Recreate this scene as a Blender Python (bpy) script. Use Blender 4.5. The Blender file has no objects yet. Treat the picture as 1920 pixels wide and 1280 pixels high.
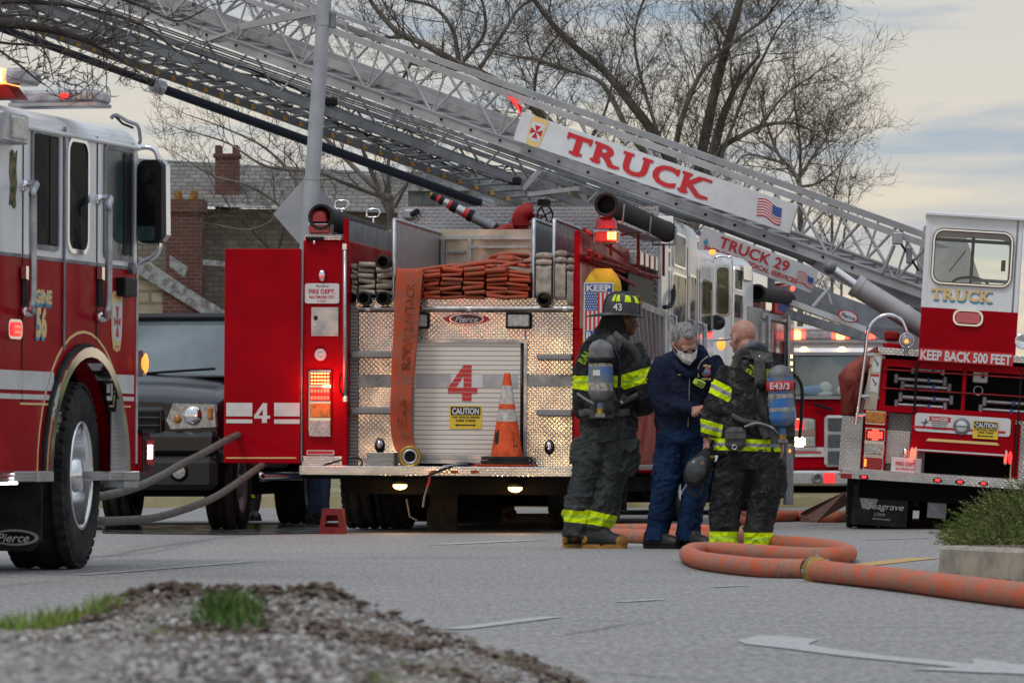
import bpy, math, random
from mathutils import Vector, Matrix
R = math.radians
S = bpy.context.scene
COL = S.collection
V = Vector
# ------------------------------------------------------------------ camera
F, CX, HY, H = 9050.0, 960.0, 857.0, 0.65      # focal length in photo pixels, principal column, horizon row, eye height
cam = bpy.data.cameras.new('camera'); camo = bpy.data.objects.new('camera', cam); COL.objects.link(camo)
cam.sensor_width = 36; cam.lens = 36*F/1920; cam.shift_y = (HY-640)/1920
cam.clip_start = 0.5; cam.clip_end = 4000
camo.location = (0, 0, H); camo.rotation_euler = (R(90), 0, 0)
cam.dof.use_dof = True; cam.dof.focus_distance = 39; cam.dof.aperture_fstop = 12
S.camera = camo
# ------------------------------------------------------------------ world
SUN_EL, SUN_AZ = 58, 215      # high soft light through cloud, from behind left of the camera
w = bpy.data.worlds.new('World'); S.world = w; w.use_nodes = True
nt = w.node_tree; nt.nodes.clear()
def wn(t, **k):
    n = nt.nodes.new(t)
    for a, b in k.items(): setattr(n, a, b)
    return n
out = wn('ShaderNodeOutputWorld'); bg = wn('ShaderNodeBackground'); bg.inputs[1].default_value = 0.1
sky = wn('ShaderNodeTexSky', sky_type='NISHITA', sun_disc=False, sun_elevation=R(SUN_EL), sun_rotation=R(SUN_AZ))
tc = wn('ShaderNodeTexCoord'); sp = wn('ShaderNodeSeparateXYZ'); nt.links.new(tc.outputs['Generated'], sp.inputs[0])
def wmath(op, a, b=None, clamp=False):
    n = wn('ShaderNodeMath', operation=op, use_clamp=clamp)
    for i, v in enumerate((a, b)):
        if v is None: continue
        if isinstance(v, (int, float)): n.inputs[i].default_value = v
        else: nt.links.new(v, n.inputs[i])
    return n.outputs[0]
zc = wmath('MAXIMUM', sp.outputs[2], 0.0)
cb = wn('ShaderNodeCombineXYZ')
ydiv = wmath('ADD', zc, 0.035)
nt.links.new(wmath('MULTIPLY', wmath('DIVIDE', sp.outputs[0], wmath('ADD', zc, 0.12)), 0.5), cb.inputs[0]); nt.links.new(wmath('MULTIPLY', wmath('LOGARITHM', ydiv, 2.718), 1.6), cb.inputs[1]); nt.links.new(wmath('MULTIPLY', sp.outputs[1], 1.0), cb.inputs[2])
n1 = wn('ShaderNodeTexNoise'); n1.inputs['Scale'].default_value = 3.4; n1.inputs['Detail'].default_value = 8; n1.inputs['Roughness'].default_value = 0.58; n1.inputs['Distortion'].default_value = 0.4
nt.links.new(cb.outputs[0], n1.inputs[0])
def ramp(fac, stops):
    r = wn('ShaderNodeValToRGB'); e = r.color_ramp.elements
    e[0].position, e[0].color = stops[0][0], (*stops[0][1], 1); e[1].position, e[1].color = stops[-1][0], (*stops[-1][1], 1)
    for p, c in stops[1:-1]:
        x = e.new(p); x.color = (*c, 1)
    nt.links.new(fac, r.inputs[0]); return r.outputs[0]
light = ramp(zc, [(0.0, (9.4, 6.9, 4.0)), (0.03, (8.2, 6.8, 4.9)), (0.06, (6.9, 6.2, 5.2)), (0.09, (6.2, 5.9, 5.4)), (0.3, (5.0, 5.2, 5.6)), (1.0, (9.8, 10.3, 11.2))])
dark = ramp(zc, [(0.0, (7.2, 5.7, 4.0)), (0.03, (5.8, 5.3, 4.6)), (0.055, (4.3, 4.7, 5.1)), (0.085, (3.0, 3.8, 4.8)), (0.3, (3.2, 3.8, 4.5)), (1.0, (6.6, 7.3, 8.4))])
mx = wn('ShaderNodeMix', data_type='RGBA')
cf = wn('ShaderNodeValToRGB'); cf.color_ramp.elements[0].position = 0.42; cf.color_ramp.elements[1].position = 0.57
nt.links.new(n1.outputs[0], cf.inputs[0]); nt.links.new(cf.outputs[0], mx.inputs[0]); nt.links.new(light, mx.inputs[7]); nt.links.new(dark, mx.inputs[6])
mx2 = wn('ShaderNodeMix', data_type='RGBA'); mx2.inputs[0].default_value = 0.9
nt.links.new(sky.outputs[0], mx2.inputs[6]); nt.links.new(mx.outputs[2], mx2.inputs[7]); nt.links.new(mx2.outputs[2], bg.inputs[0]); nt.links.new(bg.outputs[0], out.inputs[0])
sl = bpy.data.lights.new('sun', 'SUN'); sl.energy = 1.0; sl.angle = R(12); sl.color = (1, .95, .88)
so = bpy.data.objects.new('sun', sl); COL.objects.link(so)
# direction towards the sun: azimuth measured clockwise from +Y
sd = V((math.sin(R(SUN_AZ))*math.cos(R(SUN_EL)), math.cos(R(SUN_AZ))*math.cos(R(SUN_EL)), math.sin(R(SUN_EL))))
so.rotation_euler = sd.to_track_quat('Z', 'Y').to_euler(); so.location = (0, 0, 60)
S.view_settings.view_transform = 'Standard'; S.view_settings.look = 'None'; S.view_settings.exposure = 0.17; S.view_settings.gamma = 1
# ------------------------------------------------------------------ helpers: pixels to places
def P(px, py, Y): return V(((px-CX)/F*Y, Y, H-(py-HY)/F*Y))
def G(px, py): return P(px, py, H*F/(py-HY))
class Frame:
    """local x right, y away/forward, z up; origin on the ground"""
    def __init__(s, px, Y, heading, roll=0, z=0):
        s.M = Matrix.Translation(V(((px-CX)/F*Y, Y, z))) @ Matrix.Rotation(R(-heading), 4, 'Z') @ Matrix.Rotation(R(roll), 4, 'Y')
        s.I = s.M.inverted()
    def ray(s, px, py):
        o = s.I @ V((0, 0, H)); d = s.I.to_3x3() @ V(((px-CX)/F, 1, -(py-HY)/F)); return o, d
    def f(s, px, py, y0=0):
        o, d = s.ray(px, py); return o + d*((y0-o.y)/d.y)
    def s(s, px, py, x0=0):
        o, d = s.ray(px, py); return o + d*((x0-o.x)/d.x)
# ------------------------------------------------------------------ materials
MATS = {}
def newmat(name):
    m = bpy.data.materials.new(name); m.use_nodes = True; t = m.node_tree
    return m, t, t.nodes['Principled BSDF']
def L(t, a, b): t.links.new(a, b)
def N(t, ty, **k):
    n = t.nodes.new(ty)
    for a, b in k.items(): setattr(n, a, b)
    return n
def mth(t, op, a, b=None, c=None, clamp=False):
    n = N(t, 'ShaderNodeMath', operation=op, use_clamp=clamp)
    for i, v in enumerate((a, b, c)):
        if v is None: continue
        if isinstance(v, (int, float)): n.inputs[i].default_value = v
        else: L(t, v, n.inputs[i])
    return n.outputs[0]
def vmix(t, f, a, b):
    n = N(t, 'ShaderNodeMix', data_type='RGBA')
    for i, v in ((0, f), (6, a), (7, b)):
        if isinstance(v, (int, float)): n.inputs[i].default_value = v
        elif isinstance(v, tuple): n.inputs[i].default_value = (*v, 1)[:4]
        else: L(t, v, n.inputs[i])
    return n.outputs[2]
def noise(t, scale, detail=4, rough=.55, stretch=None, coord='Object'):
    tc = N(t, 'ShaderNodeTexCoord'); n = N(t, 'ShaderNodeTexNoise')
    n.inputs['Scale'].default_value = scale; n.inputs['Detail'].default_value = detail; n.inputs['Roughness'].default_value = rough
    if stretch:
        mp = N(t, 'ShaderNodeMapping'); mp.inputs['Scale'].default_value = stretch; L(t, tc.outputs[coord], mp.inputs[0]); L(t, mp.outputs[0], n.inputs[0])
    else: L(t, tc.outputs[coord], n.inputs[0])
    return n.outputs[0]
def rmp(t, f, p0, p1, c0=(0, 0, 0), c1=(1, 1, 1)):
    r = N(t, 'ShaderNodeValToRGB'); e = r.color_ramp.elements; e[0].position = p0; e[1].position = p1; e[0].color = (*c0, 1); e[1].color = (*c1, 1)
    L(t, f, r.inputs[0]); return r.outputs[0]
def bump(t, b, h, strength=.3, dist=.01):
    n = N(t, 'ShaderNodeBump'); n.inputs['Strength'].default_value = strength; n.inputs['Distance'].default_value = dist
    L(t, h, n.inputs['Height']); L(t, n.outputs[0], b.inputs['Normal']); return n
def mat(name, col, rough=.5, metal=0, emit=0, var=.0, vs=6, bmp=0, bs=40, bd=.004, coat=0, trans=0, col2=None, p0=.4, p1=.62, stretch=None, spec=None):
    if name in MATS: return MATS[name]
    m, t, b = newmat(name)
    b.inputs['Base Color'].default_value = (*col, 1); b.inputs['Roughness'].default_value = rough; b.inputs['Metallic'].default_value = metal
    if coat: b.inputs['Coat Weight'].default_value = coat; b.inputs['Coat Roughness'].default_value = .08
    if trans: b.inputs['Transmission Weight'].default_value = trans
    if spec is not None: b.inputs['Specular IOR Level'].default_value = spec
    if not metal and spec is None and rough > .4: b.inputs['Specular IOR Level'].default_value = .25
    if emit:
        b.inputs['Emission Color'].default_value = (*col, 1); b.inputs['Emission Strength'].default_value = emit
    if var or col2:
        c2 = col2 or tuple(max(0, c*(1-var)) for c in col)
        f = rmp(t, noise(t, vs, 6, .62, stretch), p0, p1)
        L(t, vmix(t, f, col, c2), b.inputs['Base Color'])
        if rough < .6 and not trans:
            r = N(t, 'ShaderNodeMapRange'); r.inputs[3].default_value = rough; r.inputs[4].default_value = min(1, rough+.18); L(t, f, r.inputs[0]); L(t, r.outputs[0], b.inputs['Roughness'])
    if bmp: bump(t, b, noise(t, bs, 5, .6, stretch), bmp, bd)
    MATS[name] = m; return m
def tread(name, col, ax=(0, 2), cell=.022, rough=.28, metal=1, dirt=.3):
    """raised lozenge tread plate, alternate diagonals"""
    m, t, b = newmat(name)
    tc = N(t, 'ShaderNodeTexCoord'); sx = N(t, 'ShaderNodeSeparateXYZ'); L(t, tc.outputs['Object'], sx.inputs[0])
    u = mth(t, 'DIVIDE', sx.outputs[ax[0]], cell); v = mth(t, 'DIVIDE', sx.outputs[ax[1]], cell)
    fu = mth(t, 'FLOOR', u); fv = mth(t, 'FLOOR', v)
    a = mth(t, 'SUBTRACT', mth(t, 'SUBTRACT', u, fu), .5); c = mth(t, 'SUBTRACT', mth(t, 'SUBTRACT', v, fv), .5)
    par = mth(t, 'FLOORED_MODULO', mth(t, 'ADD', fu, fv), 2.0)
    sgn = mth(t, 'SUBTRACT', mth(t, 'MULTIPLY', par, 2.0), 1.0)
    d1 = mth(t, 'ADD', a, mth(t, 'MULTIPLY', c, sgn)); d2 = mth(t, 'SUBTRACT', a, mth(t, 'MULTIPLY', c, sgn))
    e = mth(t, 'ADD', mth(t, 'POWER', mth(t, 'ABSOLUTE', mth(t, 'DIVIDE', d1, .95)), 2.0), mth(t, 'POWER', mth(t, 'ABSOLUTE', mth(t, 'DIVIDE', d2, .30)), 2.0))
    h = mth(t, 'SUBTRACT', 1.0, e, clamp=True)
    f = rmp(t, noise(t, 3, 6, .6), .35, .7)
    L(t, vmix(t, f, col, tuple(x*(1-dirt) for x in col)), b.inputs['Base Color'])
    g = mth(t, 'MULTIPLY_ADD', f, .14, rough); L(t, mth(t, 'SUBTRACT', g, mth(t, 'MULTIPLY', h, .12)), b.inputs['Roughness'])
    b.inputs['Metallic'].default_value = metal
    b1_ = bump(t, b, h, 1.0, .0035); b2_ = N(t, 'ShaderNodeBump'); b2_.inputs['Strength'].default_value = .6; b2_.inputs['Distance'].default_value = .022; L(t, noise(t, 2.2, 2, .4), b2_.inputs['Height']); L(t, b2_.outputs[0], b1_.inputs['Normal'])
    MATS[name] = m; return m
# ------------------------------------------------------------------ mesh builder
def rr(w, h, r, n=5, cx=0, cy=0):
    pts = []
    for i, (sx, sy) in enumerate(((1, 1), (-1, 1), (-1, -1), (1, -1))):
        for k in range(n+1):
            a = R(90*i+90*k/n); pts.append((cx+sx*(w/2-r)+r*math.cos(a), cy+sy*(h/2-r)+r*math.sin(a)))
    return pts
class MB:
    def __init__(s): s.v = []; s.f = []; s.m = []; s.sm = []; s.mats = []
    def mi(s, m):
        if isinstance(m, str): m = MATS[m]
        if m not in s.mats: s.mats.append(m)
        return s.mats.index(m)
    def add(s, vs, fs, m, smooth=False, T=None):
        o = len(s.v); i = s.mi(m)
        s.v += [tuple(T @ V(p)) if T is not None else tuple(p) for p in vs]
        for f in fs: s.f.append(tuple(o+k for k in f)); s.m.append(i); s.sm.append(smooth)
        return s
    def box(s, c, d, m, b=0, T=None):
        x, y, z = d[0]/2, d[1]/2, d[2]/2; b = min(b, x*.9, y*.9, z*.9)
        if b <= 0:
            vs = [(c[0]+i*x, c[1]+j*y, c[2]+k*z) for i in (-1, 1) for j in (-1, 1) for k in (-1, 1)]
            return s.add(vs, [(0, 1, 3, 2), (4, 6, 7, 5), (0, 4, 5, 1), (2, 3, 7, 6), (0, 2, 6, 4), (1, 5, 7, 3)], m, False, T)
        vs = []; idx = {}
        for i in (-1, 1):
            for j in (-1, 1):
                for k in (-1, 1):
                    for a in range(3):
                        e = [x-b, y-b, z-b]; e[a] += b
                        idx[i, j, k, a] = len(vs); vs.append((c[0]+i*e[0], c[1]+j*e[1], c[2]+k*e[2]))
        fs = []
        for a in range(3):
            o = [q for q in range(3) if q != a]
            for sg in (-1, 1):
                q = []
                for (p, r) in ((-1, -1), (1, -1), (1, 1), (-1, 1)):
                    t = [0]*3; t[a] = sg; t[o[0]] = p; t[o[1]] = r; q.append(idx[t[0], t[1], t[2], a])
                fs.append(q if (sg > 0) == (a != 1) else q[::-1])
        for a in range(3):
            o = [q for q in range(3) if q != a]
            for p in (-1, 1):
                for r in (-1, 1):
                    t0 = [0]*3; t1 = [0]*3; t0[a] = -1; t1[a] = 1
                    for t in (t0, t1): t[o[0]] = p; t[o[1]] = r
                    q = [idx[(*t0, o[0])], idx[(*t1, o[0])], idx[(*t1, o[1])], idx[(*t0, o[1])]]
                    sg = p*r*(1 if a != 1 else -1)
                    fs.append(q if sg < 0 else q[::-1])
        for i in (-1, 1):
            for j in (-1, 1):
                for k in (-1, 1):
                    q = [idx[i, j, k, 0], idx[i, j, k, 1], idx[i, j, k, 2]]; fs.append(q if i*j*k > 0 else q[::-1])
        return s.add(vs, fs, m, False, T)
    def bx(s, a, b, m, bev=0, T=None):
        return s.box([(a[i]+b[i])/2 for i in range(3)], [abs(a[i]-b[i]) for i in range(3)], m, bev, T)
    def prism(s, pts, ext, m, T=None, smooth=False):
        pts = [V(p) for p in pts]; ext = V(ext); n = len(pts)
        nor = sum(((pts[i]-pts[0]).cross(pts[(i+1) % n]-pts[0]) for i in range(1, n)), V())
        if nor.dot(ext) > 0: pts = pts[::-1]
        vs = pts+[p+ext for p in pts]
        s.add(vs, [tuple(range(n)), tuple(range(2*n-1, n-1, -1))], m, False, T)
        s.add(vs, [(i, i+n, (i+1) % n+n, (i+1) % n) for i in range(n)], m, smooth, T); return s
    def ring(s, outer, inner, ext, m, T=None):
        o = [V(p) for p in outer]; i_ = [V(p) for p in inner]; e = V(ext); n = len(o)
        vs = o+i_+[p+e for p in o]+[p+e for p in i_]; fs = []
        for k in range(n):
            q = (k+1) % n
            fs += [(k, q, n+q, n+k), (2*n+k, 3*n+k, 3*n+q, 2*n+q), (k, 2*n+k, 2*n+q, q), (n+k, n+q, 3*n+q, 3*n+k)]
        return s.add(vs, fs, m, False, T)
    def cyl(s, a, b, r, m, r2=None, seg=16, caps=True, T=None):
        a, b = V(a), V(b); r2 = r if r2 is None else r2; d = (b-a).normalized()
        u = d.orthogonal().normalized(); w_ = d.cross(u)
        ra = [a+(u*math.cos(t)+w_*math.sin(t))*r for t in [2*math.pi*k/seg for k in range(seg)]]
        rb = [b+(u*math.cos(t)+w_*math.sin(t))*r2 for t in [2*math.pi*k/seg for k in range(seg)]]
        s.add(ra+rb, [(k, (k+1) % seg, seg+(k+1) % seg, seg+k) for k in range(seg)], m, True, T)
        if caps: s.add(ra+rb, [tuple(range(seg-1, -1, -1)), tuple(range(seg, 2*seg))], m, False, T)
        return s
    def tube(s, pts, r, m, seg=10, ref=None, flat=1.0, T=None, closed=False, caps=True):
        pts = [V(p) for p in pts]; n = len(pts); vs = []; u = None
        for i, p in enumerate(pts):
            if closed: d = pts[(i+1) % n]-pts[i-1]
            else: d = pts[min(i+1, n-1)]-pts[max(i-1, 0)]
            d.normalize()
            if u is None: u = (V(ref)-d*V(ref).dot(d)).normalized() if ref else d.orthogonal().normalized()
            else:
                u = (V(ref) if ref else u); u = (u-d*u.dot(d)).normalized()
            w_ = d.cross(u); rad = r[i] if isinstance(r, (list, tuple)) else r
            for k in range(seg):
                t = 2*math.pi*k/seg; vs.append(p+u*math.cos(t)*rad*flat+w_*math.sin(t)*rad)
        fs = []
        for i in range(n if closed else n-1):
            j = (i+1) % n
            for k in range(seg): q = (k+1) % seg; fs.append((i*seg+k, i*seg+q, j*seg+q, j*seg+k))
        s.add(vs, fs, m, True, T)
        if caps and not closed: s.add(vs[:seg]+vs[-seg:], [tuple(range(seg-1, -1, -1)), tuple(range(seg, 2*seg))], m, False, T)
        return s
    def lathe(s, c, axis, prof, m, seg=28, T=None, smooth=True):
        c = V(c); d = V(axis).normalized(); u = d.orthogonal().normalized(); w_ = d.cross(u); vs = []
        for (r, h) in prof:
            for k in range(seg):
                t = 2*math.pi*k/seg; vs.append(c+d*h+(u*math.cos(t)+w_*math.sin(t))*max(r, 1e-4))
        fs = [(i*seg+k, i*seg+(k+1) % seg, (i+1)*seg+(k+1) % seg, (i+1)*seg+k) for i in range(len(prof)-1) for k in range(seg)]
        return s.add(vs, fs, m, smooth, T)
    def ell(s, c, r, m, seg=16, rings=10, T=None):
        vs = []; fs = []
        for i in range(rings+1):
            a = math.pi*i/rings
            for k in range(seg):
                t = 2*math.pi*k/seg; vs.append((c[0]+r[0]*math.sin(a)*math.cos(t), c[1]+r[1]*math.sin(a)*math.sin(t), c[2]+r[2]*math.cos(a)))
        for i in range(rings):
            for k in range(seg): q = (k+1) % seg; fs.append((i*seg+k, (i+1)*seg+k, (i+1)*seg+q, i*seg+q))
        return s.add(vs, fs, m, True, T)
    def loft(s, rings, m, T=None, caps=True):
        n = len(rings[0]); vs = [p for r_ in rings for p in r_]
        fs = [(i*n+k, i*n+(k+1) % n, (i+1)*n+(k+1) % n, (i+1)*n+k) for i in range(len(rings)-1) for k in range(n)]
        s.add(vs, fs, m, True, T)
        if caps: s.add(list(rings[0])+list(rings[-1]), [tuple(range(n-1, -1, -1)), tuple(range(n, 2*n))], m, False, T)
        return s
    def text(s, txt, o, xd, yd, h, m, wf=1.0, ext=.003, bold=0, w=None, shear=0, space=1.0, arc=0):
        """letters of cap height h; o = centre of the word; w forces its width"""
        vs, fs = glyphs(txt, bold, shear, space)
        xs = [p[0] for p in vs]; ys = [p[1] for p in vs]
        x0, x1, y0, y1 = min(xs), max(xs), min(ys), max(ys)
        cap = CAPH
        kx = (w/(x1-x0)) if w else h/cap*wf; ky = h/cap
        o, xd, yd = V(o), V(xd).normalized(), V(yd).normalized(); nz = xd.cross(yd)
        mx_, my = (x0+x1)/2, cap/2
        nv = []
        for p in vs:
            X, Y_ = (p[0]-mx_)*kx, (p[1]-my)*ky
            if arc: a = X/arc; X, Y_ = (arc+Y_)*math.sin(a), (arc+Y_)*math.cos(a)-arc
            nv.append(o+xd*X+yd*Y_+nz*ext)
        return s.add(nv, fs, m)
    def serif(s, word, o, xd, yd, h, w, m, ext=.004, sh=None):
        """wide slab-serif capitals: each letter in its own cell with slabs on the ends of its strokes"""
        xd, yd = V(xd).normalized(), V(yd).normalized(); n = len(word); cw = w/n; nz = xd.cross(yd); t = h*.14; q = cw*.15
        def bar(x0, y0, x1, y1): s.add([V(o)+xd*a+yd*b+nz*(ext+.001) for a, b in ((x0, y0), (x1, y0), (x1, y1), (x0, y1))], [(0, 1, 2, 3)], m)
        for i, ch in enumerate(word):
            c = -w/2+cw*(i+.5); l_, r_ = c-cw*.42, c+cw*.42; s.text(ch, V(o)+xd*c, xd, yd, h, m, w=cw*(.84 if ch != 'T' else .86), bold=.035, ext=ext)
            B, T = -h*.5, h*.5
            if ch == 'T': bar(c-q*1.5, B, c+q*1.5, B+t); bar(l_, T-h*.34, l_+q*.55, T); bar(r_-q*.55, T-h*.34, r_, T)
            if ch == 'R': bar(l_-q*.5, B, l_+q*1.9, B+t); bar(l_-q*.5, T-t, l_+q, T); bar(r_-q*1.4, B, r_+q*.6, B+t)
            if ch == 'U': bar(l_-q*.6, T-t, l_+q*1.9, T); bar(r_-q*1.8, T-t, r_+q*.6, T)
            if ch == 'C': bar(r_-q*.5, T-h*.36, r_+q*.05, T-h*.02)
            if ch == 'K': bar(l_-q*.5, T-t, l_+q*1.8, T); bar(l_-q*.5, B, l_+q*1.8, B+t); bar(r_-q*1.6, T-t, r_+q*.6, T); bar(r_-q*1.4, B, r_+q*.7, B+t)
    def build(s, name, parent=None, world=False, label=None, mod=None):
        me = bpy.data.meshes.new(name); me.from_pydata([tuple(p) for p in s.v], [], s.f)
        for m in s.mats: me.materials.append(m)
        me.polygons.foreach_set('material_index', s.m); me.polygons.foreach_set('use_smooth', s.sm); me.update()
        o = bpy.data.objects.new(name, me); COL.objects.link(o)
        if parent is not None:
            o.parent = parent
            if world: o.matrix_parent_inverse = WM(parent).inverted()
        if label: o['label'] = label
        return o
def WM(o): return ((WM(o.parent) @ o.matrix_parent_inverse) if o.parent else Matrix()) @ o.matrix_basis
_G = {}
CAPH = 0.729
def glyphs(txt, bold, shear, space):
    k = (txt, bold, shear, space)
    if k in _G: return _G[k]
    c = bpy.data.curves.new('lettering', 'FONT'); c.body = txt; c.offset = bold; c.shear = shear; c.space_character = space; c.resolution_u = 3
    o = bpy.data.objects.new('lettering', c); COL.objects.link(o)
    bpy.context.view_layer.update()
    me = bpy.data.meshes.new_from_object(o.evaluated_get(bpy.context.evaluated_depsgraph_get()))
    vs = [tuple(v.co) for v in me.vertices]; fs = [tuple(p.vertices) for p in me.polygons]
    bpy.data.objects.remove(o); bpy.data.curves.remove(c); bpy.data.meshes.remove(me)
    _G[k] = (vs, fs); return _G[k]
def tag(o, label, cat, group=None):
    o['label'] = label; o['category'] = cat
    if group: o['group'] = group
    return o
def thing(name, label, cat, M=None, group=None):
    o = bpy.data.objects.new(name, None); COL.objects.link(o); o.empty_display_size = .2
    if M is not None: o.matrix_basis = M if isinstance(M, Matrix) else Matrix.Translation(V(M))
    return tag(o, label, cat, group)
def struct(o, kind='structure'): o['kind'] = kind; return o
def arcpts(c, r, a0, a1, n, ax=(V((1, 0, 0)), V((0, 0, 1)))):
    return [V(c)+ax[0]*r*math.cos(R(a0+(a1-a0)*k/n))+ax[1]*r*math.sin(R(a0+(a1-a0)*k/n)) for k in range(n+1)]
def smoothpath(pts, n=8):
    pts = [V(p) for p in pts]; out_ = []
    for i in range(len(pts)-1):
        p0 = pts[max(i-1, 0)]; p1 = pts[i]; p2 = pts[i+1]; p3 = pts[min(i+2, len(pts)-1)]
        for k in range(n):
            t = k/n; out_.append(.5*((2*p1)+(p2-p0)*t+(2*p0-5*p1+4*p2-p3)*t*t+(3*p1-p0-3*p2+p3)*t**3))
    return out_+[pts[-1]]
# ------------------------------------------------------------------ material set
mat('red_paint', (.34, .0006, .008), .26, coat=.05, spec=.08, var=.18, vs=2.5, bmp=.03, bs=3, bd=.02)
MATS['red_paint'].node_tree.nodes['Principled BSDF'].inputs['IOR'].default_value = 1.3
mat('red_dull', (.30, .012, .012), .5, var=.4, vs=5)
mat('white_paint', (.74, .76, .78), .28, coat=.4, var=.08, vs=2)
mat('white_stripe', (.60, .60, .58), .45, var=.12)
mat('gold', (.72, .50, .20), .4)
mat('blue_shade', (.05, .30, .50), .5)
mat('bumper_metal', (.50, .50, .51), .45, .35, var=.2)
mat('chrome', (.82, .82, .84), .10, 1)
mat('alu', (.50, .51, .53), .36, 1, var=.25, vs=8, bmp=.05, bs=30)
mat('alu_dull', (.36, .37, .38), .45, .85, var=.35, vs=5)
mat('alu_warm', (.60, .52, .42), .35, .9, var=.25, vs=4)
mat('ladder_metal', (.43, .425, .43), .42, .4, var=.25, vs=3)
mat('ladder_grey', (.19, .20, .215), .45, .4, var=.3, vs=3)
mat('steel_grey', (.25, .26, .28), .4, .5, var=.3)
mat('black', (.008, .008, .009), .5, spec=.2)
mat('black_gloss', (.008, .009, .012), .12, coat=.5)
mat('rubber', (.012, .012, .013), .75, col2=(.028, .027, .026), vs=9, bmp=.15, bs=60)
mat('tyre', (.010, .010, .011), .8, col2=(.035, .033, .031), vs=7, bmp=.2, bs=80)
mat('underbody', (.006, .006, .007), .9, spec=.1)
mat('navy_pipe', (.010, .014, .028), .4, spec=.25)
mat('glass_dark', (.006, .008, .009), .05, spec=.14, col2=(.03, .032, .03), vs=3, p0=.5, p1=.6)  # paler noise in the colour stands for reflections in the panes
MATS['glass_dark'].node_tree.nodes['Principled BSDF'].inputs['IOR'].default_value = 1.12
mat('glass_teal', (.04, .075, .07), .05, spec=.35, col2=(.02, .03, .035), vs=1.5)
mat('glass_shield', (.16, .21, .23), .06, spec=.8, col2=(.08, .10, .11), vs=.8)
mat('glass_clear', (.90, .97, .93), .0, trans=1)
mat('lens_red', (.35, .01, .012), .15, coat=.5, var=.5, vs=40)
mat('lens_amber', (.55, .20, .02), .15, coat=.5, var=.5, vs=30)
mat('lens_clear', (.45, .46, .44), .12, coat=.6, col2=(.22, .22, .21), vs=40)
mat('glow_red', (1, .05, .03), .3, emit=5)
mat('glow_redhot', (1, .28, .06), .3, emit=9)
mat('glow_dimred', (.9, .03, .03), .3, emit=1.2)
mat('glow_amber', (1, .55, .18), .3, emit=6)
mat('glow_amber_dim', (1, .35, .05), .3, emit=1.2)
mat('glow_white', (.95, .97, 1), .3, emit=12)
mat('glow_warm', (1, .85, .6), .3, emit=12)
mat('letter_red', (.50, .012, .02), .4)
mat('letter_black', (.015, .015, .02), .5)
mat('letter_blue', (.03, .08, .30), .5)
mat('sign_white', (.62, .63, .64), .4, var=.1)
mat('sign_yellow', (.75, .55, .03), .4, var=.12)
mat('yellow_vinyl', (.62, .42, .02), .45, var=.3, vs=8, bmp=.3, bs=8, bd=.02)
mat('lime', (.62, .80, .0), .5, emit=.06, var=.25, vs=25)
mat('grey_reflect', (.34, .36, .38), .4, var=.2)
mat('hose_cream', (.42, .38, .32), .8, col2=(.24, .21, .17), vs=14, bmp=.25, bs=120)
mat('hose_grey', (.13, .12, .11), .85, col2=(.06, .055, .05), vs=20, bmp=.4, bs=90)
mat('brick_red', (.20, .05, .035), .8)
mat('chock_red', (.22, .02, .02), .55, var=.4)
mat('cone_orange', (.72, .10, .02), .5, col2=(.45, .06, .02), vs=14)
mat('cone_white', (.58, .56, .53), .6, col2=(.28, .25, .22), vs=16)
mat('wood_grey', (.30, .29, .27), .8, col2=(.18, .17, .15), vs=9, stretch=(1, 6, 14), bmp=.2, bs=20)
mat('brass', (.46, .30, .06), .38, .8, var=.4, vs=20)
mat('canvas_maroon', (.17, .028, .025), .65, col2=(.28, .07, .05), vs=5, bmp=.4, bs=6, bd=.03)
mat('plank', (.12, .075, .06), .8, col2=(.22, .12, .09), vs=6, stretch=(1, 4, 12), bmp=.2, bs=20)
mat('pole_grey', (.40, .42, .45), .42, .4, var=.15, vs=3)
tread('tread_rear', (.62, .61, .60), (0, 2), .021, .17)
tread('tread_side', (.50, .49, .48), (1, 2), .024)
tread('tread_dark', (.20, .20, .20), (0, 2), .021, .4)
tread('tread_big', (.42, .42, .44), (0, 2), .034, .3)
def slat_mat(name, col, period, ax=2, depth=.004, line=.16, dark=.35):
    m, t, b = newmat(name); tc = N(t, 'ShaderNodeTexCoord'); sx = N(t, 'ShaderNodeSeparateXYZ'); L(t, tc.outputs['Object'], sx.inputs[0])
    f = mth(t, 'FRACT', mth(t, 'DIVIDE', sx.outputs[ax], period)); g = mth(t, 'LESS_THAN', f, line)
    L(t, vmix(t, g, col, tuple(c*dark for c in col)), b.inputs['Base Color']); b.inputs['Roughness'].default_value = .42
    hgt = mth(t, 'SUBTRACT', 1.0, g); bump(t, b, hgt, .8, depth); MATS[name] = m; return m
slat_mat('roll_door', (.68, .655, .60), .040)
mat('door_band', (.44, .44, .44), .5, var=.2)
slat_mat('grip_bar', (.32, .32, .33), .012, 0, .003, .4)
slat_mat('rib_grey', (.30, .30, .31), .03, 2, .006, .35)
def hose_mat(name, col, col2, wear, cell=.05):
    m, t, b = newmat(name)
    f = rmp(t, noise(t, 9, 6, .65), .38, .64); g = rmp(t, noise(t, 30, 5, .7), .45, .6)
    c = vmix(t, f, col, col2); c = vmix(t, mth(t, 'MULTIPLY', mth(t, 'MULTIPLY', g, f), .8), c, wear)
    L(t, c, b.inputs['Base Color']); b.inputs['Roughness'].default_value = .7; b.inputs['Specular IOR Level'].default_value = .25
    bump(t, b, noise(t, 90, 4, .7), .6, .004); MATS[name] = m
hose_mat('hose_orange', (.44, .065, .022), (.30, .07, .04), (.20, .13, .09))
hose_mat('hose_ground', (.58, .10, .035), (.36, .19, .13), (.17, .14, .11))
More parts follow.
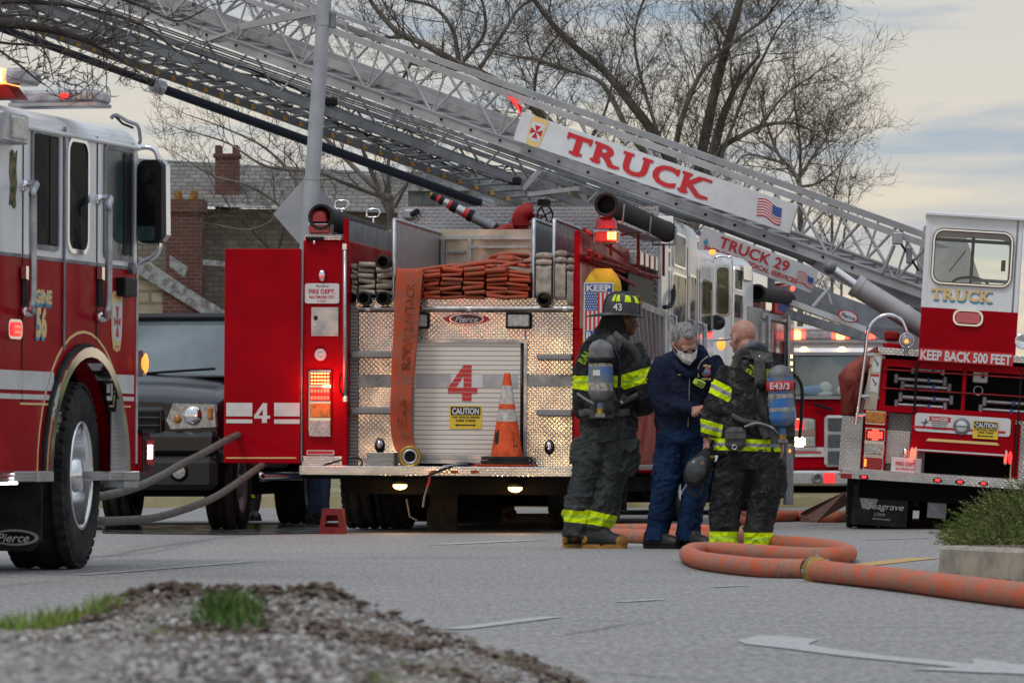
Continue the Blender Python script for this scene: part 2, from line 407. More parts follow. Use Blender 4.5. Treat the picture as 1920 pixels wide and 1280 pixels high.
def brick_mat(name, c1, c2, mortar, scale):
    m, t, b = newmat(name); tc = N(t, 'ShaderNodeTexCoord'); mp = N(t, 'ShaderNodeMapping'); mp.inputs['Rotation'].default_value = (R(90), 0, 0); mp.inputs['Scale'].default_value = (1, 1, 1)
    L(t, tc.outputs['Object'], mp.inputs[0]); k = N(t, 'ShaderNodeTexBrick'); L(t, mp.outputs[0], k.inputs[0]); k.inputs['Scale'].default_value = scale
    k.inputs['Color1'].default_value = (*c1, 1); k.inputs['Color2'].default_value = (*c2, 1); k.inputs['Mortar'].default_value = (*mortar, 1); k.inputs['Mortar Size'].default_value = .03
    k.inputs['Brick Width'].default_value = .55; k.inputs['Row Height'].default_value = .22
    nz = rmp(t, noise(t, 3, 6), .35, .65); L(t, vmix(t, mth(t, 'MULTIPLY', nz, .5), k.outputs[0], tuple(c*.4 for c in c1)), b.inputs['Base Color']); b.inputs['Roughness'].default_value = .9
    MATS[name] = m
brick_mat('chimney_brick', (.17, .055, .038), (.10, .038, .03), (.15, .12, .11), 3.2)
brick_mat('house_siding', (.40, .34, .24), (.36, .31, .22), (.20, .17, .13), 1.1)
brick_mat('shingles', (.23, .215, .20), (.14, .13, .12), (.07, .065, .06), 2.6)
brick_mat('stone_wall', (.30, .27, .23), (.21, .19, .16), (.15, .135, .115), 2.4)
# ================================================================== SETTING
rnd = random.Random(7)
def road_mat():
    m, t, b = newmat('asphalt')
    f1 = noise(t, 34, 7, .85); f2 = noise(t, .5, 5, .6); f3 = noise(t, 180, 3, .8)
    c = vmix(t, rmp(t, f1, .40, .60), (.092, .088, .085), (.32, .31, .30))
    c = vmix(t, rmp(t, f3, .55, .64), c, (.60, .59, .57))
    c = vmix(t, mth(t, 'MULTIPLY', rmp(t, f2, .42, .72), .35), c, (.10, .105, .11))
    f5 = noise(t, 1, 10, .9, (34, 5, 1)); c = vmix(t, rmp(t, f5, .42, .58), vmix(t, .50, c, (.05, .049, .047)), vmix(t, .40, c, (.52, .51, .49)))
    f4 = noise(t, 1.1, 5, .6, (.35, 2.2, 1)); c = vmix(t, mth(t, 'MULTIPLY', rmp(t, f4, .58, .72), .4), c, (.09, .09, .095))
    L(t, c, b.inputs['Base Color']); b.inputs['Roughness'].default_value = .72
    bump(t, b, f1, .5, .006); MATS['asphalt'] = m
road_mat()
def worn(name, col, lo=.45, hi=.6):
    m, t, b = newmat(name); f = rmp(t, noise(t, 26, 6, .75), lo, hi)
    L(t, vmix(t, f, col, (.20, .20, .205)), b.inputs['Base Color']); b.inputs['Roughness'].default_value = .7; MATS[name] = m
worn('paint_white_worn', (.42, .425, .42), .46, .68); worn('paint_yellow_worn', (.55, .33, .05), .46, .66)
mat('asphalt_patch', (.09, .09, .092), .8, col2=(.20, .20, .20), vs=9, p0=.42, p1=.58, bmp=.3)
mat('wet', (.03, .032, .035), .12, col2=(.09, .09, .095), vs=3)
mat('crack', (.035, .035, .037), .9)
mat('lawn', (.16, .15, .07), .9, col2=(.30, .25, .15), vs=1.5, bmp=.5, bs=20)
mat('concrete', (.38, .335, .27), .85, col2=(.22, .20, .165), vs=7, bmp=.3, bs=60)
mat('soil', (.12, .105, .09), .95, col2=(.26, .24, .21), vs=12, bmp=.8, bs=50, bd=.02)
mat('aggregate', (.085, .08, .075), .9, col2=(.40, .385, .37), vs=42, p0=.46, p1=.54, bmp=.8, bs=90, bd=.01)
g = MB(); g.add([(-600, -20, 0), (600, -20, 0), (600, 62, 0), (-600, 62, 0)], [(0, 1, 2, 3)], 'asphalt'); struct(g.build('road'))
g = MB(); xs = [-700, -60, -20, 0, 20, 60, 700]; ys = [(62, .0), (62.1, .14), (70, .35), (84, 1.4), (110, 2.4), (700, 3)]
g.add([(x, y, z) for y, z in ys for x in xs], [(j*7+i, j*7+i+1, j*7+i+8, j*7+i+7) for j in range(5) for i in range(6)], 'lawn'); struct(g.build('lawn'))
def gpoly(mb, pts, m, z=.004): mb.add([V((G(*p).x, G(*p).y, z)) for p in pts][::-1], [tuple(range(len(pts)))], m)
def gline(mb, a, b, wd, m, z=.004):
    a, b = G(*a), G(*b); d = (b-a).normalized(); n = V((-d.y, d.x, 0))*wd/2
    mb.add([(p.x, p.y, z) for p in (a-n, b-n, b+n, a+n)], [(0, 1, 2, 3)], m)
g = MB(); A = [(660, 520), (760, 497), (870, 500), (1020, 515), (970, 535), (1080, 557), (1380, 592), (1700, 622), (1690, 595), (1935, 630), (1935, 668), (1720, 660), (1415, 645), (1630, 637), (1150, 590), (820, 548), (700, 535)]
gpoly(g, [(1100+x/2.341, 980+y/2.341) for x, y in A], 'paint_white_worn'); struct(g.build('road_arrow'))
g = MB(); gline(g, (150, 1078), (468, 1053), .10, 'paint_white_worn'); gline(g, (850, 1180), (1035, 1157), .10, 'paint_white_worn')
gline(g, (1160, 1129), (1238, 1124), .08, 'paint_white_worn'); gline(g, (1333, 1101), (1397, 1098), .08, 'paint_white_worn'); gline(g, (815, 1021), (1010, 1012), .2, 'paint_white_worn')
gline(g, (1620, 1012), (1740, 1008), .12, 'paint_white_worn')
struct(g.build('lane_line'))
g = MB(); gline(g, (1590, 1062), (1737, 1046), .20, 'paint_yellow_worn'); gline(g, (1655, 1066), (1790, 1081), .13, 'paint_yellow_worn'); gline(g, (1790, 1081), (1960, 1103), .13, 'paint_yellow_worn', .0045)
struct(g.build('yellow_line'))
g = MB(); gpoly(g, [(190, 984), (600, 984), (618, 1000), (420, 1003), (192, 1000)], 'wet')
struct(g.build('road_patch'))
g = MB()
for pts in ([(1090, 1261), (1180, 1264), (1240, 1272), (1330, 1276)], [(700, 1044), (800, 1043), (900, 1047), (990, 1046)], [(1060, 1190), (1120, 1181), (1170, 1172), (1230, 1168)], [(1440, 1078), (1500, 1084), (1560, 1094), (1700, 1112)], [(0, 1100), (60, 1094), (120, 1090)]):
    for i in range(len(pts)-1): gline(g, pts[i], pts[i+1], .009, 'crack', .0045+.0003*i)
struct(g.build('road_crack'))
g = MB(); a = P(862, 985, 47.2); g.box((a.x+.62, 47.3, .05), (1.5, .3, .1), 'concrete', .02); struct(g.build('kerb_strip'))
# --- gravel bed in the foreground
CR = [(-60, .215), (0, .225), (170, .235), (205, .28), (300, .315), (420, .31), (520, .305), (620, .315), (700, .26), (850, .205), (1000, .14), (1095, .085), (1180, .03), (1260, -.02)]
def crest(px):
    for (a, za), (b, zb) in zip(CR, CR[1:]):
        if a <= px <= b: return za+(zb-za)*(px-a)/(b-a)
    return CR[0][1] if px < CR[0][0] else -.02
def bedz(x, y):
    px = CX+x/12.2*F; c = crest(px); t = (y-6)/6.2
    if y > 12.2: return c*(max(0, 1-(y-12.2)/.7))**.6-.01
    base = min(.245, c+.05)
    s_ = max(0, (y-10.6)/1.6); z = base+(c-base)*s_*s_*(3-2*s_)
    px2 = CX+x/y*F
    if px2 > 560: z -= (px2-560)/560*.10*(1-s_)
    return z
import mathutils.noise as mn
g = MB(); nx, ny = 150, 110; vs = []
for j in range(ny+1):
    y = 6.5+(12.95-6.5)*j/ny
    for i in range(nx+1):
        x = -2.2+3.0*i/nx; z = bedz(x, y)+.012*mn.noise(V((x*9, y*5, 0)))+.008*mn.noise(V((x*30, y*20, 3))); vs.append((x, y, z))
g.add(vs, [(j*(nx+1)+i, j*(nx+1)+i+1, (j+1)*(nx+1)+i+1, (j+1)*(nx+1)+i) for j in range(ny) for i in range(nx)], 'soil', True); struct(g.build('gravel_bed'))
g = MB(); vs = []; nx, ny = 90, 30
for j in range(ny+1):
    for i in range(nx+1):
        x = -1.6+1.36*i/nx; y = 7.2+2.95*j/ny
        ex = min(1, (-.24-x)/.5) if x > -.74 else 1; ey = min(1, (10.15-y)/.5)
        e = max(0, min(ex, 1))*max(0, min(ey, 1)); z = bedz(x, y)-.04+.075*(e**.35)+.004*mn.noise(V((x*40, y*40, 0))); vs.append((x, y, z))
g.add(vs, [(j*(nx+1)+i, j*(nx+1)+i+1, (j+1)*(nx+1)+i+1, (j+1)*(nx+1)+i) for j in range(ny) for i in range(nx)], 'aggregate', True); struct(g.build('rough_concrete_edge'))
for nm, c in (('stone_a', (.30, .28, .26)), ('stone_b', (.16, .15, .14)), ('stone_c', (.42, .41, .40)), ('mulch_a', (.085, .058, .045)), ('mulch_b', (.14, .105, .085)), ('mulch_c', (.22, .19, .16))): mat(nm, c, .9)
def chip(g, c, r, m, flat=.5):
    T = Matrix.Translation(c) @ Matrix.Rotation(rnd.random()*6.28, 4, 'Z') @ Matrix.Rotation(rnd.uniform(-.6, .6), 4, 'X') @ Matrix.Diagonal((r*rnd.uniform(.7, 1.5), r, r*flat, 1))
    g.add([(1, 0, 0), (0, 1, 0), (-1, 0, 0), (0, -1, 0), (.1, .1, 1), (0, 0, -1)], [(0, 1, 4), (1, 2, 4), (2, 3, 4), (3, 0, 4), (1, 0, 5), (2, 1, 5), (3, 2, 5), (0, 3, 5)], m, False, T)
g = MB(); k = MB()
for i in range(14000):
    y = rnd.uniform(8, 12.75); x = rnd.uniform(-1.5, .45); z = bedz(x, y)
    if z < 0: continue
    if y < 10.1 and x < -.26:
        chip(g, (x, y, z+.032), rnd.uniform(.006, .015), rnd.choice(('stone_a', 'stone_b', 'stone_c', 'stone_b', 'mulch_b')), .4); continue
    cl = mn.noise(V((x*3.5, y*1.4, 9)))
    if cl > .12+rnd.uniform(-.2, .2): chip(k, (x, y, z+.006), rnd.uniform(.007, .016), rnd.choice(('mulch_a', 'mulch_a', 'mulch_b', 'mulch_c')), .45)
    else: chip(g, (x, y, z+.002), rnd.uniform(.004, .012), rnd.choice(('stone_a', 'stone_b', 'stone_c', 'stone_a', 'mulch_c')), .6)
for (cx_, w_, n) in ((260, 60, 70), (330, 30, 50), (420, 40, 40), (540, 40, 70), (610, 20, 50), (690, 40, 40), (470, 30, 30)):
    for i in range(n):
        x = (rnd.gauss(cx_, w_)-CX)/F*12.1; y = rnd.uniform(11.9, 12.3); chip(k, (x, y, bedz(x, y)+rnd.uniform(0, .022)), rnd.uniform(.008, .018), rnd.choice(('mulch_a', 'mulch_a', 'mulch_b')), .5)
struct(g.build('loose_gravel'), 'stuff'); struct(k.build('bark_mulch'), 'stuff')
mat('grass_blade', (.12, .19, .035), .6, col2=(.25, .33, .06), vs=15); mat('weed_leaf', (.045, .105, .025), .8, col2=(.12, .17, .05), vs=20, spec=.1)
def blade(g, p, h, wd, m, lean=.5):
    a = rnd.random()*6.28; d = V((math.cos(a), math.sin(a), 0)); l = V((rnd.uniform(-1, 1), rnd.uniform(-1, 1), 0))*lean*h
    p = V(p); g.add([p-d*wd, p+d*wd, p+l*.35+V((0, 0, h*.6))+d*wd*.7, p+l+V((0, 0, h)), p+l*.35+V((0, 0, h*.6))-d*wd*.7], [(0, 1, 2, 4), (4, 2, 3)], m)
g = MB()
for (c, w_, Y0, n, hh) in ((60, 50, 11.6, 150, .042), (130, 40, 11.7, 190, .055), (190, 20, 11.8, 50, .04), (20, 30, 11.5, 40, .035), (560, 22, 12.2, 70, .025), (290, 14, 10.8, 40, .02), (590, 60, 9.8, 130, .02), (700, 30, 9.3, 50, .02), (950, 10, 11.7, 18, .02), (1050, 20, 11.3, 30, .02), (380, 30, 10.6, 30, .015), (820, 60, 10.3, 60, .012)):
    for i in range(n):
        y = Y0+rnd.gauss(0, .16); x = (rnd.gauss(c, w_)-CX)/F*y; blade(g, (x, y, bedz(x, y)), rnd.uniform(.4, 1.2)*hh, .0028, 'grass_blade', .6)
struct(g.build('grass_tuft'), 'stuff')
g = MB()
for i in range(620):
    y = 11.4+rnd.gauss(0, .2); px = rnd.gauss(430, 34); x = (px-CX)/F*y; r_ = max(0, 1-((px-430)/75)**2)
    blade(g, (x, y, bedz(x, y)), rnd.uniform(.25, 1)*.045*r_+.01, .004, 'weed_leaf', 1.1)
t = g.build('weed_clump'); struct(t, 'stuff')
# --- planter kerb and juniper at the right
pl = [G(1735, 1079), G(1960, 1093)]
A_, B_ = V(pl[0]), V(pl[0])+(V(pl[1])-V(pl[0])).normalized()*3.2
d = (B_-A_).normalized(); nrm = V((-d.y, d.x, 0)) if V((-d.y, d.x, 0)).y > 0 else V((d.y, -d.x, 0)); back = (nrm+d*.25).normalized()
g = MB()
def kerb(g, p, q, inward, wd=.16, h=.165):
    u = (q-p).normalized(); prof = [(0, 0), (0.012, h-.02), (.03, h), (wd-.02, h), (wd, h-.02), (wd, 0)]
    rs = [[pt+inward*a+V((0, 0, z)) for a, z in prof] for pt in (p, q)]
    g.loft(rs, 'concrete')
    for i in range(len(g.sm)): g.sm[i] = False
cor = []
for k_ in range(7):   # rounded corner
    a = R(90*k_/6); cor.append(A_+d*(.22-.22*math.sin(a))+back*(.22-.22*math.cos(a)))
path = [B_]+[c_ for c_ in cor]+[A_+back*3.0]
ctr = (A_+d*1.2+back*1.2); rs = []
for i, p_ in enumerate(path):
    u = (path[min(i+1, len(path)-1)]-path[max(i-1, 0)]).normalized(); inn = V((-u.y, u.x, 0)); inn = inn if inn.dot(ctr-p_) > 0 else -inn
    rs.append([p_+inn*a+V((0, 0, z)) for a, z in ((0, 0), (0.012, .15), (.035, .168), (.15, .168), (.165, .15), (.165, 0))])
for i in range(len(rs)-1):
    n = 6; g.add(rs[i]+rs[i+1], [(k_, k_+1, n+k_+1, n+k_) for k_ in range(n-1)], 'concrete')
struct(g.build('planter_kerb'))
g = MB(); n_ = 20; g.add([A_+d*(.1+3.0*i/n_)+back*(.1+2.9*j/n_)+V((0, 0, .14+.03*mn.noise(V((i*.6, j*.6, 0))))) for j in range(n_+1) for i in range(n_+1)], [(j*(n_+1)+i, j*(n_+1)+i+1, (j+1)*(n_+1)+i+1, (j+1)*(n_+1)+i) for j in range(n_) for i in range(n_)], 'soil', True); struct(g.build('planter_soil'))
g = MB()
for i in range(2200):
    p_ = A_+d*rnd.uniform(.15, 2.6)+back*rnd.uniform(.15, 1.0); chip(g, (p_.x, p_.y, .165), rnd.uniform(.008, .02), rnd.choice(('mulch_a', 'mulch_b', 'mulch_c', 'mulch_c')))
for i in range(500):
    p_ = A_+d*rnd.uniform(.3, 2.2)-nrm*abs(rnd.gauss(0, .10)); chip(g, (p_.x, p_.y, .006), rnd.uniform(.005, .014), rnd.choice(('mulch_a', 'mulch_b', 'stone_b', 'mulch_c')))
struct(g.build('planter_mulch'), 'stuff')
mat('juniper', (.055, .085, .02), .8, col2=(.14, .17, .05), vs=9, spec=.1); mat('juniper_pale', (.24, .22, .10), .8, spec=.1); mat('twig', (.10, .07, .05), .9)
def juniper(base, rx, ry, h, n, label):
    root = thing('juniper_shrub', label, 'shrub', base, 'junipers in the kerbed planter'); g = MB(); st = MB()
    for i in range(n):
        a = rnd.random()*6.28; rr_ = rnd.random()**.6; zz = rnd.random(); 
        q = V((math.cos(a)*rx*rr_, math.sin(a)*ry*rr_, h*zz*(1-rr_**2*.75))); o = V((q.x*1.3, q.y*1.0, .12*h+q.z*.3)).normalized(); o = (o+V((rnd.uniform(-.5, .5), rnd.uniform(-.5, .5), rnd.uniform(-.1, .6)))).normalized()
        ln = rnd.uniform(.06, .13); m = 'juniper' if rnd.random() < .85 else 'juniper_pale'
        for k_ in range(7):
            t_ = k_/6; p_ = q+o*ln*t_; s_ = V((rnd.uniform(-1, 1), rnd.uniform(-1, 1), rnd.uniform(-1, 1))).normalized(); e = (o*1.2+s_*.8).normalized()*ln*.42*(1-.5*t_); wv = o.cross(s_).normalized()*.0035
            g.add([p_-wv, p_+wv, p_+e], [(0, 1, 2)], m)
        if i % 12 == 0: st.tube([(0, 0, 0), q*.6, q+o*ln*.5], [.008, .005, .002], 'twig', 4)
    g.build('foliage', root); st.build('stem', root); return root
juniper(P(1935, 1018, 27.4)*1.0*V((1, 1, 1)) if False else V((P(1922, 900, 27.6).x, 27.6, .14)), .44, .5, .30, 1700, 'feathery green juniper shrub nearest the rounded corner of the concrete planter')
juniper(V((P(2010, 900, 28.4).x, 28.4, .14)), .52, .55, .43, 1500, 'taller juniper shrub behind at the very right edge of the planter')
juniper(V((P(1880, 900, 26.7).x, 26.75, .14)), .24, .3, .12, 450, 'low creeping juniper sprig spilling onto the mulch behind the kerb')
# --- big orange supply hose looping over the road
def hosepath(pts, r):
    o = []
    for p in pts:
        px, py = p[:2]; dz = p[2] if len(p) > 2 else 0
        Y = (H-r-dz)*F/(py-HY); o.append(V(((px-CX)/F*Y, Y, r+dz)))
    return o
root = thing('supply_hose', 'thick orange hose looping on the road in front of the two men on the right', 'hose', hosepath([(1433, 1067)], .052)[0], 'orange hoses lying on the road')
g = MB(); g.tube(smoothpath(hosepath([(1980, 1121), (1900, 1113), (1800, 1101), (1700, 1088), (1600, 1077), (1533, 1070)], .056), 8), .0575, 'hose_ground', 16, caps=False); g.build('hose_length', root, True)
g = MB(); g.tube(smoothpath(hosepath([(1512, 1066), (1433, 1064), (1370, 1058), (1320, 1051), (1296, 1043), (1290, 1037), (1305, 1031.5), (1345, 1031), (1420, 1036), (1500, 1041), (1560, 1042), (1586, 1040), (1590, 1036), (1570, 1028.5), (1520, 1022), (1454, 1017), (1377, 1011), (1290, 1007.5), (1200, 1005), (1160, 1003), (1112, 1003)], .052), 8), .054, 'hose_ground', 16, caps=False); g.build('hose_length', root, True)
cpt = hosepath([(1533, 1070), (1512, 1066)], .054); c0 = cpt[0]; dd = (cpt[1]-cpt[0]).normalized(); g = MB()
g.lathe(c0-dd*.03, dd, [(.05, 0), (.066, 0), (.074, .012), (.074, .045), (.062, .05), (.062, .062), (.078, .068), (.078, .10), (.066, .11), (.05, .11)], 'brass', 22)
for k_ in range(8):
    a = k_*6.283/8; u = dd.orthogonal().normalized(); w_ = dd.cross(u); p_ = c0+(u*math.cos(a)+w_*math.sin(a))*.076+dd*.0; g.tube([p_-dd*.02, p_+dd*.02], .010, 'alu', 6)
g.lathe(c0-dd*.03, dd, [(.072, .05), (.0735, .052), (.0735, .062), (.07, .064)], 'alu', 22)
g.build('coupling', root, True)
g = MB(); g.tube(smoothpath(hosepath([(1120, 995), (1150, 993), (1250, 993), (1340, 995), (1400, 997), (1430, 991), (1428, 985), (1400, 980), (1384, 974)], .05), 8), .052, 'hose_ground', 12); o = g.build('supply_hose'); tag(o, 'orange hose strand behind the feet of the men, bending back toward the engines', 'hose', 'orange hoses lying on the road')
g = MB(); g.tube(smoothpath(hosepath([(1370, 968), (1450, 968), (1500, 967), (1560, 969), (1620, 966)], .055), 6), .06, 'hose_ground', 12); o = g.build('supply_hose'); tag(o, 'orange hose lying far back beside the wooden plank', 'hose', 'orange hoses lying on the road')
g = MB()
Yh = 46; pts = [P(850, 964, Yh), P(890, 958, Yh-.2), P(935, 955, Yh), P(960, 962, Yh+.3)]; g.tube(smoothpath(pts), .05, 'hose_orange', 10); o = g.build('supply_hose'); tag(o, 'short run of orange hose glimpsed under the back of engine 4', 'hose', 'orange hoses lying on the road')
g = MB(); pts = [P(840, 974, 45), P(900, 972, 44.9), P(935, 960, 45), P(960, 950, 45.3)]; g.tube(smoothpath(pts), .028, 'hose_cream', 8); o = g.build('attack_hose'); tag(o, 'thin cream hose glimpsed under the back of engine 4', 'hose')
# wooden plank leaning at back right
g = MB(); a, b = P(1503, 972, 46.4), P(1575, 930, 47.4); u = (b-a).normalized(); g.prism([P(1500, 964, 46.3), P(1508, 957, 46.3), P(1585, 921, 47.4), P(1590, 945, 47.4), P(1530, 979, 46.3), P(1502, 978, 46.3)], (0, .05, 0), 'plank'); o = g.build('plank'); tag(o, 'worn reddish brown wooden board propped beside the rear tyre of the tiller truck', 'plank')
# ================================================================== ENGINE 4 (centre)
E4 = Frame(828, 41.1, 7.9, .35)
e4 = thing('fire_engine', 'red and silver fire engine from behind, large red 4 on its roller door', 'fire engine', E4.M, 'fire engines at the scene')
X4, Z4 = V((1, 0, 0)), V((0, 0, 1))
def f4(px, py, y0): return E4.f(px, py, y0)
def panel(mb, fr, x0, y0, x1, y1, d0, d1, m, b=0):
    """block whose near face covers the pixel box (x0,y0)-(x1,y1) on plane y=d0 and runs to y=d1"""
    a, c = fr.f(x0, y1, d0), fr.f(x1, y0, d0); mb.bx((a.x, d0, a.z), (c.x, d1, c.z), m, b)
# tailboard
g = MB(); panel(g, E4, 560, 876, 1096, 890, 0, .5, 'tread_rear', .008); panel(g, E4, 566, 890, 1094, 897, .05, .5, 'underbody'); g.build('tailboard', e4)
for x in (815, 852, 890):
    g = MB(); panel(g, E4, x-7, 881, x+7, 887, -.006, .01, 'lens_red', .002); g.build('marker_light', e4)
# underbody
g = MB(); panel(g, E4, 640, 897, 1080, 925, .5, 9, 'underbody'); panel(g, E4, 720, 920, 800, 950, 1.2, 5, 'underbody'); panel(g, E4, 860, 920, 1076, 948, 2.5, 8, 'underbody'); panel(g, E4, 800, 925, 930, 945, 2.0, 2.2, 'underbody')  # blocks made deeper than the chassis to black out bright ground beyond
c = f4(790, 945, 2.3); g.cyl((-1.05, c.y, .52), (1.05, c.y, .52), .10, 'underbody', seg=12); g.ell((0, c.y, .52), (.25, .22, .22), 'underbody')
g.tube([f4(762, 935, .9), f4(768, 968, .9), f4(782, 975, .9)], .01, 'steel_grey', 6)
g.build('chassis', e4)
for x, y in ((750, 910), (966, 915)):
    c = f4(x, y, .30); g = MB(); g.ell(c, (.062, .05, .035), 'glow_amber', 14, 8); g.lathe((c.x, c.y+.01, c.z+.03), (0, 0, 1), [(.07, -.02), (.08, 0), (.06, .04), (0, .05)], 'black', 14); g.build('step_light', e4)
    lt = bpy.data.lights.new('step_lamp', 'POINT'); lt.energy = 4; lt.color = (1, .6, .25); lt.shadow_soft_size = .05; lo = bpy.data.objects.new('step_lamp', lt); COL.objects.link(lo); lo.parent = e4; lo.location = (c.x, c.y-.1, c.z-.08)
# wheels
def wheel(name, parent, c, r, wd, side, rim_r=.30, rimm='alu', steer=0, lugs=True, tread=True, world=False):
    """tyre with its outer face toward side*x"""
    T = Matrix.Translation(V(c)) @ Matrix.Rotation(R(steer), 4, 'Z')
    g = MB(); w2 = wd/2; sh = .035
    prof = [(rim_r-.02, w2*.8), (rim_r+.01, w2*.95), (rim_r+.06, w2*1.02), ((r+rim_r)/2+.03, w2*1.05), (r-.05, w2*.98), (r-.012, w2*.82), (r, w2*.7)]
    tr = []
    for q in (.62, .60, .25, .23, -.23, -.25, -.60, -.62): tr.append((r-(.012 if abs(q) in (.60, .25) and tread else 0), w2*q))
    prof2 = prof+tr+[(a, -h) for a, h in prof[::-1]]
    g.lathe((0, 0, 0), (side, 0, 0), prof2, 'tyre', 48)
    if tread:
        for k in range(44):
            a = k*6.2832/44
            for s_ in (-1, 1):
                p_ = V((side*s_*w2*.80, math.cos(a)*(r-.018), math.sin(a)*(r-.018))); Tm = Matrix.Translation(p_) @ Matrix.Rotation(a, 4, 'X'); g.box((0, 0, 0), (w2*.36, .03, .05), 'tyre', .006, Tm)
    for i in range(len(g.v)): g.v[i] = tuple(T @ V(g.v[i]))
    o = g.build('wheel', parent, world)
    h = MB()
    h.lathe((0, 0, 0), (side, 0, 0), [(rim_r-.005, w2*.80), (rim_r+.012, w2*.98), (rim_r, w2*1.0), (rim_r-.02, w2*.96), (rim_r-.035, w2*.80), (rim_r-.05, w2*.25), (rim_r-.08, w2*.10), (.17, w2*.18), (.165, w2*.2), (.12, w2*.22), (.11, w2*.75), (.09, w2*.95), (0, w2*1.0)], rimm, 36)
    if lugs:
        for k in range(10):
            a = k*.62832+.2; p_ = V((side*w2*.18, math.cos(a)*.185, math.sin(a)*.185)); h.cyl(p_, p_+V((side*.07, 0, 0)), .028, 'chrome', .014, 8)
        for k in range(10):
            a = k*.62832; p_ = V((side*(w2*.13), math.cos(a)*.235, math.sin(a)*.235)); h.cyl(p_, p_+V((side*.012, 0, 0)), .026, 'black', seg=10)
    for i in range(len(h.v)): h.v[i] = tuple(T @ V(h.v[i]))
    h.build('rim', o, False)
    return o
for sx_ in (-1.08, -.78, .78, 1.08): wheel('wheel', e4, (sx_, 2.4, .52), .52, .27, 1 if sx_ > 0 else -1, rimm='white_paint')
wheel('wheel', e4, (1.06, 8.2, .52), .52, .27, 1); wheel('wheel', e4, (-1.06, 8.2, .52), .52, .27, -1)
for sx_ in (-.92, .92):
    g = MB(); g.box((sx_, 3.1, .45), (.62, .02, .55), 'rubber'); g.build('mud_flap', e4)
g = MB(); g.bx((-1.15, 2.95, .06), (.1, 2.97, .62), 'rubber'); g.build('mud_flap', e4)  # black sheet added across the left half for the dark between the wheels
g = MB(); panel(g, E4, 800, 895, 858, 995, 1.3, 1.32, 'rubber'); panel(g, E4, 823, 958, 856, 1000, 1.28, 1.3, 'tyre'); g.build('mud_flap', e4)
# body behind: side boxes
a, b_ = f4(566, 855, .30), f4(653, 450, .30)
g = MB(); g.bx((a.x, .30, a.z), (b_.x, 5.4, b_.z), 'red_paint', .012)
a2, b2 = f4(1074, 855, .30), f4(1096, 410, .30); xr = 1.24
g.bx((a2.x, .30, .56), (xr, 5.4, 1.75), 'red_paint', .012)
g.bx((a2.x, .30, 1.75), (a2.x+.05, 5.4, b2.z-.1), 'red_paint', .01)
g.build('body_side', e4)
g = MB(); g.bx((xr, .34, .62), (xr+.012, 1.2, 1.7), 'red_paint', .004); g.bx((xr, 1.26, 1.15), (xr+.012, 3.5, 1.7), 'red_paint', .004); g.bx((xr, 3.6, .62), (xr+.012, 5.3, 1.7), 'red_paint', .004)
for y0 in (1.23, 3.55): g.bx((xr, y0-.012, .6), (xr+.02, y0+.012, 1.72), 'alu')
g.build('side_door', e4)
g = MB(); g.bx((xr-.02, .35, .54), (xr+.05, 1.75, .585), 'alu', .005); g.bx((xr-.02, 3.05, .54), (xr+.05, 5.3, .585), 'alu', .005); g.build('side_step', e4)
# left rear face details
g = MB(); panel(g, E4, 566, 855, 651, 876, .285, .3, 'tread_rear'); g.build('kick_plate', e4); g = MB(); panel(g, E4, 572, 440, 641, 450, .27, .42, 'tread_rear', .004); g.build('top_plate', e4); g.build('trim_plate', e4) if False else None
g = MB(); panel(g, E4, 641, 409, 653, 872, .24, .30, 'red_paint', .006); g.build('corner_post', e4)
g = MB(); p0, p1 = f4(646, 468, .19), f4(647, 742, .19); g.tube([(p0.x, .24, p0.z), p0, p1, (p1.x, .24, p1.z)], .017, 'alu', 10); g.cyl(p0, (p0.x, p0.y, p0.z+.05), .022, 'chrome', seg=12); g.cyl(p1, (p1.x, p1.y, p1.z-.05), .022, 'chrome', seg=12); g.build('grab_rail', e4)
g = MB(); c = f4(604, 516, .28); g.ell(c, (.035, .03, .052), 'chrome', 14, 8); g.ell((c.x, c.y-.025, c.z-.01), (.012, .012, .012), 'glow_dimred', 8, 6); g.build('chrome_lamp', e4)
g = MB(); a = f4(604, 550, .29); w_, h_ = 66/220, 38/220
g.prism([V((a.x+x, .286, a.z+z)) for x, z in rr(w_, h_, .02)], (0, .006, 0), 'sign_white'); 
g.text('Maryland', (a.x, .285, a.z+.065), X4, Z4, .022, 'letter_black', shear=.3); g.text('FIRE DEPT.', (a.x, .285, a.z+.018), X4, Z4, .040, 'letter_red', w=.23, bold=.02); g.text('BALTIMORE CITY', (a.x, .285, a.z-.030), X4, Z4, .022, 'letter_red', w=.22, bold=.03); g.text('5-134-2', (a.x, .285, a.z-.064), X4, Z4, .018, 'letter_red', bold=.02)
g.build('number_plate', e4)
g = MB(); panel(g, E4, 583, 576, 635, 630, .288, .3, 'alu', .003); c = f4(592, 596, .284); g.box((c.x, c.y, c.z), (.03, .008, .035), 'black'); c = f4(592, 609, .284); g.ell(c, (.012, .006, .012), 'sign_white', 8, 6); g.build('access_panel', e4)
g = MB(); c = f4(601, 665, .29); g.lathe((c.x, .29, c.z), (0, -1, 0), [(.05, 0), (.052, .006), (.035, .014), (.033, .004), (.018, .004), (.016, .012), (0, .012)], 'sign_white', 24); g.ell((c.x, .285, c.z), (.010, .006, .010), 'black', 8, 6); g.build('connector', e4)
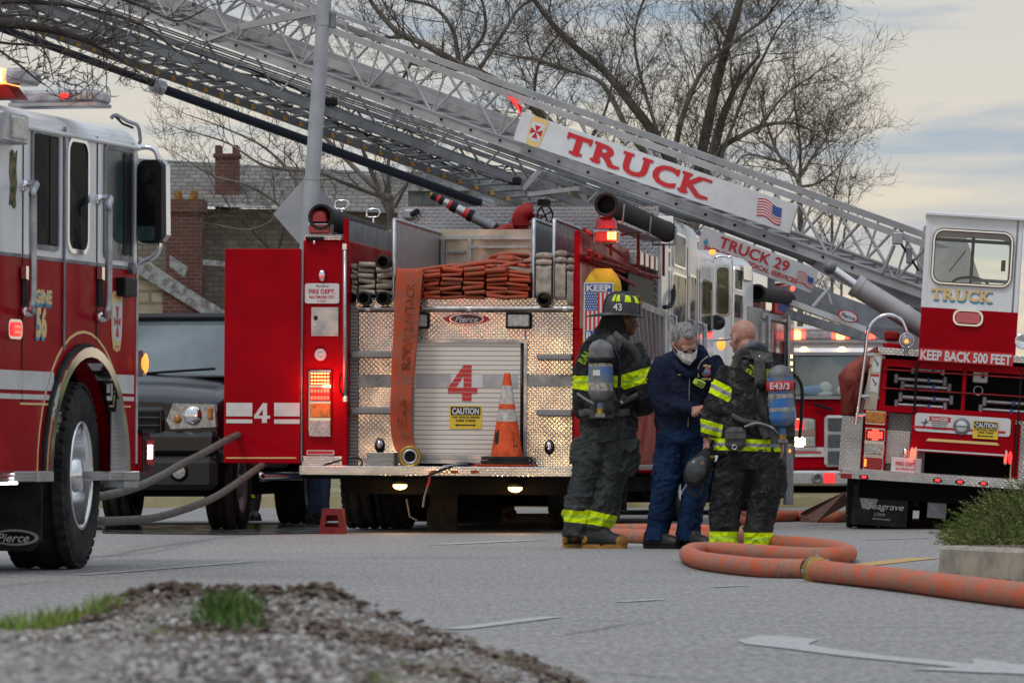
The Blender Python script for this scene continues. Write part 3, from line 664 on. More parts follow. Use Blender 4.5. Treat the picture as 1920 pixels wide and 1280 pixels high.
# four lamp cluster
g = MB(); panel(g, E4, 578, 694, 622, 818, .27, .30, 'chrome', .01); cl = g.build('lamp_cluster', e4)
for (x, y, d, pw) in ((604, 722, .12, 4.5), (1150, 442, .12, 3)):
    lt = bpy.data.lights.new('tail_glow', 'POINT'); lt.energy = pw; lt.color = (1, .10, .04); lt.shadow_soft_size = .05; lo = bpy.data.objects.new('tail_glow', lt); COL.objects.link(lo); lo.parent = e4; lo.location = f4(x, y, d)
for (y0, y1, m, em) in ((697, 722, 'lens_red', 'glow_redhot'), (726, 752, 'lens_red', 'glow_red'), (756, 783, 'lens_amber', None), (788, 815, 'lens_clear', None)):
    g = MB(); panel(g, E4, 581, y0, 619, y1, .255, .27, m, .006)
    if em:
        for r_ in range(4 if em == 'glow_redhot' else 2):
            for k in range(6):
                n_r = 4 if em == 'glow_redhot' else 2; c = f4(585+k*6, y0+(y1-y0)*(r_+.5)/n_r, .253); g.box(c, (.017, .006, .010 if n_r == 4 else .028), em)
    g.build('tail_lamp', cl)
g = MB(); a = f4(601, 848, .298); g.box((a.x, .297, a.z), (.24, .006, .035), 'letter_red', .004); g.ring([V((a.x+x, .293, a.z+z)) for x, z in rr(.24, .04, .01)], [V((a.x+x, .293, a.z+z)) for x, z in rr(.225, .028, .008)], (0, .004, 0), 'sign_white'); g.build('emblem_strip', e4)
# warning lights on corners
def corner_light(x0, x1, yt, ym, yb, d, lit):
    o = MB(); panel(o, E4, x0, ym+5, x1, yb, d, d+.14, 'alu', .008); par = o.build('warning_light', e4)
    q = MB(); panel(q, E4, x0+2, ym+7, x1-2, yb-2, d-.012, d+.02, 'lens_red', .01)
    if lit:
        for i in range(3):
            for j in range(3): c = f4(x1-19+i*6, yb-9-j*5, d-.014); q.box(c, (.02, .006, .016), 'glow_redhot')
    q.build('lens', par)
    cx_ = (x0+x1)/2; c = f4(cx_, ym+2, d+.07); s_ = (x1-x0)/2/220*.86; q = MB()
    q.loft([[V((c.x+x*s_*2*k, c.y+y*s_*1.6*k, c.z+z)) for x, y in rr(1, 1, .3, 4)] for z, k in ((0, 1), (.05, .95), (.085, .85), (.098, .7))], 'lens_red'); q.build('beacon_dome', par)
corner_light(576, 621, 394, 414, 440, .30, False); corner_light(1112, 1160, 404, 427, 456, .28, True)
g = MB(); c = f4(590, 447, .25); g.box(c, (.16, .04, .03), 'black', .006); g.ell((c.x-.07, c.y, c.z), (.02, .02, .015), 'glow_dimred', 8, 6); g.ell((c.x, c.y-.02, c.z-.035), (.012, .012, .02), 'chrome', 8, 6); g.build('side_marker', e4)
# centre rear wall
YB = .46
g = MB(); panel(g, E4, 653, 570, 672, 876, YB-.02, YB+.1, 'rib_grey')
panel(g, E4, 672, 586, 772, 876, YB, YB+.1, 'tread_rear'); panel(g, E4, 985, 586, 1074, 876, YB, YB+.1, 'tread_rear'); panel(g, E4, 772, 586, 985, 637, YB-.004, YB+.1, 'tread_rear')
panel(g, E4, 668, 559, 1074, 574, YB-.03, YB+.6, 'tread_rear'); g.build('rear_wall', e4)
g = MB(); a, b_ = f4(670, 578, YB-.06), f4(1076, 578, YB-.06); g.cyl(a, b_, .018, 'alu', seg=12)
for x in (690, 788, 880, 1060): c = f4(x, 578, YB-.06); g.cyl(c-V((.02, 0, 0)), c+V((.02, 0, 0)), .026, 'chrome', seg=12)
g.build('hand_rail', e4)
for (x0, x1) in ((668, 746), (985, 1072)):
    g = MB(); panel(g, E4, x0, 702, x1, 725, YB-.006, YB, 'alu_dull', .001); g.build('plain_plate', e4)
for (x0, x1, y0, y1) in ((657, 738, 658, 671), (657, 738, 763, 776), (1006, 1072, 664, 675), (1006, 1072, 767, 780)):
    g = MB(); panel(g, E4, x0, y0, x1, y1, YB-.13, YB, 'grip_bar', .012); g.build('folding_step', e4)
for (x, y) in ((712, 835), (1030, 838)):
    g = MB(); c = f4(x, y, YB-.01); g.ell(c, (.045, .04, .065), 'black', 14, 8); g.ell((c.x, c.y-.012, c.z+.012), (.035, .04, .045), 'chrome', 14, 8); g.build('chrome_lamp', e4)
def lampbox(x0, x1, y0, y1, d):
    o = MB(); panel(o, E4, x0, y0, x1, y1, d-.06, d, 'black', .012); p_ = o.build('work_light', e4); q = MB(); panel(q, E4, x0+4, y0+4, x1-4, y1-4, d-.066, d-.05, 'lens_clear', .006); q.build('lens', p_)
lampbox(779, 804, 586, 616, YB); lampbox(948, 996, 586, 616, YB)
g = MB(); c = f4(875, 598, YB-.005)
g.prism([V((c.x+.165*math.cos(a*6.283/40), c.y, c.z+.052*math.sin(a*6.283/40))) for a in range(40)], (0, -.006, 0), 'letter_red')
g.prism([V((c.x+.15*math.cos(a*6.283/40), c.y-.006, c.z+.046*math.sin(a*6.283/40))) for a in range(40)], (0, -.003, 0), 'chrome')
g.prism([V((c.x+.138*math.cos(a*6.283/40), c.y-.009, c.z+.040*math.sin(a*6.283/40))) for a in range(40)], (0, -.003, 0), 'black_gloss')
for s_ in (-1, 1): g.prism([(c.x+s_*.15, c.y, c.z+.035), (c.x+s_*.205, c.y, c.z), (c.x+s_*.15, c.y, c.z-.035)], (0, -.008, 0), 'letter_red')
g.text('Pierce', (c.x, c.y-.013, c.z), X4, Z4, .052, 'sign_white', w=.20, bold=.01, shear=.35); g.build('maker_badge', e4)
# roller door
g = MB(); panel(g, E4, 775, 641, 976, 853, YB-.01, YB+.05, 'roll_door'); panel(g, E4, 775, 853, 976, 860, YB-.02, YB+.05, 'alu')
c = f4(868, 718, YB-.013)
def four(mb, c, k, m, y, stripes=0):
    pol = [[(.2, .5), (.42, .5), (.42, -.5), (.12, -.5), (.12, -.30), (.2, -.30)]]
    pts = [(.02, .5), (.26, .5), (.26, -.13), (.38, -.13), (.38, -.28), (.26, -.28), (.26, -.5), (-.03, -.5), (-.03, -.28), (-.42, -.28), (-.42, -.14)]
    hol = [(-.03, .19), (-.22, -.13), (-.03, -.13)]
    # outline with a slit into the counter
    P_ = [(-.42, -.28), (-.42, -.13), (.0, .5), (.24, .5), (.24, -.13), (.40, -.13), (.40, -.28), (.24, -.28), (.24, -.5), (-.02, -.5), (-.02, -.28)]
    def clip(poly, z0, z1):
        def cl(poly, f):
            o = []
            for i in range(len(poly)):
                a, b = poly[i-1], poly[i]; fa, fb = f(a), f(b)
                if (fa >= 0) != (fb >= 0): t = fa/(fa-fb); o.append((a[0]+(b[0]-a[0])*t, a[1]+(b[1]-a[1])*t))
                if fb >= 0: o.append(b)
            return o
        return cl(cl(poly, lambda p: p[1]-z0), lambda p: z1-p[1])
    parts = [[(-.42, -.28), (.40, -.28), (.40, -.13), (-.42, -.13)], [(-.02, -.5), (.24, -.5), (.24, -.28), (-.02, -.28)], [(.02, -.13), (.24, -.13), (.24, .5), (.02, .5)], [(-.42, -.13), (-.20, -.13), (.02, .20), (.02, .5)]]
    for p_ in parts:
        if stripes:
            z = -.5
            while z < .5:
                q = clip(p_, z+.012, z+stripes-.012); z += stripes
                if len(q) > 2: mb.prism([V((c.x+a*k, y, c.z+b*k)) for a, b in q], (0, -.003, 0), m)
        else: mb.prism([V((c.x+a*k, y, c.z+b*k)) for a, b in p_], (0, -.003, 0), m)
panel(g, E4, 846, 702, 905, 726, YB-.0125, YB-.01, 'sign_white')
panel(g, E4, 780, 702, 846, 726, YB-.012, YB-.01, 'door_band'); panel(g, E4, 905, 702, 972, 726, YB-.012, YB-.01, 'door_band')
four(g, c, .31, 'letter_red', YB-.0135, .13)
def caution(g, c, w_, h_, y, line='THIS VEHICLE MAKES'):
    g.box((c.x, y, c.z), (w_, .003, h_), 'sign_yellow'); yy = y-.003
    g.box((c.x, yy, c.z+h_*.28), (w_*.92, .002, h_*.36), 'letter_black')
    g.text('CAUTION', (c.x, yy-.001, c.z+h_*.28), X4, Z4, h_*.26, 'sign_white', w=w_*.84, bold=.04)
    g.text(line, (c.x, yy+.001, c.z+h_*.01), X4, Z4, h_*.09, 'letter_black', w=w_*.88, bold=.03); g.text('WIDE TURNS', (c.x, yy+.001, c.z-h_*.14), X4, Z4, h_*.10, 'letter_black', w=w_*.62, bold=.03)
    g.box((c.x, yy, c.z-h_*.34), (w_*.5, .002, h_*.05), 'letter_black')
    for s_ in (-1, 1): g.prism([(c.x+s_*w_*.25, yy+.001, c.z-h_*.28), (c.x+s_*w_*.33, yy+.001, c.z-h_*.34), (c.x+s_*w_*.25, yy+.001, c.z-h_*.40)], (0, -.002, 0), 'letter_black')
caution(g, f4(873, 782, YB-.012), 61/218, 43/218, YB-.014)
g.build('roller_door', e4)
g = MB(); panel(g, E4, 770, 637, 990, 642, YB-.03, YB+.02, 'alu'); panel(g, E4, 977, 642, 981, 862, YB-.02, YB+.02, 'black'); panel(g, E4, 981, 642, 988, 866, YB-.03, YB+.02, 'alu'); panel(g, E4, 770, 642, 775, 866, YB-.03, YB+.02, 'alu'); panel(g, E4, 770, 862, 990, 868, YB-.04, YB+.02, 'alu'); g.build('door_frame', e4)
# open red compartment door to the left
g = MB(); a = f4(419, 868, .24); b_ = f4(564, 466, .24); g.bx((a.x, .24, a.z), (b_.x, .29, b_.z), 'red_paint', .008)
yy = .239
def blk(mb, x0, y0, x1, y1, m, d=.236): 
    p_, q_ = f4(x0, y1, d), f4(x1, y0, d); mb.bx((p_.x, d, p_.z), (q_.x, d+.005, q_.z), m)
blk(g, 424, 755, 473, 780, 'white_stripe'); blk(g, 424, 786, 473, 793, 'white_stripe'); blk(g, 514, 755, 562, 780, 'white_stripe'); blk(g, 514, 786, 562, 794, 'white_stripe')
c = f4(492, 774, .24); four(g, c, .17, 'white_stripe', .239)
p_, q_ = f4(424, 858, .238), f4(552, 858, .238); g.prism([p_+V((0, 0, .006)), q_+V((0, 0, .006)), f4(557, 859, .238), q_-V((0, 0, .006)), p_-V((0, 0, .006))], (0, -.002, 0), 'gold')
g.build('compartment_door', e4)
g = MB(); a, b_ = f4(565, 866, .27), f4(565, 468, .27); g.cyl(a, b_, .010, 'steel_grey', seg=8); g.build('door_hinge', e4)
# hose bed: dividers, walls
def divider(x, ytop, ybot, length, m='alu', cap=True):
    a = f4(x, ybot, YB); t_ = f4(x, ytop, YB); g = MB(); g.bx((a.x-.006, YB, a.z), (a.x+.006, YB+length, t_.z), m)
    if cap: g.tube([(a.x, YB, a.z), (a.x, YB, t_.z), (a.x, YB+.02, t_.z+.01), (a.x, YB+length, t_.z+.01)], .020, 'alu', 8)
    g.build('hosebed_divider', e4)
divider(738, 414, 574, 2.6); divider(1000, 414, 574, 2.4); divider(1038, 414, 574, 2.4)
g = MB(); a = f4(655, 560, YB+.1); t_ = f4(655, 414, YB+.1); g.bx((a.x-.01, YB+.0, a.z), (a.x+.01, YB+2.6, t_.z), 'alu_dull'); g.build('hosebed_wall', e4)
g = MB(); a = f4(655, 560, 3.0); b_ = f4(1090, 425, 3.06)
panel(g, E4, 655, 430, 1078, 560, 3.06, 3.1, 'alu_warm'); panel(g, E4, 820, 442, 1000, 449, 3.0, 3.06, 'alu'); panel(g, E4, 884, 460, 1000, 465, 3.0, 3.06, 'alu'); panel(g, E4, 876, 449, 884, 500, 3.0, 3.06, 'alu'); panel(g, E4, 826, 449, 834, 500, 3.0, 3.06, 'alu_dull'); panel(g, E4, 838, 470, 872, 474, 3.0, 3.06, 'alu_dull'); g.build('hosebed_bulkhead', e4)
g = MB(); a = f4(655, 574, YB); b_ = f4(1074, 562, YB); g.bx((a.x, YB+.1, a.z-.05), (b_.x, 3.0, a.z+.04), 'alu_dull'); g.build('hosebed_floor', e4)
g = MB(); YC = 5.6; a = f4(744, 640, YC); b_ = f4(1234, 386, YC); wd, hh = b_.x-a.x, b_.z-a.z
pts = [(a.x, a.z), (b_.x, a.z), (b_.x, b_.z)]+[(a.x+.09-.09*math.sin(R(k*15)), b_.z-.09+.09*math.cos(R(k*15))) for k in range(7)]
g.prism([(x, YC, z) for x, z in pts], (0, .06, 0), 'tread_big'); g.build('cab_rear_plate', e4)
g = MB(); c = f4(768, 402, YC-.05); g.box(c, (.12, .1, .10), 'alu_dull', .02, None); g.cyl((c.x+.04, c.y-.06, c.z), (c.x+.10, c.y-.16, c.z+.02), .03, 'black', seg=10); g.build('deck_lamp', e4)
# deck gun
g = MB(); b0, b1 = f4(940, 434, 4.2), f4(806, 365, 4.2); d_ = b1-b0
segs = [(0, .10, .05, 'black'), (.10, .22, .055, 'steel_grey'), (.22, .40, .05, 'steel_grey'), (.40, .46, .058, 'black'), (.46, .52, .05, 'letter_red'), (.52, .62, .047, 'alu'), (.62, .70, .052, 'black'), (.70, .74, .045, 'letter_red'), (.74, .80, .042, 'alu'), (.80, .86, .04, 'black'), (.86, .90, .038, 'letter_red'), (.90, .97, .036, 'black'), (.97, 1.0, .03, 'brass')]
for t0, t1, r_, m in segs: g.cyl(b0+d_*t0, b0+d_*t1, r_, m, seg=14)
dg = g.build('deck_gun', e4)
g = MB(); g.tube(smoothpath([f4(925, 436, 4.2), f4(950, 432, 4.2), f4(965, 428, 4.2)]), .06, 'red_dull', 12); g.tube(smoothpath([f4(976, 440, 4.3), f4(975, 420, 4.3), f4(980, 402, 4.3), f4(1000, 394, 4.3)]), .085, 'red_dull', 14); c = f4(976, 420, 4.3); g.cyl(c-V((0, 0, .02)), c+V((0, 0, .02)), .105, 'red_dull', seg=18); g.cyl(f4(976, 437, 4.3), f4(976, 448, 4.3), .08, 'steel_grey'); g.build('swivel_elbow', dg)
g = MB(); c = f4(1022, 404, 4.1); T = Matrix.Translation(c) @ Matrix.Rotation(R(25), 4, 'Z'); ring_ = [V((.075*math.cos(k*6.283/24), 0, .09*math.sin(k*6.283/24))) for k in range(24)]
g.tube([T @ p for p in ring_], .009, 'black', 6, closed=True)
for k in range(4): a = k*1.5708+.5; g.cyl(T @ V((0, 0, 0)), T @ V((.075*math.cos(a), 0, .09*math.sin(a))), .008, 'black', seg=6)
g.cyl(c, f4(1002, 400, 4.2), .018, 'steel_grey'); g.build('hand_wheel', dg)
# right side: ladder rack, bracket, rail, cab
g = MB()
def s4(px, py, x0=1.30): return E4.s(px, py, x0)
y0_, y1_ = s4(1172, 600).y, s4(1250, 600).y
zt, zb = 2.10, 1.62
g = MB(); yA, yB = .9, 5.3
ta, tb = s4(1160, 553), s4(1250, 590); ba, bb = s4(1178, 661), s4(1250, 694)
def rail(a, b, r_, m='ladder_metal'): g.prism([a+V((0, 0, r_)), b+V((0, 0, r_)), b-V((0, 0, r_)), a-V((0, 0, r_))], (-.05, 0, 0), m)
rail(ta, tb, .032); rail(ba, bb, .032)
lad = g.build('stored_ladder', e4)
for k in range(10):
    t_ = (k+.5)/10; a = ta.lerp(tb, t_); b_ = ba.lerp(bb, t_); q = MB(); q.cyl(a-V((.025, 0, 0)), b_-V((.025, 0, 0)), .030, 'ladder_metal', seg=8); q.build('rung', lad)
g = MB(); 
for (x0, y0, x1, y1) in ((1098, 468, 1195, 506), (1100, 482, 1235, 520), (1165, 440, 1210, 430), (1150, 512, 1190, 535), (1095, 430, 1170, 480)): g.tube([s4(x0, y0, 1.22), s4(x1, y1, 1.26)], .016, 'red_dull', 6)
a, b_ = s4(1112, 486, 1.2), s4(1235, 526, 1.2); g.prism([a+V((0, 0, .04)), b_+V((0, 0, .04)), b_-V((0, 0, .03)), a-V((0, 0, .03))], (-.16, 0, 0), 'red_dull')
for k in range(5): c = s4(1125+k*22, 488+k*8, 1.16); g.cyl(c-V((.05, 0, 0)), c+V((.05, 0, 0)), .028, 'black', seg=10)
for x in (1103, 1118): c = f4(x, 480, .26); g.cyl(c, c+V((0, .2, 0)), .030, 'red_dull', seg=14); g.cyl(c-V((0, .004, 0)), c, .018, 'black', seg=12)
g.build('ladder_bracket', e4)
g = MB(); a, b_ = s4(1200, 470, 1.24), s4(1238, 510, 1.24); g.bx((1.10, a.y, b_.z), (1.24, b_.y, a.z), 'lens_clear', .01); 
for k in range(5): y = a.y+(b_.y-a.y)*k/4; g.bx((1.24, y-.06, b_.z), (1.25, y+.06, a.z), 'lens_red')
g.build('side_warning_light', e4)
g = MB(); a, b_ = s4(1090, 505, 1.235), s4(1240, 640, 1.235); g.bx((.95, 3.2, 1.7), (1.22, 5.4, 2.35), 'black', .01); g.bx((.95, .9, 1.7), (1.15, 3.2, 2.0), 'red_dull', .01); g.build('pump_panel', e4)
g = MB(); g.tube([s4(1247, 448, 1.22), s4(1247, 520, 1.22), s4(1248, 610, 1.24), s4(1250, 668, 1.26)], .03, 'alu', 10)
for y in (470, 505, 590): c = s4(1247, y, 1.22); g.box(c, (.10, .08, .05), 'chrome', .01)
g.tube(smoothpath([s4(1262, 536, 1.26), s4(1263, 555, 1.30), s4(1258, 572, 1.30), s4(1246, 576, 1.28)]), .022, 'rubber', 8); g.build('handrail_pipe', e4)
# work light box on cab corner
g = MB(); a = f4(1228, 405, YC-.16); b_ = f4(1262, 432, YC-.16); g.bx((a.x, YC-.16, b_.z), (b_.x, YC, a.z), 'chrome', .01); wl = g.build('work_light', e4); g = MB(); panel(g, E4, 1232, 419, 1258, 427, YC-.17, YC-.15, 'glow_white'); MATS['lamp_soft'] = mat('lamp_soft', (.9, .9, .88), .3, emit=.5); g = MB(); panel(g, E4, 1232, 419, 1258, 427, YC-.17, YC-.15, 'lamp_soft', .004); g.build('lens', wl)
xs_ = 1.26
def cabbody(g, y0, y1, ztop, zbot, rad=.16):
    prof = [(-1.2, zbot), (xs_, zbot), (xs_, ztop-rad)]+[(xs_-rad+rad*math.cos(R(a)), ztop-rad+rad*math.sin(R(a))) for a in (22, 45, 67, 90)]+[(-1.2+rad, ztop)]+[(-1.2+rad-rad*math.sin(R(a)), ztop-rad+rad*math.cos(R(a))) for a in (22, 45, 67)]+[(-1.2, ztop-rad)]
    g.prism([(x, y0, z) for x, z in prof], (0, y1-y0, 0), 'white_paint')
zt1 = f4(1262, 389, YC).z; zt2 = E4.s(1312, 470, xs_).z+.06
g = MB(); cabbody(g, YC+.06, 9.1, zt1, 1.35); cabbody(g, 9.12, 10.9, zt2, 1.35); g.bx((-1.2, YC+.06, .5), (xs_, 10.9, 1.35), 'red_paint', .02); g.build('cab', e4)
def swin(y0, y1, z0, z1, nm='cab_window', par=None, x=xs_):
    g = MB(); g.prism([(x+.004, (y0+y1)/2+a, (z0+z1)/2+b) for a, b in rr(y1-y0, z1-z0, .06)], (.004, 0, 0), 'glass_dark')
    g.ring([(x+.002, (y0+y1)/2+a, (z0+z1)/2+b) for a, b in rr(y1-y0+.05, z1-z0+.05, .07)], [(x+.002, (y0+y1)/2+a, (z0+z1)/2+b) for a, b in rr(y1-y0, z1-z0, .06)], (.012, 0, 0), 'chrome'); g.build(nm, e4)
za = lambda y: H-(y-HY)/F*47.5
swin(7.2, 8.2, 1.95, 2.45) if False else None
swin(6.6, 7.9, za(600), za(512)); swin(6.7, 7.8, za(492), za(436)); swin(8.3, 8.9, za(600), za(505)); swin(9.5, 10.6, za(605), za(505))
g = MB(); 
for y in (6.35, 8.12, 9.11, 9.35): g.bx((xs_, y-.012, 1.36), (xs_+.006, y+.012, za(450) if y < 9 else za(485)), 'steel_grey')
for y in (6.45, 8.2, 9.25, 9.45): g.tube([(xs_, y, za(590)), (xs_+.06, y, za(592)), (xs_+.06, y, za(700)), (xs_, y, za(702))], .016, 'alu', 8)
g.build('door_handle', e4)
g = MB(); g.box((xs_+.05, 10.2, zt2-.04), (.06, .12, .05), 'glow_amber_dim', .01); g.build('marker_light', e4)
# mirror
g = MB(); ym = 10.9; c = f4(1355, 545, ym); hw, hh = .085, 98/2/185+.0
o_ = [V((c.x+x, ym, c.z+z)) for x, z in rr(.17, .56, .05)]; i_ = [V((c.x+x, ym, c.z+z)) for x, z in rr(.13, .50, .04)]
g.ring(o_, i_, (0, .03, 0), 'chrome'); mat('mirror_glass', (.20, .19, .13), .08, .9, col2=(.08, .075, .04), vs=3)
g.prism([V((c.x+x, ym+.01, c.z+z)) for x, z in rr(.13, .50, .04)], (0, .015, 0), 'mirror_glass')
fr = MB(); fr.tube(smoothpath([(xs_, ym, c.z+.30), (c.x-.08, ym, c.z+.36), (c.x+.05, ym, c.z+.36), (c.x+.105, ym, c.z+.30), (c.x+.105, ym, c.z-.3), (c.x+.10, ym, c.z-.48), (c.x+.06, ym, c.z-.52), (xs_, ym, c.z-.53)], 6), .012, 'chrome', 8)
mo = g.build('side_mirror', e4); fr.build('mirror_frame', mo)
g = MB(); c2 = f4(1345, 604, ym); g.lathe((c2.x, ym, c2.z), (0, -1, 0), [(0, .012), (.06, .008), (.085, -.002), (.085, -.02), (.04, -.05), (0, -.06)], 'black_gloss', 24); g.build('convex_mirror', mo)
# suction hoses on top
def suction(px, py, d0, ln, r_, label, dx=0, dz=0):
    a = f4(px, py, d0); b_ = a+V((dx, ln, dz)); root = thing('suction_hose', label, 'suction hose', E4.M @ a, 'thick black suction hoses on the engines')
    g = MB(); T = E4.M
    g.tube([T @ (a+(b_-a)*k/16) for k in range(17)], [r_*(1 if k % 2 else 1.02) for k in range(17)], 'rubber', 20, caps=False); u = (b_-a).normalized()
    g.lathe(T @ (a-u*.12), (T.to_3x3() @ u), [(r_*.86, .14), (r_*.86, .0), (r_*1.10, .0), (r_*1.13, .02), (r_*1.13, .07), (r_*1.02, .09), (r_*1.02, .14)], 'rubber', 24)
    g.lathe(T @ b_, (T.to_3x3() @ u), [(r_*1.03, -.12), (r_*1.08, -.1), (r_*1.08, 0), (0, 0)], 'rubber', 20)
    g.lathe(T @ (a-u*.06), (T.to_3x3() @ u), [(0, .1), (r_*.87, .1)], 'black', 20); g.build('hose_tube', root, True)
    return root, a, b_
su, a, b_ = suction(1140, 385, .35, 3.6, .092, 'thick black suction hose with an open round end on the right roof of engine 4', .12, -.06)
g = MB()
for k in (0.05, .5, .95): 
    c = a.lerp(b_, k); g.tube([(c.x-.11, c.y, c.z+.02), (c.x-.1, c.y, c.z-.13), (c.x+.1, c.y, c.z-.13), (c.x+.11, c.y, c.z+.02)], .012, 'alu', 6)
    g.cyl((c.x, c.y, c.z-.12), (c.x, c.y, c.z-.42), .014, 'red_dull', seg=6)
g.bx((a.x-.09, a.y+.1, a.z-.15), (a.x+.10, b_.y, a.z-.125), 'alu'); g.build('suction_hose_tray', e4)
su2, a, b_ = suction(606, 408, .40, 3.4, .10, 'thick black suction hose lying along the left roof edge of engine 4', .05, -.05)
for (x, y) in ((641, 384), (700, 400)):
    g = MB(); dd_ = 1.4 if x < 660 else 2.6; c = f4(x, y, dd_); g.tube(smoothpath([c+V((-.06, 0, -.03)), c+V((-.05, 0, .03)), c+V((.04, 0, .035)), c+V((.06, 0, 0)), c+V((.03, 0, -.035)), c+V((-.05, 0, -.035))], 4), .008, 'chrome', 6); g.cyl(c+V((0, 0, -.03)), c+V((0, 0, -.16)), .008, 'chrome', seg=6); g.build('hose_latch', e4)
# left outer panel support for hose
g = MB(); a = f4(608, 440, .5); g.bx((a.x-.08, .5, a.z-.03), (a.x+.1, 3.6, a.z+.02), 'alu_dull'); g.bx((a.x-.16, .45, a.z-.05), (f4(653, 440, .5).x, 5.4, a.z-.03), 'tread_rear'); g.build('side_deck', e4)
# ================================================================== ENGINE 56 (left edge)
E6 = Frame(155, 28.1, 14.5, .3)
e6 = thing('fire_engine', 'white over red fire engine cab numbered 56 cut off by the left edge', 'fire engine', E6.M, 'fire engines at the scene')
def s6(px, py, x0=0): return E6.s(px, py, x0)
Y6, Z6 = V((0, 1, 0)), V((0, 0, 1))
yF = s6(257, 500).y; yR = -2.3; zR = s6(137, 217).z; zD = s6(137, 490).z; zB = s6(100, 886).z
def sidepoly(mb, pts, x0, x1, m): mb.prism([(x0, y, z) for y, z in pts], (x1-x0, 0, 0), m)
g = MB(); rad = .13
prof = [(0, zD), (0, zR-rad)]+[(-rad+rad*math.cos(R(a)), zR-rad+rad*math.sin(R(a))) for a in (18, 36, 54, 72, 90)]+[(-1.2, zR+.10), (-2.3, zR)]+[(-2.4, zD)]
g.prism([(x, yR, z) for x, z in prof], (0, yF-yR-.0, 0), 'white_paint')
g.prism([(x*1.0, yF, z-.0) for x, z in [(-.03, zD)]+[(x-.03, z-.03) for x, z in prof[1:-2]]+[(-2.35, zD)]], (0, .10, 0), 'white_paint')
g.build('cab_upper', e6)
# lower red body with wheel arch cut out
Ra = .66; zw = .55
arch = [(Ra*math.cos(R(a)), zw+Ra*1.06*math.sin(R(a))) for a in range(0, 181, 10)]
low = [(yF, zD), (yF, zB), (Ra, zB)]+arch+[(-Ra, zB), (yR, zB), (yR, zD)]
g = MB(); sidepoly(g, low, -.18, 0, 'red_paint'); g.bx((-2.4, yR, zB), (-.9, yF, zD), 'red_paint'); g.bx((-.9, yF-.1, zB), (-.18, yF, zD), 'red_paint'); g.bx((-.9, yR, 1.25), (-.18, yF-.1, zD), 'underbody'); g.build('cab_lower', e6)
g = MB(); g.bx((-2.3, yR, .35), (-.75, yF, zB), 'underbody'); g.bx((-.9, -.75, zB), (-.7, .75, 1.25), 'underbody'); g.bx((-2.3, -12, .5), (-.3, yR, 1.0), 'underbody'); g.build('chassis', e6)
g = MB(); g.bx((-2.4, -9, .6), (-.02, yR-.15, 2.6), 'red_paint', .02) if False else g.bx((-2.4, yR-.02, zB), (-.01, yR-.3, 2.2), 'tread_side'); g.build('cab_rear_plate', e6)
def spanel(mb, fr, x0, y0, x1, y1, xa, xb, m, b=0):
    a = fr.s(x0, (y0+y1)/2, xa); c = fr.s(x1, (y0+y1)/2, xa); zc_ = (fr.s((x0+x1)/2, y0, xa).z, fr.s((x0+x1)/2, y1, xa).z)
    mb.bx((xa, a.y, zc_[0]), (xb, c.y, zc_[1]), m, b)
def zs(px, py): return s6(px, py).z
g = MB()
spanel(g, E6, -200, 690, 100, 727, .0, .004, 'white_stripe'); spanel(g, E6, -200, 735, 100, 745, .0, .004, 'white_stripe'); spanel(g, E6, 200, 702, 250, 737, .0, .004, 'white_stripe'); spanel(g, E6, 200, 743, 250, 751, .0, .004, 'white_stripe')
spanel(g, E6, 37, 755, 92, 759, .0, .005, 'gold'); spanel(g, E6, 205, 760, 244, 763, .0, .005, 'gold'); g.build('side_stripe', e6)
g = MB(); ring_ = lambda r_, x: [V((x, r_*math.cos(R(a)), zw+r_*1.06*math.sin(R(a)))) for a in range(0, 181, 9)]
def archband(r0, r1, xa, xb, m):
    o = ring_(r1, xa); i_ = ring_(r0, xa); n = len(o)
    for k in range(n-1): g.prism([o[k], o[k+1], i_[k+1], i_[k]], (xb-xa, 0, 0), m)
archband(.645, .70, -.05, .05, 'chrome'); archband(.70, .72, .0, .02, 'rubber'); archband(.775, .79, .0, .004, 'gold')
for s_ in (-1, 1): g.bx((-.05, s_*.64, zB-.03), (.05, s_*.72, zw), 'chrome', .01)
g.build('wheel_arch', e6)
g = MB()
for (x0, x1) in ((104, 122), (207, 226)): g = MB(); spanel(g, E6, x0, 772, x1, 884, .004, .01, 'tread_side'); g.build('tread_strip', e6)
for (x0, x1, y1) in ((28, 101, 903), (207, 262, 900)):
    g = MB(); spanel(g, E6, x0, 883, x1, y1, .10, -.12, 'tread_side', .006); spanel(g, E6, x0+(40 if x0 < 100 else 25), 886, x1, y1-1, .104, .10, 'alu'); 
    if x0 > 100: spanel(g, E6, 234, y1, 260, y1+14, .09, -.05, 'alu', .004)
    g.build('cab_step', e6)
g = MB(); spanel(g, E6, -40, 904, 33, 908, .10, .06, 'glow_white'); g.build('step_light', e6)
wheel('wheel', e6, (-.20, 0, .545), .545, .38, 1, rim_r=.31, rimm='chrome', steer=7.7); wheel('wheel', e6, (-2.1, 0, .545), .545, .38, -1, steer=7.7)
a = E6.f(77, 1033, -.72); b_ = E6.f(-60, 905, -.72)
g = MB(); g.prism([(b_.x, -.72, b_.z), (a.x, -.72, b_.z), (a.x, -.72, a.z+.06), (a.x-.06, -.72, a.z), (b_.x, -.72, a.z)], (0, .015, 0), 'rubber')
c = E6.f(28, 1007, -.725); g.prism([V((c.x+.145*math.cos(k*6.283/40), -.724, c.z+.046*math.sin(k*6.283/40))) for k in range(40)], (0, -.003, 0), 'alu'); g.prism([V((c.x-.008+.128*math.cos(k*6.283/40), -.727, c.z+.034*math.sin(k*6.283/40))) for k in range(40)], (0, -.002, 0), 'black')
g.text('Pierce', (c.x-.01, -.731, c.z), X4, Z4, .05, 'sign_white', w=.20, bold=.01, shear=.35); g.build('mud_flap', e6)
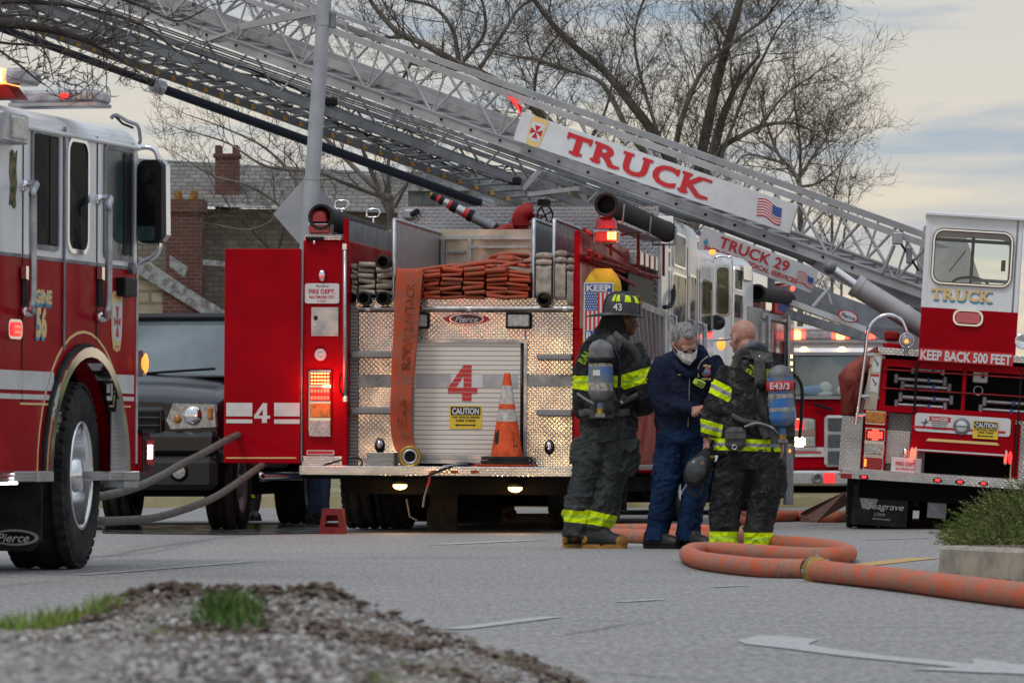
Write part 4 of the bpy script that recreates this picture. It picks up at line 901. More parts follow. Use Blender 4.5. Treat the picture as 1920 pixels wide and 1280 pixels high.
# windows
def win6(x0, y0, x1, y1, rad_, teal=False):
    a = s6(x0, (y0+y1)/2); c = s6(x1, (y0+y1)/2); z1, z0 = s6((x0+x1)/2, y0).z, s6((x0+x1)/2, y1).z; cy, cz, w_, h_ = (a.y+c.y)/2, (z0+z1)/2, c.y-a.y, z1-z0
    g = MB(); q = lambda dw, r_, x: [V((x, cy+p, cz+s_)) for p, s_ in rr(w_+dw, h_+dw, r_)]
    g.ring(q(.035, rad_+.017, -.0), q(-.02, max(.01, rad_-.01), -.0), (.012, 0, 0), 'chrome' if rad_ > .05 else 'steel_grey')
    g.prism(q(-.02, max(.01, rad_-.01), -.0), (.004, 0, 0), 'glass_teal' if teal else 'glass_dark'); o = g.build('cab_window', e6)
    if rad_ < .05:
        g = MB(); g.bx((.006, cy+w_*.18, z0+.02), (.009, cy+w_*.48, z1-.02), 'black'); g.build('window_seal', o)
    return cy, cz, w_, h_
win6(59, 250, 107, 463, .03); win6(126, 264, 163, 471, .08); win6(195, 280, 246, 482, .03, True)
g = MB()
for (x, y0, y1) in ((42, 262, 755), (118, 238, 655), (181, 256, 640)):
    c = s6(x, 500); za_, zb_ = s6(x, y0).z, s6(x, y1).z; g.bx((.0, c.y-.006, zb_), (.004, c.y+.006, za_), 'black')
    if x == 118: g.cyl((.008, c.y, zb_), (.008, c.y, za_), .009, 'steel_grey', seg=8)
g.bx((0, yR, zD-.012), (.004, yF, zD+.008), 'steel_grey'); g.build('door_seam', e6)
g = MB(); c = s6(252, 500); g.cyl((.0, yF-.005, zB+.05), (.0, yF-.005, zD), .012, 'alu', seg=8); g.bx((.0, c.y-.05, zD), (.008, c.y-.03, zs(252, 270)), 'alu'); g.build('corner_trim', e6)
# roof gutter
g = MB(); g.cyl((.01, yR, zR-.12), (.01, yF, zR-.12), .014, 'white_paint', seg=8); g.build('rain_gutter', e6)
# grab rails and door handles
for (x, yt, yb, dx) in ((62, 352, 578, 20), (204, 378, 588, 22)):
    g = MB(); c = s6(x, yt, .10); d_ = s6(x-dx, yt-4, .0); e_ = s6(x-dx, yb+6, .0); b_ = s6(x, yb, .10)
    g.tube(smoothpath([(0, d_.y, d_.z), (.07, d_.y+.02, d_.z+.01), (.10, c.y-.01, c.z-.03), (.10, c.y, c.z-.1), (.10, c.y, b_.z+.08), (.09, c.y-.01, b_.z+.01), (.05, e_.y+.03, e_.z), (0, e_.y, e_.z)], 6), .022, 'alu', 10)
    g.ell((.01, d_.y, d_.z), (.03, .035, .035), 'chrome', 10, 6); g.ell((.02, e_.y, e_.z), (.05, .06, .035), 'chrome', 10, 6); g.build('grab_rail', e6)
    g = MB(); c = s6(x-15, 540); g.box((.005, c.y, c.z), (.012, .14, .22), 'black', .004); g.prism([(.01, c.y-.09, c.z+.12), (.01, c.y+.06, c.z+.12), (.01, c.y+.05, c.z-.10), (.01, c.y-.02, c.z-.10), (.01, c.y-.03, c.z+.04), (.01, c.y-.09, c.z+.05)], (.03, 0, 0), 'chrome'); g.build('door_handle', e6)
# lettering and badges
g = MB(); c = s6(83, 556); ly = .30
def shade_text(g, t, c, h_, w_, yd=Y6, x=.004):
    g.text(t, (x, c.y-.012, c.z-.018), yd, Z6, h_, 'blue_shade', w=w_, bold=.05, ext=.001); g.text(t, (x, c.y, c.z), yd, Z6, h_, 'gold', w=w_, bold=.05, ext=.003)
shade_text(g, 'ENGINE', V((0, c.y-.10, c.z)), .075, .42); c = s6(76, 603); shade_text(g, '56', c, .16, .17); g.build('lettering', e6)
g = MB(); c = s6(218, 603)
sh = lambda k, kz: [V((0, c.y+y*k, c.z+z*kz)) for y, z in ((-.5, .42), (-.3, .5), (.3, .5), (.5, .42), (.46, -.2), (.3, -.46), (0, -.5), (-.3, -.46), (-.46, -.2))]
g.prism([p+V((.001, 0, 0)) for p in sh(.20, .36)], (.003, 0, 0), 'gold'); g.prism([p+V((.004, 0, 0)) for p in sh(.17, .24)], (.002, 0, 0), 'sign_white')
for a in range(4): 
    d_ = V((0, math.cos(a*1.571)*.6, math.sin(a*1.571))); e_ = V((0, -d_.z*.6, d_.y)); g.prism([c+V((.007, 0, 0)), c+d_*.09+e_*.045+V((.007, 0, 0)), c+d_*.09-e_*.045+V((.007, 0, 0))], (.002, 0, 0), 'letter_red')
g.text('CITY FIRE', (.005, c.y, c.z+.148), Y6, Z6, .022, 'letter_red', w=.12); g.text('DEPT', (.005, c.y, c.z-.15), Y6, Z6, .022, 'letter_red', w=.08); g.build('shield_emblem', e6)
g = MB(); c = s6(24, 336); mat('sticker_brown', (.20, .13, .05), .5, col2=(.03, .08, .04), vs=20, p0=.48, p1=.52); g.prism([(0, c.y+y*.12, c.z+z*.33) for y, z in ((-.4, .45), (-.1, .5), (.2, .42), (.5, .5), (.4, .2), (.5, -.1), (.3, -.3), (.4, -.45), (.1, -.5), (-.3, -.42), (-.5, -.45), (-.35, -.1), (-.5, .1))], (.004, 0, 0), 'sticker_brown'); g.build('sticker', e6)
g = MB(); c = s6(20, 617); g.prism([V((0, c.y+y, c.z+z)) for y, z in rr(.22, .11, .04)], (.03, 0, 0), 'chrome'); g.prism([V((.03, c.y+y, c.z+z)) for y, z in rr(.14, .08, .03)], (.012, 0, 0), 'glow_dimred')
for k in range(3): 
    for j in range(2): g.box((.044, c.y-.035+k*.035, c.z-.016+j*.03), (.006, .02, .012), 'glow_red')
g.build('warning_light', e6)
g = MB(); spanel(g, E6, 8, 212, 54, 268, .10, -.02, 'alu', .01); par = g.build('scene_light', e6); g = MB(); spanel(g, E6, 24, 218, 52, 262, .112, .09, 'lens_clear', .01); g.build('lens', par)
g = MB(); spanel(g, E6, 235, 521, 258, 556, .06, -.02, 'black', .008); g.build('side_marker', e6)
g = MB(); c = s6(243, 503); g.cyl((.0, c.y, c.z), (.03, c.y, c.z), .035, 'steel_grey', seg=14); g.build('mirror_mount', e6)
g = MB(); c = E6.f(263, 681, yF+.02); g.bx((c.x-.03, yF+.0, c.z-.08), (c.x+.03, yF+.05, c.z+.08), 'alu', .005); g.ell((c.x+.025, yF+.03, c.z), (.022, .04, .065), 'glow_amber_dim', 10, 8); g.build('turn_signal', e6)
# bumper extension at the front
yb0 = yF+.05
g = MB(); a = s6(253, 850, .05); b_ = s6(293, 850, .05); za_, zb_ = s6(275, 812, .05).z, s6(275, 888, .05).z
g.bx((-2.35, yF, zb_), (.03, b_.y, za_), 'red_paint', .02); g.bx((.03, yF+.02, zb_+.01), (.036, yF+.16, za_-.01), 'black'); g.bx((-2.3, yF, za_), (.04, b_.y, za_+.02), 'black'); bp = g.build('front_bumper', e6)
g = MB(); spanel(g, E6, 275, 825, 290, 872, .045, .03, 'red_dull', .004); spanel(g, E6, 279, 834, 286, 860, .05, .04, 'glow_white'); g.build('bumper_light', bp)
# added stand-in lamps, hidden in headlight housings, for the sparkle on engine 4's tread
for (x, z, c, pw, m) in ((-.22, 1.18, (1, .72, .30), 75, 'glow_warm'), (-2.12, 1.18, (1, .72, .30), 75, 'glow_warm'), (-2.12, 1.72, (1, .08, .04), 45, 'glow_red'), (-.25, 1.72, (1, .70, .3), 25, 'glow_warm')):
    g = MB(); g.prism([V((x+a, yF+.1, z+b)) for a, b in rr(.22, .16, .03)], (0, .05, 0), 'chrome'); hh_ = g.build('headlight', e6); g = MB(); g.prism([V((x+a, yF+.15, z+b)) for a, b in rr(.16, .11, .03)], (0, .01, 0), m); g.build('lens', hh_)
    ld = bpy.data.lights.new('sparkle_lamp', 'SPOT'); ld.energy = pw; ld.color = c; ld.shadow_soft_size = .06; ld.spot_size = R(60); ld.spot_blend = .6; lo = bpy.data.objects.new('sparkle_lamp', ld); COL.objects.link(lo); lo.parent = e6
    lo.matrix_basis = Matrix.Translation((x, yF+.24, z)) @ Matrix.Rotation(R(90), 4, 'X')
# mirror
g = MB(); yM = yF-.02; c = E6.f(280, 378, yM); hw = 24/312; hh = 78/312
g.prism([V((c.x+x, yM, c.z+z)) for x, z in rr(hw*2, hh*2, .05)], (0, .10, 0), 'black'); mo = g.build('side_mirror', e6)
g = MB(); g.prism([V((c.x-.02+x, yM-.004, c.z+.03+z)) for x, z in rr(hw*1.45, hh*1.42, .025)], (0, .003, 0), 'glass_dark'); g.prism([V((c.x-.02+x, yM-.004, c.z-.19+z)) for x, z in rr(hw*1.45, .09, .02)], (0, .003, 0), 'glass_teal'); g.build('mirror_glass', mo)
g = MB(); q = lambda px, py: E6.f(px, py, yM+.05)
g.tube(smoothpath([q(250, 279), q(275, 276), q(291, 283), q(297, 300)], 5), .016, 'chrome', 8); g.tube(smoothpath([q(300, 456), q(298, 470), q(285, 484), q(262, 494), q(256, 505)], 5), .016, 'chrome', 8); g.prism([q(303, 300), q(311, 310), q(312, 440), q(304, 452)], (0, .08, 0), 'chrome'); g.cyl(q(257, 290), q(257, 500), .006, 'black', seg=6); g.build('mirror_frame', mo)
# roof items
g = MB(); c = E6.f(110, 184, -.2); a = E6.f(30, 184, -.2); b_ = E6.f(195, 184, -.2); mat('bar_plastic', (.40, .40, .42), .15, col2=(.22, .20, .22), vs=18, coat=.4)
g.box(((a.x+b_.x)/2, -.2, c.z), (b_.x-a.x, .28, .075), 'bar_plastic', .02); g.box(((a.x+b_.x)/2, -.2, c.z-.045), (b_.x-a.x, .26, .02), 'alu'); g.box((a.x+.35, -.345, c.z), (.05, .01, .03), 'glow_dimred')
for k in range(6): x = a.x+.32+k*.035 if k < 2 else b_.x-.16+(k-2)*.035; g.box((x, -.342, c.z), (.004, .006, .07), 'steel_grey')
g.build('light_bar', e6)
g = MB(); a = E6.f(-60, 145, -1.2); b_ = E6.f(58, 145, -1.2); z0 = b_.z; mat('amber_lens_lit', (1, .35, .10), .2, emit=2.2)
g.box((b_.x-.05, -1.2, z0), (.12, .3, .085), 'bar_plastic', .02); g.box(((a.x+b_.x-.1)/2, -1.2, z0), (b_.x-a.x-.12, .3, .085), 'amber_lens_lit', .01)
for k in range(8):
    for j in range(2): g.box((b_.x-.13-k*.035, -1.36, z0-.02+j*.04), (.02, .008, .025), 'glow_redhot' if k else 'glow_white')
g.prism([(b_.x-.11, -1.3, z0-.045), (b_.x-.05, -1.3, z0-.12), (a.x, -1.3, z0-.12), (a.x, -1.3, z0-.045)], (0, .2, 0), 'red_dull'); g.cyl((a.x+.18, -1.2, z0), (a.x+.18, -1.2, z0+.5), .008, 'letter_red', seg=6); g.build('light_bar', e6)
g = MB(); q = lambda px, py: E6.f(px, py, .8); g.tube(smoothpath([q(208, 222), q(218, 216), q(240, 228), q(258, 236), q(263, 262), q(260, 270)], 4), .012, 'steel_grey', 6); g.tube([q(216, 218), q(230, 232), q(250, 240)], .008, 'black', 5); g.build('roof_antenna', e6)
# grey attack lines sagging between the engines
for pts, lb in (([(120, 938, 31.0), (200, 928, 32), (258, 912, 33.5), (300, 893, 36), (340, 870, 38), (380, 850, 39.5), (425, 825, 41), (470, 805, 42.2)], 'upper grey hose sagging from the white and red engine behind the open red door'), ([(120, 972, 31.2), (190, 976, 32), (232, 975, 33.6), (290, 970, 35.5), (350, 953, 37.5), (400, 933, 39), (440, 908, 40.3), (480, 880, 41.3), (510, 860, 42)], 'lower grey hose drooping to the road beneath the open red door')):
    g = MB(); g.tube(smoothpath([P(*p) for p in pts], 8), .030, 'hose_grey', 10); o = g.build('attack_hose'); tag(o, lb, 'hose', 'grey hoses slung between the engines')
# ================================================================== PICKUP
PK = Frame(209, 43.0, 7.5)
pk = thing('pickup_truck', 'dark grey pickup truck facing the camera behind the open red door', 'pickup truck', PK.M)
mat('car_paint', (.006, .007, .010), .2, coat=.38, spec=.35); mat('plastic_dark', (.03, .03, .033), .5)
g = MB(); W = .98
def xsec(y, zlo, zhi, w_, r_=.12, crown=.05): return [V((x, y, z)) for x, z in [(-w_, zlo), (w_, zlo), (w_+.02, (zlo+zhi)/2), (w_-.01, zhi-r_), (w_-r_*.5, zhi-r_*.3), (w_-r_*1.4, zhi), (w_*.45, zhi+crown*.8), (0, zhi+crown), (-w_*.45, zhi+crown*.8), (-w_+r_*1.4, zhi), (-w_+r_*.5, zhi-r_*.3), (-w_+.01, zhi-r_), (-w_-.02, (zlo+zhi)/2)]]
g.loft([xsec(.06, .62, 1.10, .93), xsec(.12, .6, 1.16, .96), xsec(.5, .6, 1.26, W), xsec(1.25, .6, 1.38, W), xsec(1.45, .6, 1.40, W)], 'car_paint')
g.bx((-W, 1.42, .55), (W, 3.5, 1.36), 'car_paint', .03); g.bx((-W, 3.52, .6), (W, 5.6, 1.34), 'car_paint', .03)
g.build('body', pk)
g = MB()
def cab(y, z, w_): return [V((x, y, z)) for x in (-w_, w_)]
bot = [(-.93, 1.22, 1.37), (.93, 1.22, 1.37), (.93, 3.4, 1.36), (-.93, 3.4, 1.36)]; top = [(-.74, 2.0, 1.93), (.74, 2.0, 1.93), (.76, 3.2, 1.93), (-.76, 3.2, 1.93)]
g.add(bot+top, [(0, 1, 5, 4), (1, 2, 6, 5), (2, 3, 7, 6), (3, 0, 4, 7)], 'glass_shield'); g.build('windshield', pk)
g = MB(); g.box((0, 2.62, 1.955), (1.56, 1.34, .07), 'car_paint', .03)
for s_ in (-1, 1):
    g.prism([(s_*.93, 1.18, 1.37), (s_*.88, 1.18, 1.37), (s_*.70, 1.98, 1.93), (s_*.76, 1.98, 1.93)], (0, .06, 0), 'car_paint')
    g.prism([(s_*.95, 2.4, 1.37), (s_*.95, 2.5, 1.37), (s_*.78, 2.5, 1.93), (s_*.78, 2.4, 1.93)], (-s_*.03, 0, 0), 'car_paint'); g.box((s_*.93, 3.35, 1.6), (.05, .2, .6), 'car_paint', .02)
g.build('roof', pk)
g = MB()
for i in range(2): g.tube([(-.75+i*.75, 1.14, 1.41), (-.5+i*.75, 1.16, 1.43), (-.05+i*.75, 1.24, 1.46)], .012, 'black', 6)
g.bx((-.9, 1.05, 1.37), (.9, 1.22, 1.395), 'plastic_dark', .01); g.build('wiper', pk)
def p4(mb, x0, x1, z0, z1, y0, y1, m, b=.01): mb.bx((x0, y0, z0), (x1, y1, z1), m, b)
g = MB(); p4(g, -.52, .48, .84, 1.10, .0, .1, 'car_paint', .03); p4(g, -.48, .44, .87, 1.07, -.012, .02, 'black', .02)
for x in (-.25, 0, .2): p4(g, x-.02, x+.02, .86, 1.08, -.03, .02, 'plastic_dark')
for z in (.93, 1.0): p4(g, -.48, .44, z-.012, z+.012, -.025, .02, 'plastic_dark')
g.build('grille', pk)
for s_ in (-1, 1):
    g = MB(); pts = [(.50, .98), (.56, 1.13), (.93, 1.12), (.95, .92), (.54, .90)] if s_ > 0 else [(-.50, .98), (-.56, 1.13), (-.93, 1.12), (-.95, .92), (-.54, .90)]
    g.prism([(x, -.01, z) for x, z in pts], (0, .14, 0), 'lens_clear'); hl = g.build('headlight', pk)
    g = MB(); g.lathe((s_*.74, -.03, 1.02), (0, 1, 0), [(0, .0), (.06, .0), (.085, .02), (.09, .03)], 'chrome', 20); g.ell((s_*.60, -.012, .99), (.038, .02, .038), 'lens_amber', 12, 8); g.box((s_*.895, -.006, 1.04), (.05, .03, .11), 'lens_amber', .01); g.build('bulb', hl)
g = MB(); p4(g, -.97, .97, .66, .88, -.06, .12, 'car_paint', .05); p4(g, -.95, .95, .36, .65, -.08, .14, 'plastic_dark', .05); g.build('bumper', pk)
g = MB(); g.lathe((.63, -.085, .52), (0, -1, 0), [(.09, -.02), (.085, .0), (.07, .0), (.065, .012), (0, .012)], 'black', 20); g.lathe((.63, -.095, .52), (0, -1, 0), [(.065, 0), (.04, .008), (0, .01)], 'lens_clear', 18); g.build('fog_light', pk)
g = MB(); g.bx((-.8, .1, .3), (.8, 5.4, .62), 'underbody'); g.build('chassis', pk)
for (x, y) in ((.86, 1.0), (.86, 4.5), (-.86, 1.0), (-.86, 4.5)): wheel('wheel', pk, (x, y, .39), .39, .28, 1 if x > 0 else -1, rim_r=.24, rimm='steel_grey', lugs=False)
g = MB(); g.lathe((.96, 1.0, .42), (1, 0, 0), [(.45, -.05), (.46, .03), (.50, .03), (.51, -.03)], 'plastic_dark', 30); g.build('wheel_arch', pk)
g = MB(); g.cyl((1.05, 1.6, .47), (1.05, 3.7, .47), .045, 'chrome', seg=12); g.ell((1.05, 1.6, .47), (.045, .05, .045), 'chrome', 12, 8); g.build('running_board', pk)
g = MB(); g.ell((1.12, 1.35, 1.42), (.13, .07, .11), 'car_paint', 14, 8); g.build('side_mirror', pk)
# red wheel chock
ck = Frame(622, 40.9, 5); g = MB()
o_ = [(-.115, .0), (.105, .0), (.085, .215), (-.08, .215)]; i_ = [(-.06, .06), (.06, .06), (.05, .16), (-.045, .16)]
T = ck.M; g.ring([T @ V((x, 0, z)) for x, z in o_], [T @ V((x, 0, z)) for x, z in i_], T.to_3x3() @ V((0, .22, 0)), 'chock_red'); g.bx((-.08, .1, .03), (.08, .2, .2), 'chock_red', 0, T); g.cyl(T @ V((-.07, .03, .1)), T @ V((.07, .03, .1)), .012, 'steel_grey', seg=8)
o = g.build('wheel_chock'); tag(o, 'red hollow wheel chock on the road behind the left rear wheel of engine 4', 'wheel chock')
# ================================================================== ENGINE FACING CAMERA (cab left of the ladder, mostly hidden)
EC = Frame(1152, 54.25, 11.6)
ec = thing('fire_engine', 'white cabbed engine half hidden behind engine 4, pump panel glass painted with red reflections', 'fire engine', EC.M, 'fire engines at the scene')
XC = 1.25
def sc(px, py, x0=XC): return EC.s(px, py, x0)
zt = sc(1357, 468).z; yc1 = sc(1412, 520).y; yend = sc(1489, 620).y
g = MB(); rad = .2
def roofprof(zt, w_, zb_, rad): return [(-w_, zb_), (w_, zb_), (w_, zt-rad)]+[(w_-rad+rad*math.cos(R(a)), zt-rad+rad*math.sin(R(a))) for a in (22, 45, 67, 90)]+[(-w_+rad, zt), (-w_, zt-rad)]
g.prism([(x, 0, z) for x, z in roofprof(zt, XC, .6, rad)], (0, yc1, 0), 'white_paint'); g.build('cab', ec)
def cwin(x0, y0, x1, y1, m='glass_dark'):
    a, b_ = sc(x0, y1), sc(x1, y0); g = MB(); zz0 = sc((x0+x1)/2, y1).z; zz1 = sc((x0+x1)/2, y0).z
    g.ring([V((XC, (a.y+b_.y)/2+p, (zz0+zz1)/2+q)) for p, q in rr(b_.y-a.y+.1, zz1-zz0+.08, .06)], [V((XC, (a.y+b_.y)/2+p, (zz0+zz1)/2+q)) for p, q in rr(b_.y-a.y, zz1-zz0, .04)], (.02, 0, 0), 'chrome')
    g.prism([V((XC+.004, (a.y+b_.y)/2+p, (zz0+zz1)/2+q)) for p, q in rr(b_.y-a.y, zz1-zz0, .04)], (.004, 0, 0), m); g.build('cab_window', ec)
cwin(1375, 506, 1389, 542); cwin(1374, 553, 1389, 596)
g = MB(); g.prism([(-1.05, -.006, sc(1357, 620).z), (1.1, -.006, sc(1357, 620).z), (1.05, -.006, sc(1357, 530).z), (-1.0, -.006, sc(1357, 530).z)], (0, .01, 0), 'glass_dark'); g.build('windshield', ec)
g = MB(); spanel(g, EC, 1396, 497, 1410, 527, XC+.05, XC, 'chrome', .01); g.build('scene_light', ec)
g = MB(); c = sc(1352, 645, 1.3); g.ell(c, (.05, .03, .07), 'glow_amber_dim', 10, 6); g.build('turn_signal', ec)
# body aft of the cab
zp = sc(1445, 582).z
g = MB(); g.bx((-1.2, yc1+.02, .6), (XC-.01, yend, zp), 'steel_grey', .01); g.bx((-1.2, yc1+.02, zp), (.9, yend, zp+.35), 'red_dull', .01); g.build('body', ec)
g = MB(); a = sc(1401, 620); b_ = sc(1428, 620); g.bx((XC-.01, a.y, sc(1414, 720).z), (XC+.01, b_.y, zp), 'tread_side'); g.build('tread_panel', ec)
mat('glass_painted_reflection', (.30, .05, .04), .08, spec=.9, col2=(.65, .12, .03), vs=2.2, p0=.5, p1=.66)  # red and orange light reflections painted into the glass colour
g = MB(); spanel(g, EC, 1430, 590, 1489, 602, XC+.03, XC, 'alu', .005); spanel(g, EC, 1428, 602, 1434, 760, XC+.03, XC, 'alu'); spanel(g, EC, 1475, 602, 1480, 760, XC+.03, XC, 'alu'); g.build('panel_frame', ec)
g = MB(); spanel(g, EC, 1447, 607, 1474, 700, XC+.012, XC, 'glass_painted_reflection'); spanel(g, EC, 1481, 607, 1489, 700, XC+.012, XC, 'glass_painted_reflection'); g.build('pump_panel', ec)
g = MB()
for x in (1441, 1478): g.tube([sc(x, 592, XC+.1), sc(x, 780, XC+.1)], .028, 'alu', 8)
g.build('grab_rail', ec)
g = MB(); a, b_ = sc(1430, 700), sc(1489, 700); g.bx((XC-.02, a.y, .62), (XC+.012, b_.y, 1.9), 'black'); g.bx((-.9, .5, .14), (1.1, yend, .62), 'underbody'); g.build('lower_body', ec)  # underbody block lowered to darken the bright strip beneath the engine
g = MB(); spanel(g, EC, 1476, 640, 1488, 945, XC+.06, XC+.01, 'steel_grey', .01); g.build('corner_rail', ec)
for k in range(6): g = MB(); c = sc(1484, 668+k*13, XC+.07); g.box(c, (.02, .05, .04), 'glow_amber'); g.build('amber_light', ec)
for k in range(4): g = MB(); c = sc(1481, 800+k*15, XC+.07); g.box(c, (.02, .04, .04), 'glow_amber_dim'); g.build('amber_light', ec)
for y in (2.0,): wheel('wheel', ec, (1.08, y, .52), .52, .3, 1)
g = MB(); c = sc(1462, 930); g.box((1.05, c.y, .42), (.5, .02, .5), 'steel_grey'); g.build('mud_flap', ec)
g = MB(); a, b_ = sc(1447, 562), sc(1481, 562); g.bx((XC, a.y, sc(1462, 590).z), (XC+.04, b_.y, sc(1462, 560).z), 'letter_red', .008); g.bx((XC+.04, a.y+.3, sc(1462, 584).z), (XC+.045, b_.y-.3, sc(1462, 569).z), 'letter_blue'); g.build('name_board', ec)
bm = MB(); c = EC.f(1469, 520, yend-1.0); bm.lathe((c.x, c.y, c.z-.10), (0, 0, 1), [(.10, 0), (.11, .03), (.10, .06)], 'chrome', 18); bm.lathe((c.x, c.y, c.z-.04), (0, 0, 1), [(.095, 0), (.09, .05), (.05, .10), (0, .12)], 'lens_red', 18); bm.ell((c.x, c.y, c.z+.0), (.05, .05, .04), 'glow_dimred', 10, 6); bm.build('rotating_beacon', ec)
bm = MB(); c = EC.f(1486, 541, yend-1.0); bm.ell(c, (.03, .03, .03), 'glow_red', 8, 6); bm.build('marker_light', ec)
root = thing('suction_hose', 'smaller black suction hose on top of the engine with the red pump panel', 'suction hose', EC.M @ EC.f(1421, 550, yc1+.2), 'thick black suction hoses on the engines')
a = EC.f(1421, 550, yc1+.3); b_ = EC.f(1488, 562, yend-.2); T = EC.M; g = MB(); u = (b_-a).normalized()
g.tube([T @ (a+(b_-a)*k/10) for k in range(11)], .085, 'rubber', 18, caps=False); g.lathe(T @ (a-u*.1), T.to_3x3() @ u, [(.08, .14), (.08, 0), (.105, 0), (.11, .02), (.11, .1), (.09, .12)], 'rubber', 20); g.lathe(T @ (a-u*.02), T.to_3x3() @ u, [(0, .1), (.08, .1)], 'black', 18); g.lathe(T @ b_, T.to_3x3() @ u, [(.09, -.1), (.10, 0), (0, 0)], 'rubber', 16); g.build('hose_tube', root, True)
# ================================================================== ENGINE FRONT at right back
ER = Frame(1602, 64, -1)
er = thing('fire_engine', 'red fire engine seen head on behind the men, lit light bar over its windshield', 'fire engine', ER.M, 'fire engines at the scene')
def pr(mb, x0, y0, x1, y1, d0, d1, m, b=0): panel(mb, ER, x0, y0, x1, y1, d0, d1, m, b)
g = MB(); pr(g, 1426, 652, 1778, 748, .02, 2.2, 'white_paint', .06); pr(g, 1426, 746, 1778, 882, .02, 2.2, 'red_paint', .04); pr(g, 1430, 641, 1774, 660, .3, 2.2, 'white_paint', .05); g.build('cab', er)
g = MB(); pr(g, 1480, 666, 1725, 742, -.01, .03, 'glass_shield', .02); pr(g, 1476, 660, 1729, 666, -.02, .03, 'alu'); pr(g, 1476, 742, 1729, 748, -.02, .03, 'alu'); ws = g.build('windshield', er)
mat('cloth_blue', (.16, .25, .34), .8); mat('cloth_pale', (.38, .42, .40), .8)
g = MB()
for (x, y, rx, rz, m) in ((1528, 732, .20, .07, 'cloth_blue'), (1548, 728, .09, .09, 'cloth_pale'), (1545, 738, .12, .04, 'cloth_pale'), (1580, 732, .08, .07, 'cloth_pale')): c = ER.f(x, y, -.02); g.ell((c.x, -.01, c.z), (rx, .02, rz), m, 14, 8)
g.build('dashboard_cloth', er)
g = MB(); pr(g, 1440, 637, 1764, 642, .2, .5, 'alu'); pr(g, 1440, 619, 1764, 637, .2, .5, 'bar_plastic', .03); pr(g, 1440, 612, 1764, 619, .2, .5, 'sign_white', .02); lb = g.build('light_bar', er)
for x in (1494, 1576, 1625, 1700): g = MB(); pr(g, x-9, 620, x+9, 636, .18, .22, 'glow_redhot' if x < 1600 else 'glow_red', .02); pr(g, x-16, 621, x+16, 635, .19, .21, 'glow_red'); g.build('flasher', lb)
for x in (1508, 1579): g = MB(); c = ER.f(x, 654, -.01); g.ell(c, (.05, .03, .03), 'glow_amber', 10, 6); g.build('roof_marker', er)
g = MB(); pr(g, 1440, 838, 1764, 856, .0, .03, 'white_stripe'); pr(g, 1440, 846, 1540, 849, -.01, .03, 'letter_red'); g.build('front_stripe', er)
for s_ in (-1, 1):
    cx_ = 1602+s_*92; g = MB(); pr(g, cx_-26, 783, cx_+20, 842, -.03, .03, 'chrome', .02); hp = g.build('headlight_panel', er)
    for y in (796, 828):
        g = MB(); pr(g, cx_-23, y-9, cx_-3, y+9, -.05, -.02, 'glow_warm' if (y == 828 and s_ < 0) else 'glow_dimred', .02); pr(g, cx_-1, y-9, cx_+18, y+9, -.05, -.02, 'lens_clear', .02); g.build('headlight', hp)
g = MB(); pr(g, 1546, 778, 1658, 875, -.06, .03, 'bumper_metal', .05)
mat('mesh_grey', (.16, .16, .17), .5, .5, col2=(.05, .05, .05), vs=60)
for k in range(3): pr(g, 1552, 783+k*31, 1598, 808+k*31, -.07, -.05, 'mesh_grey', .02); pr(g, 1606, 783+k*31, 1652, 808+k*31, -.07, -.05, 'mesh_grey', .02)
g.build('grille', er)
g = MB(); pr(g, 1424, 882, 1780, 910, -.5, .1, 'bumper_metal', .03); bp = g.build('front_bumper', er); c = ER.f(1532, 896, -.5); g = MB(); g.lathe(c, (0, -1, 0), [(.07, 0), (.07, .05), (.04, .05), (.04, .02), (0, .02)], 'steel_grey', 18); g.build('horn', bp)
g = MB(); pr(g, 1545, 886, 1565, 905, -.52, -.5, 'glow_dimred'); g.build('bumper_light', bp)
g = MB(); pr(g, 1430, 910, 1770, 946, .3, 4, 'underbody'); g.build('chassis', er)  # chassis block carried down low to supply the darkness under the cab
for x in (-1.05, 1.05): wheel('wheel', er, (x, 1.2, .52), .52, .32, 1 if x > 0 else -1)
g = MB(); c = ER.f(1483, 690, -.1); g.ell((c.x, c.y, c.z), (.06, .05, .14), 'black', 12, 8); g.build('side_mirror', er)
g = MB(); g.tube([ER.f(1525, 757, -.03), ER.f(1562, 768, -.03)], .02, 'black', 6); g.build('wiper', er)
# ================================================================== TILLER TRUCK (right)
ET = Frame(1835, 43.5, 5, 3.7, -.065)
et = thing('ladder_truck', 'rear of a ladder truck with raised tiller cab reading TRUCK at the right edge', 'ladder truck', ET.M)
ST = 208.0
def ft(px, py, d=0): return ET.f(px, py, d)
def pc(mb, cx_, cy_, w_, h_, d0, d1, m, b=0, fr=None):
    c = ft(cx_, cy_, d0); hw, hh = w_/2/ST, h_/2/ST; mb.bx((c.x-hw, d0, c.z-hh), (c.x+hw, d1, c.z+hh), m, b); return c
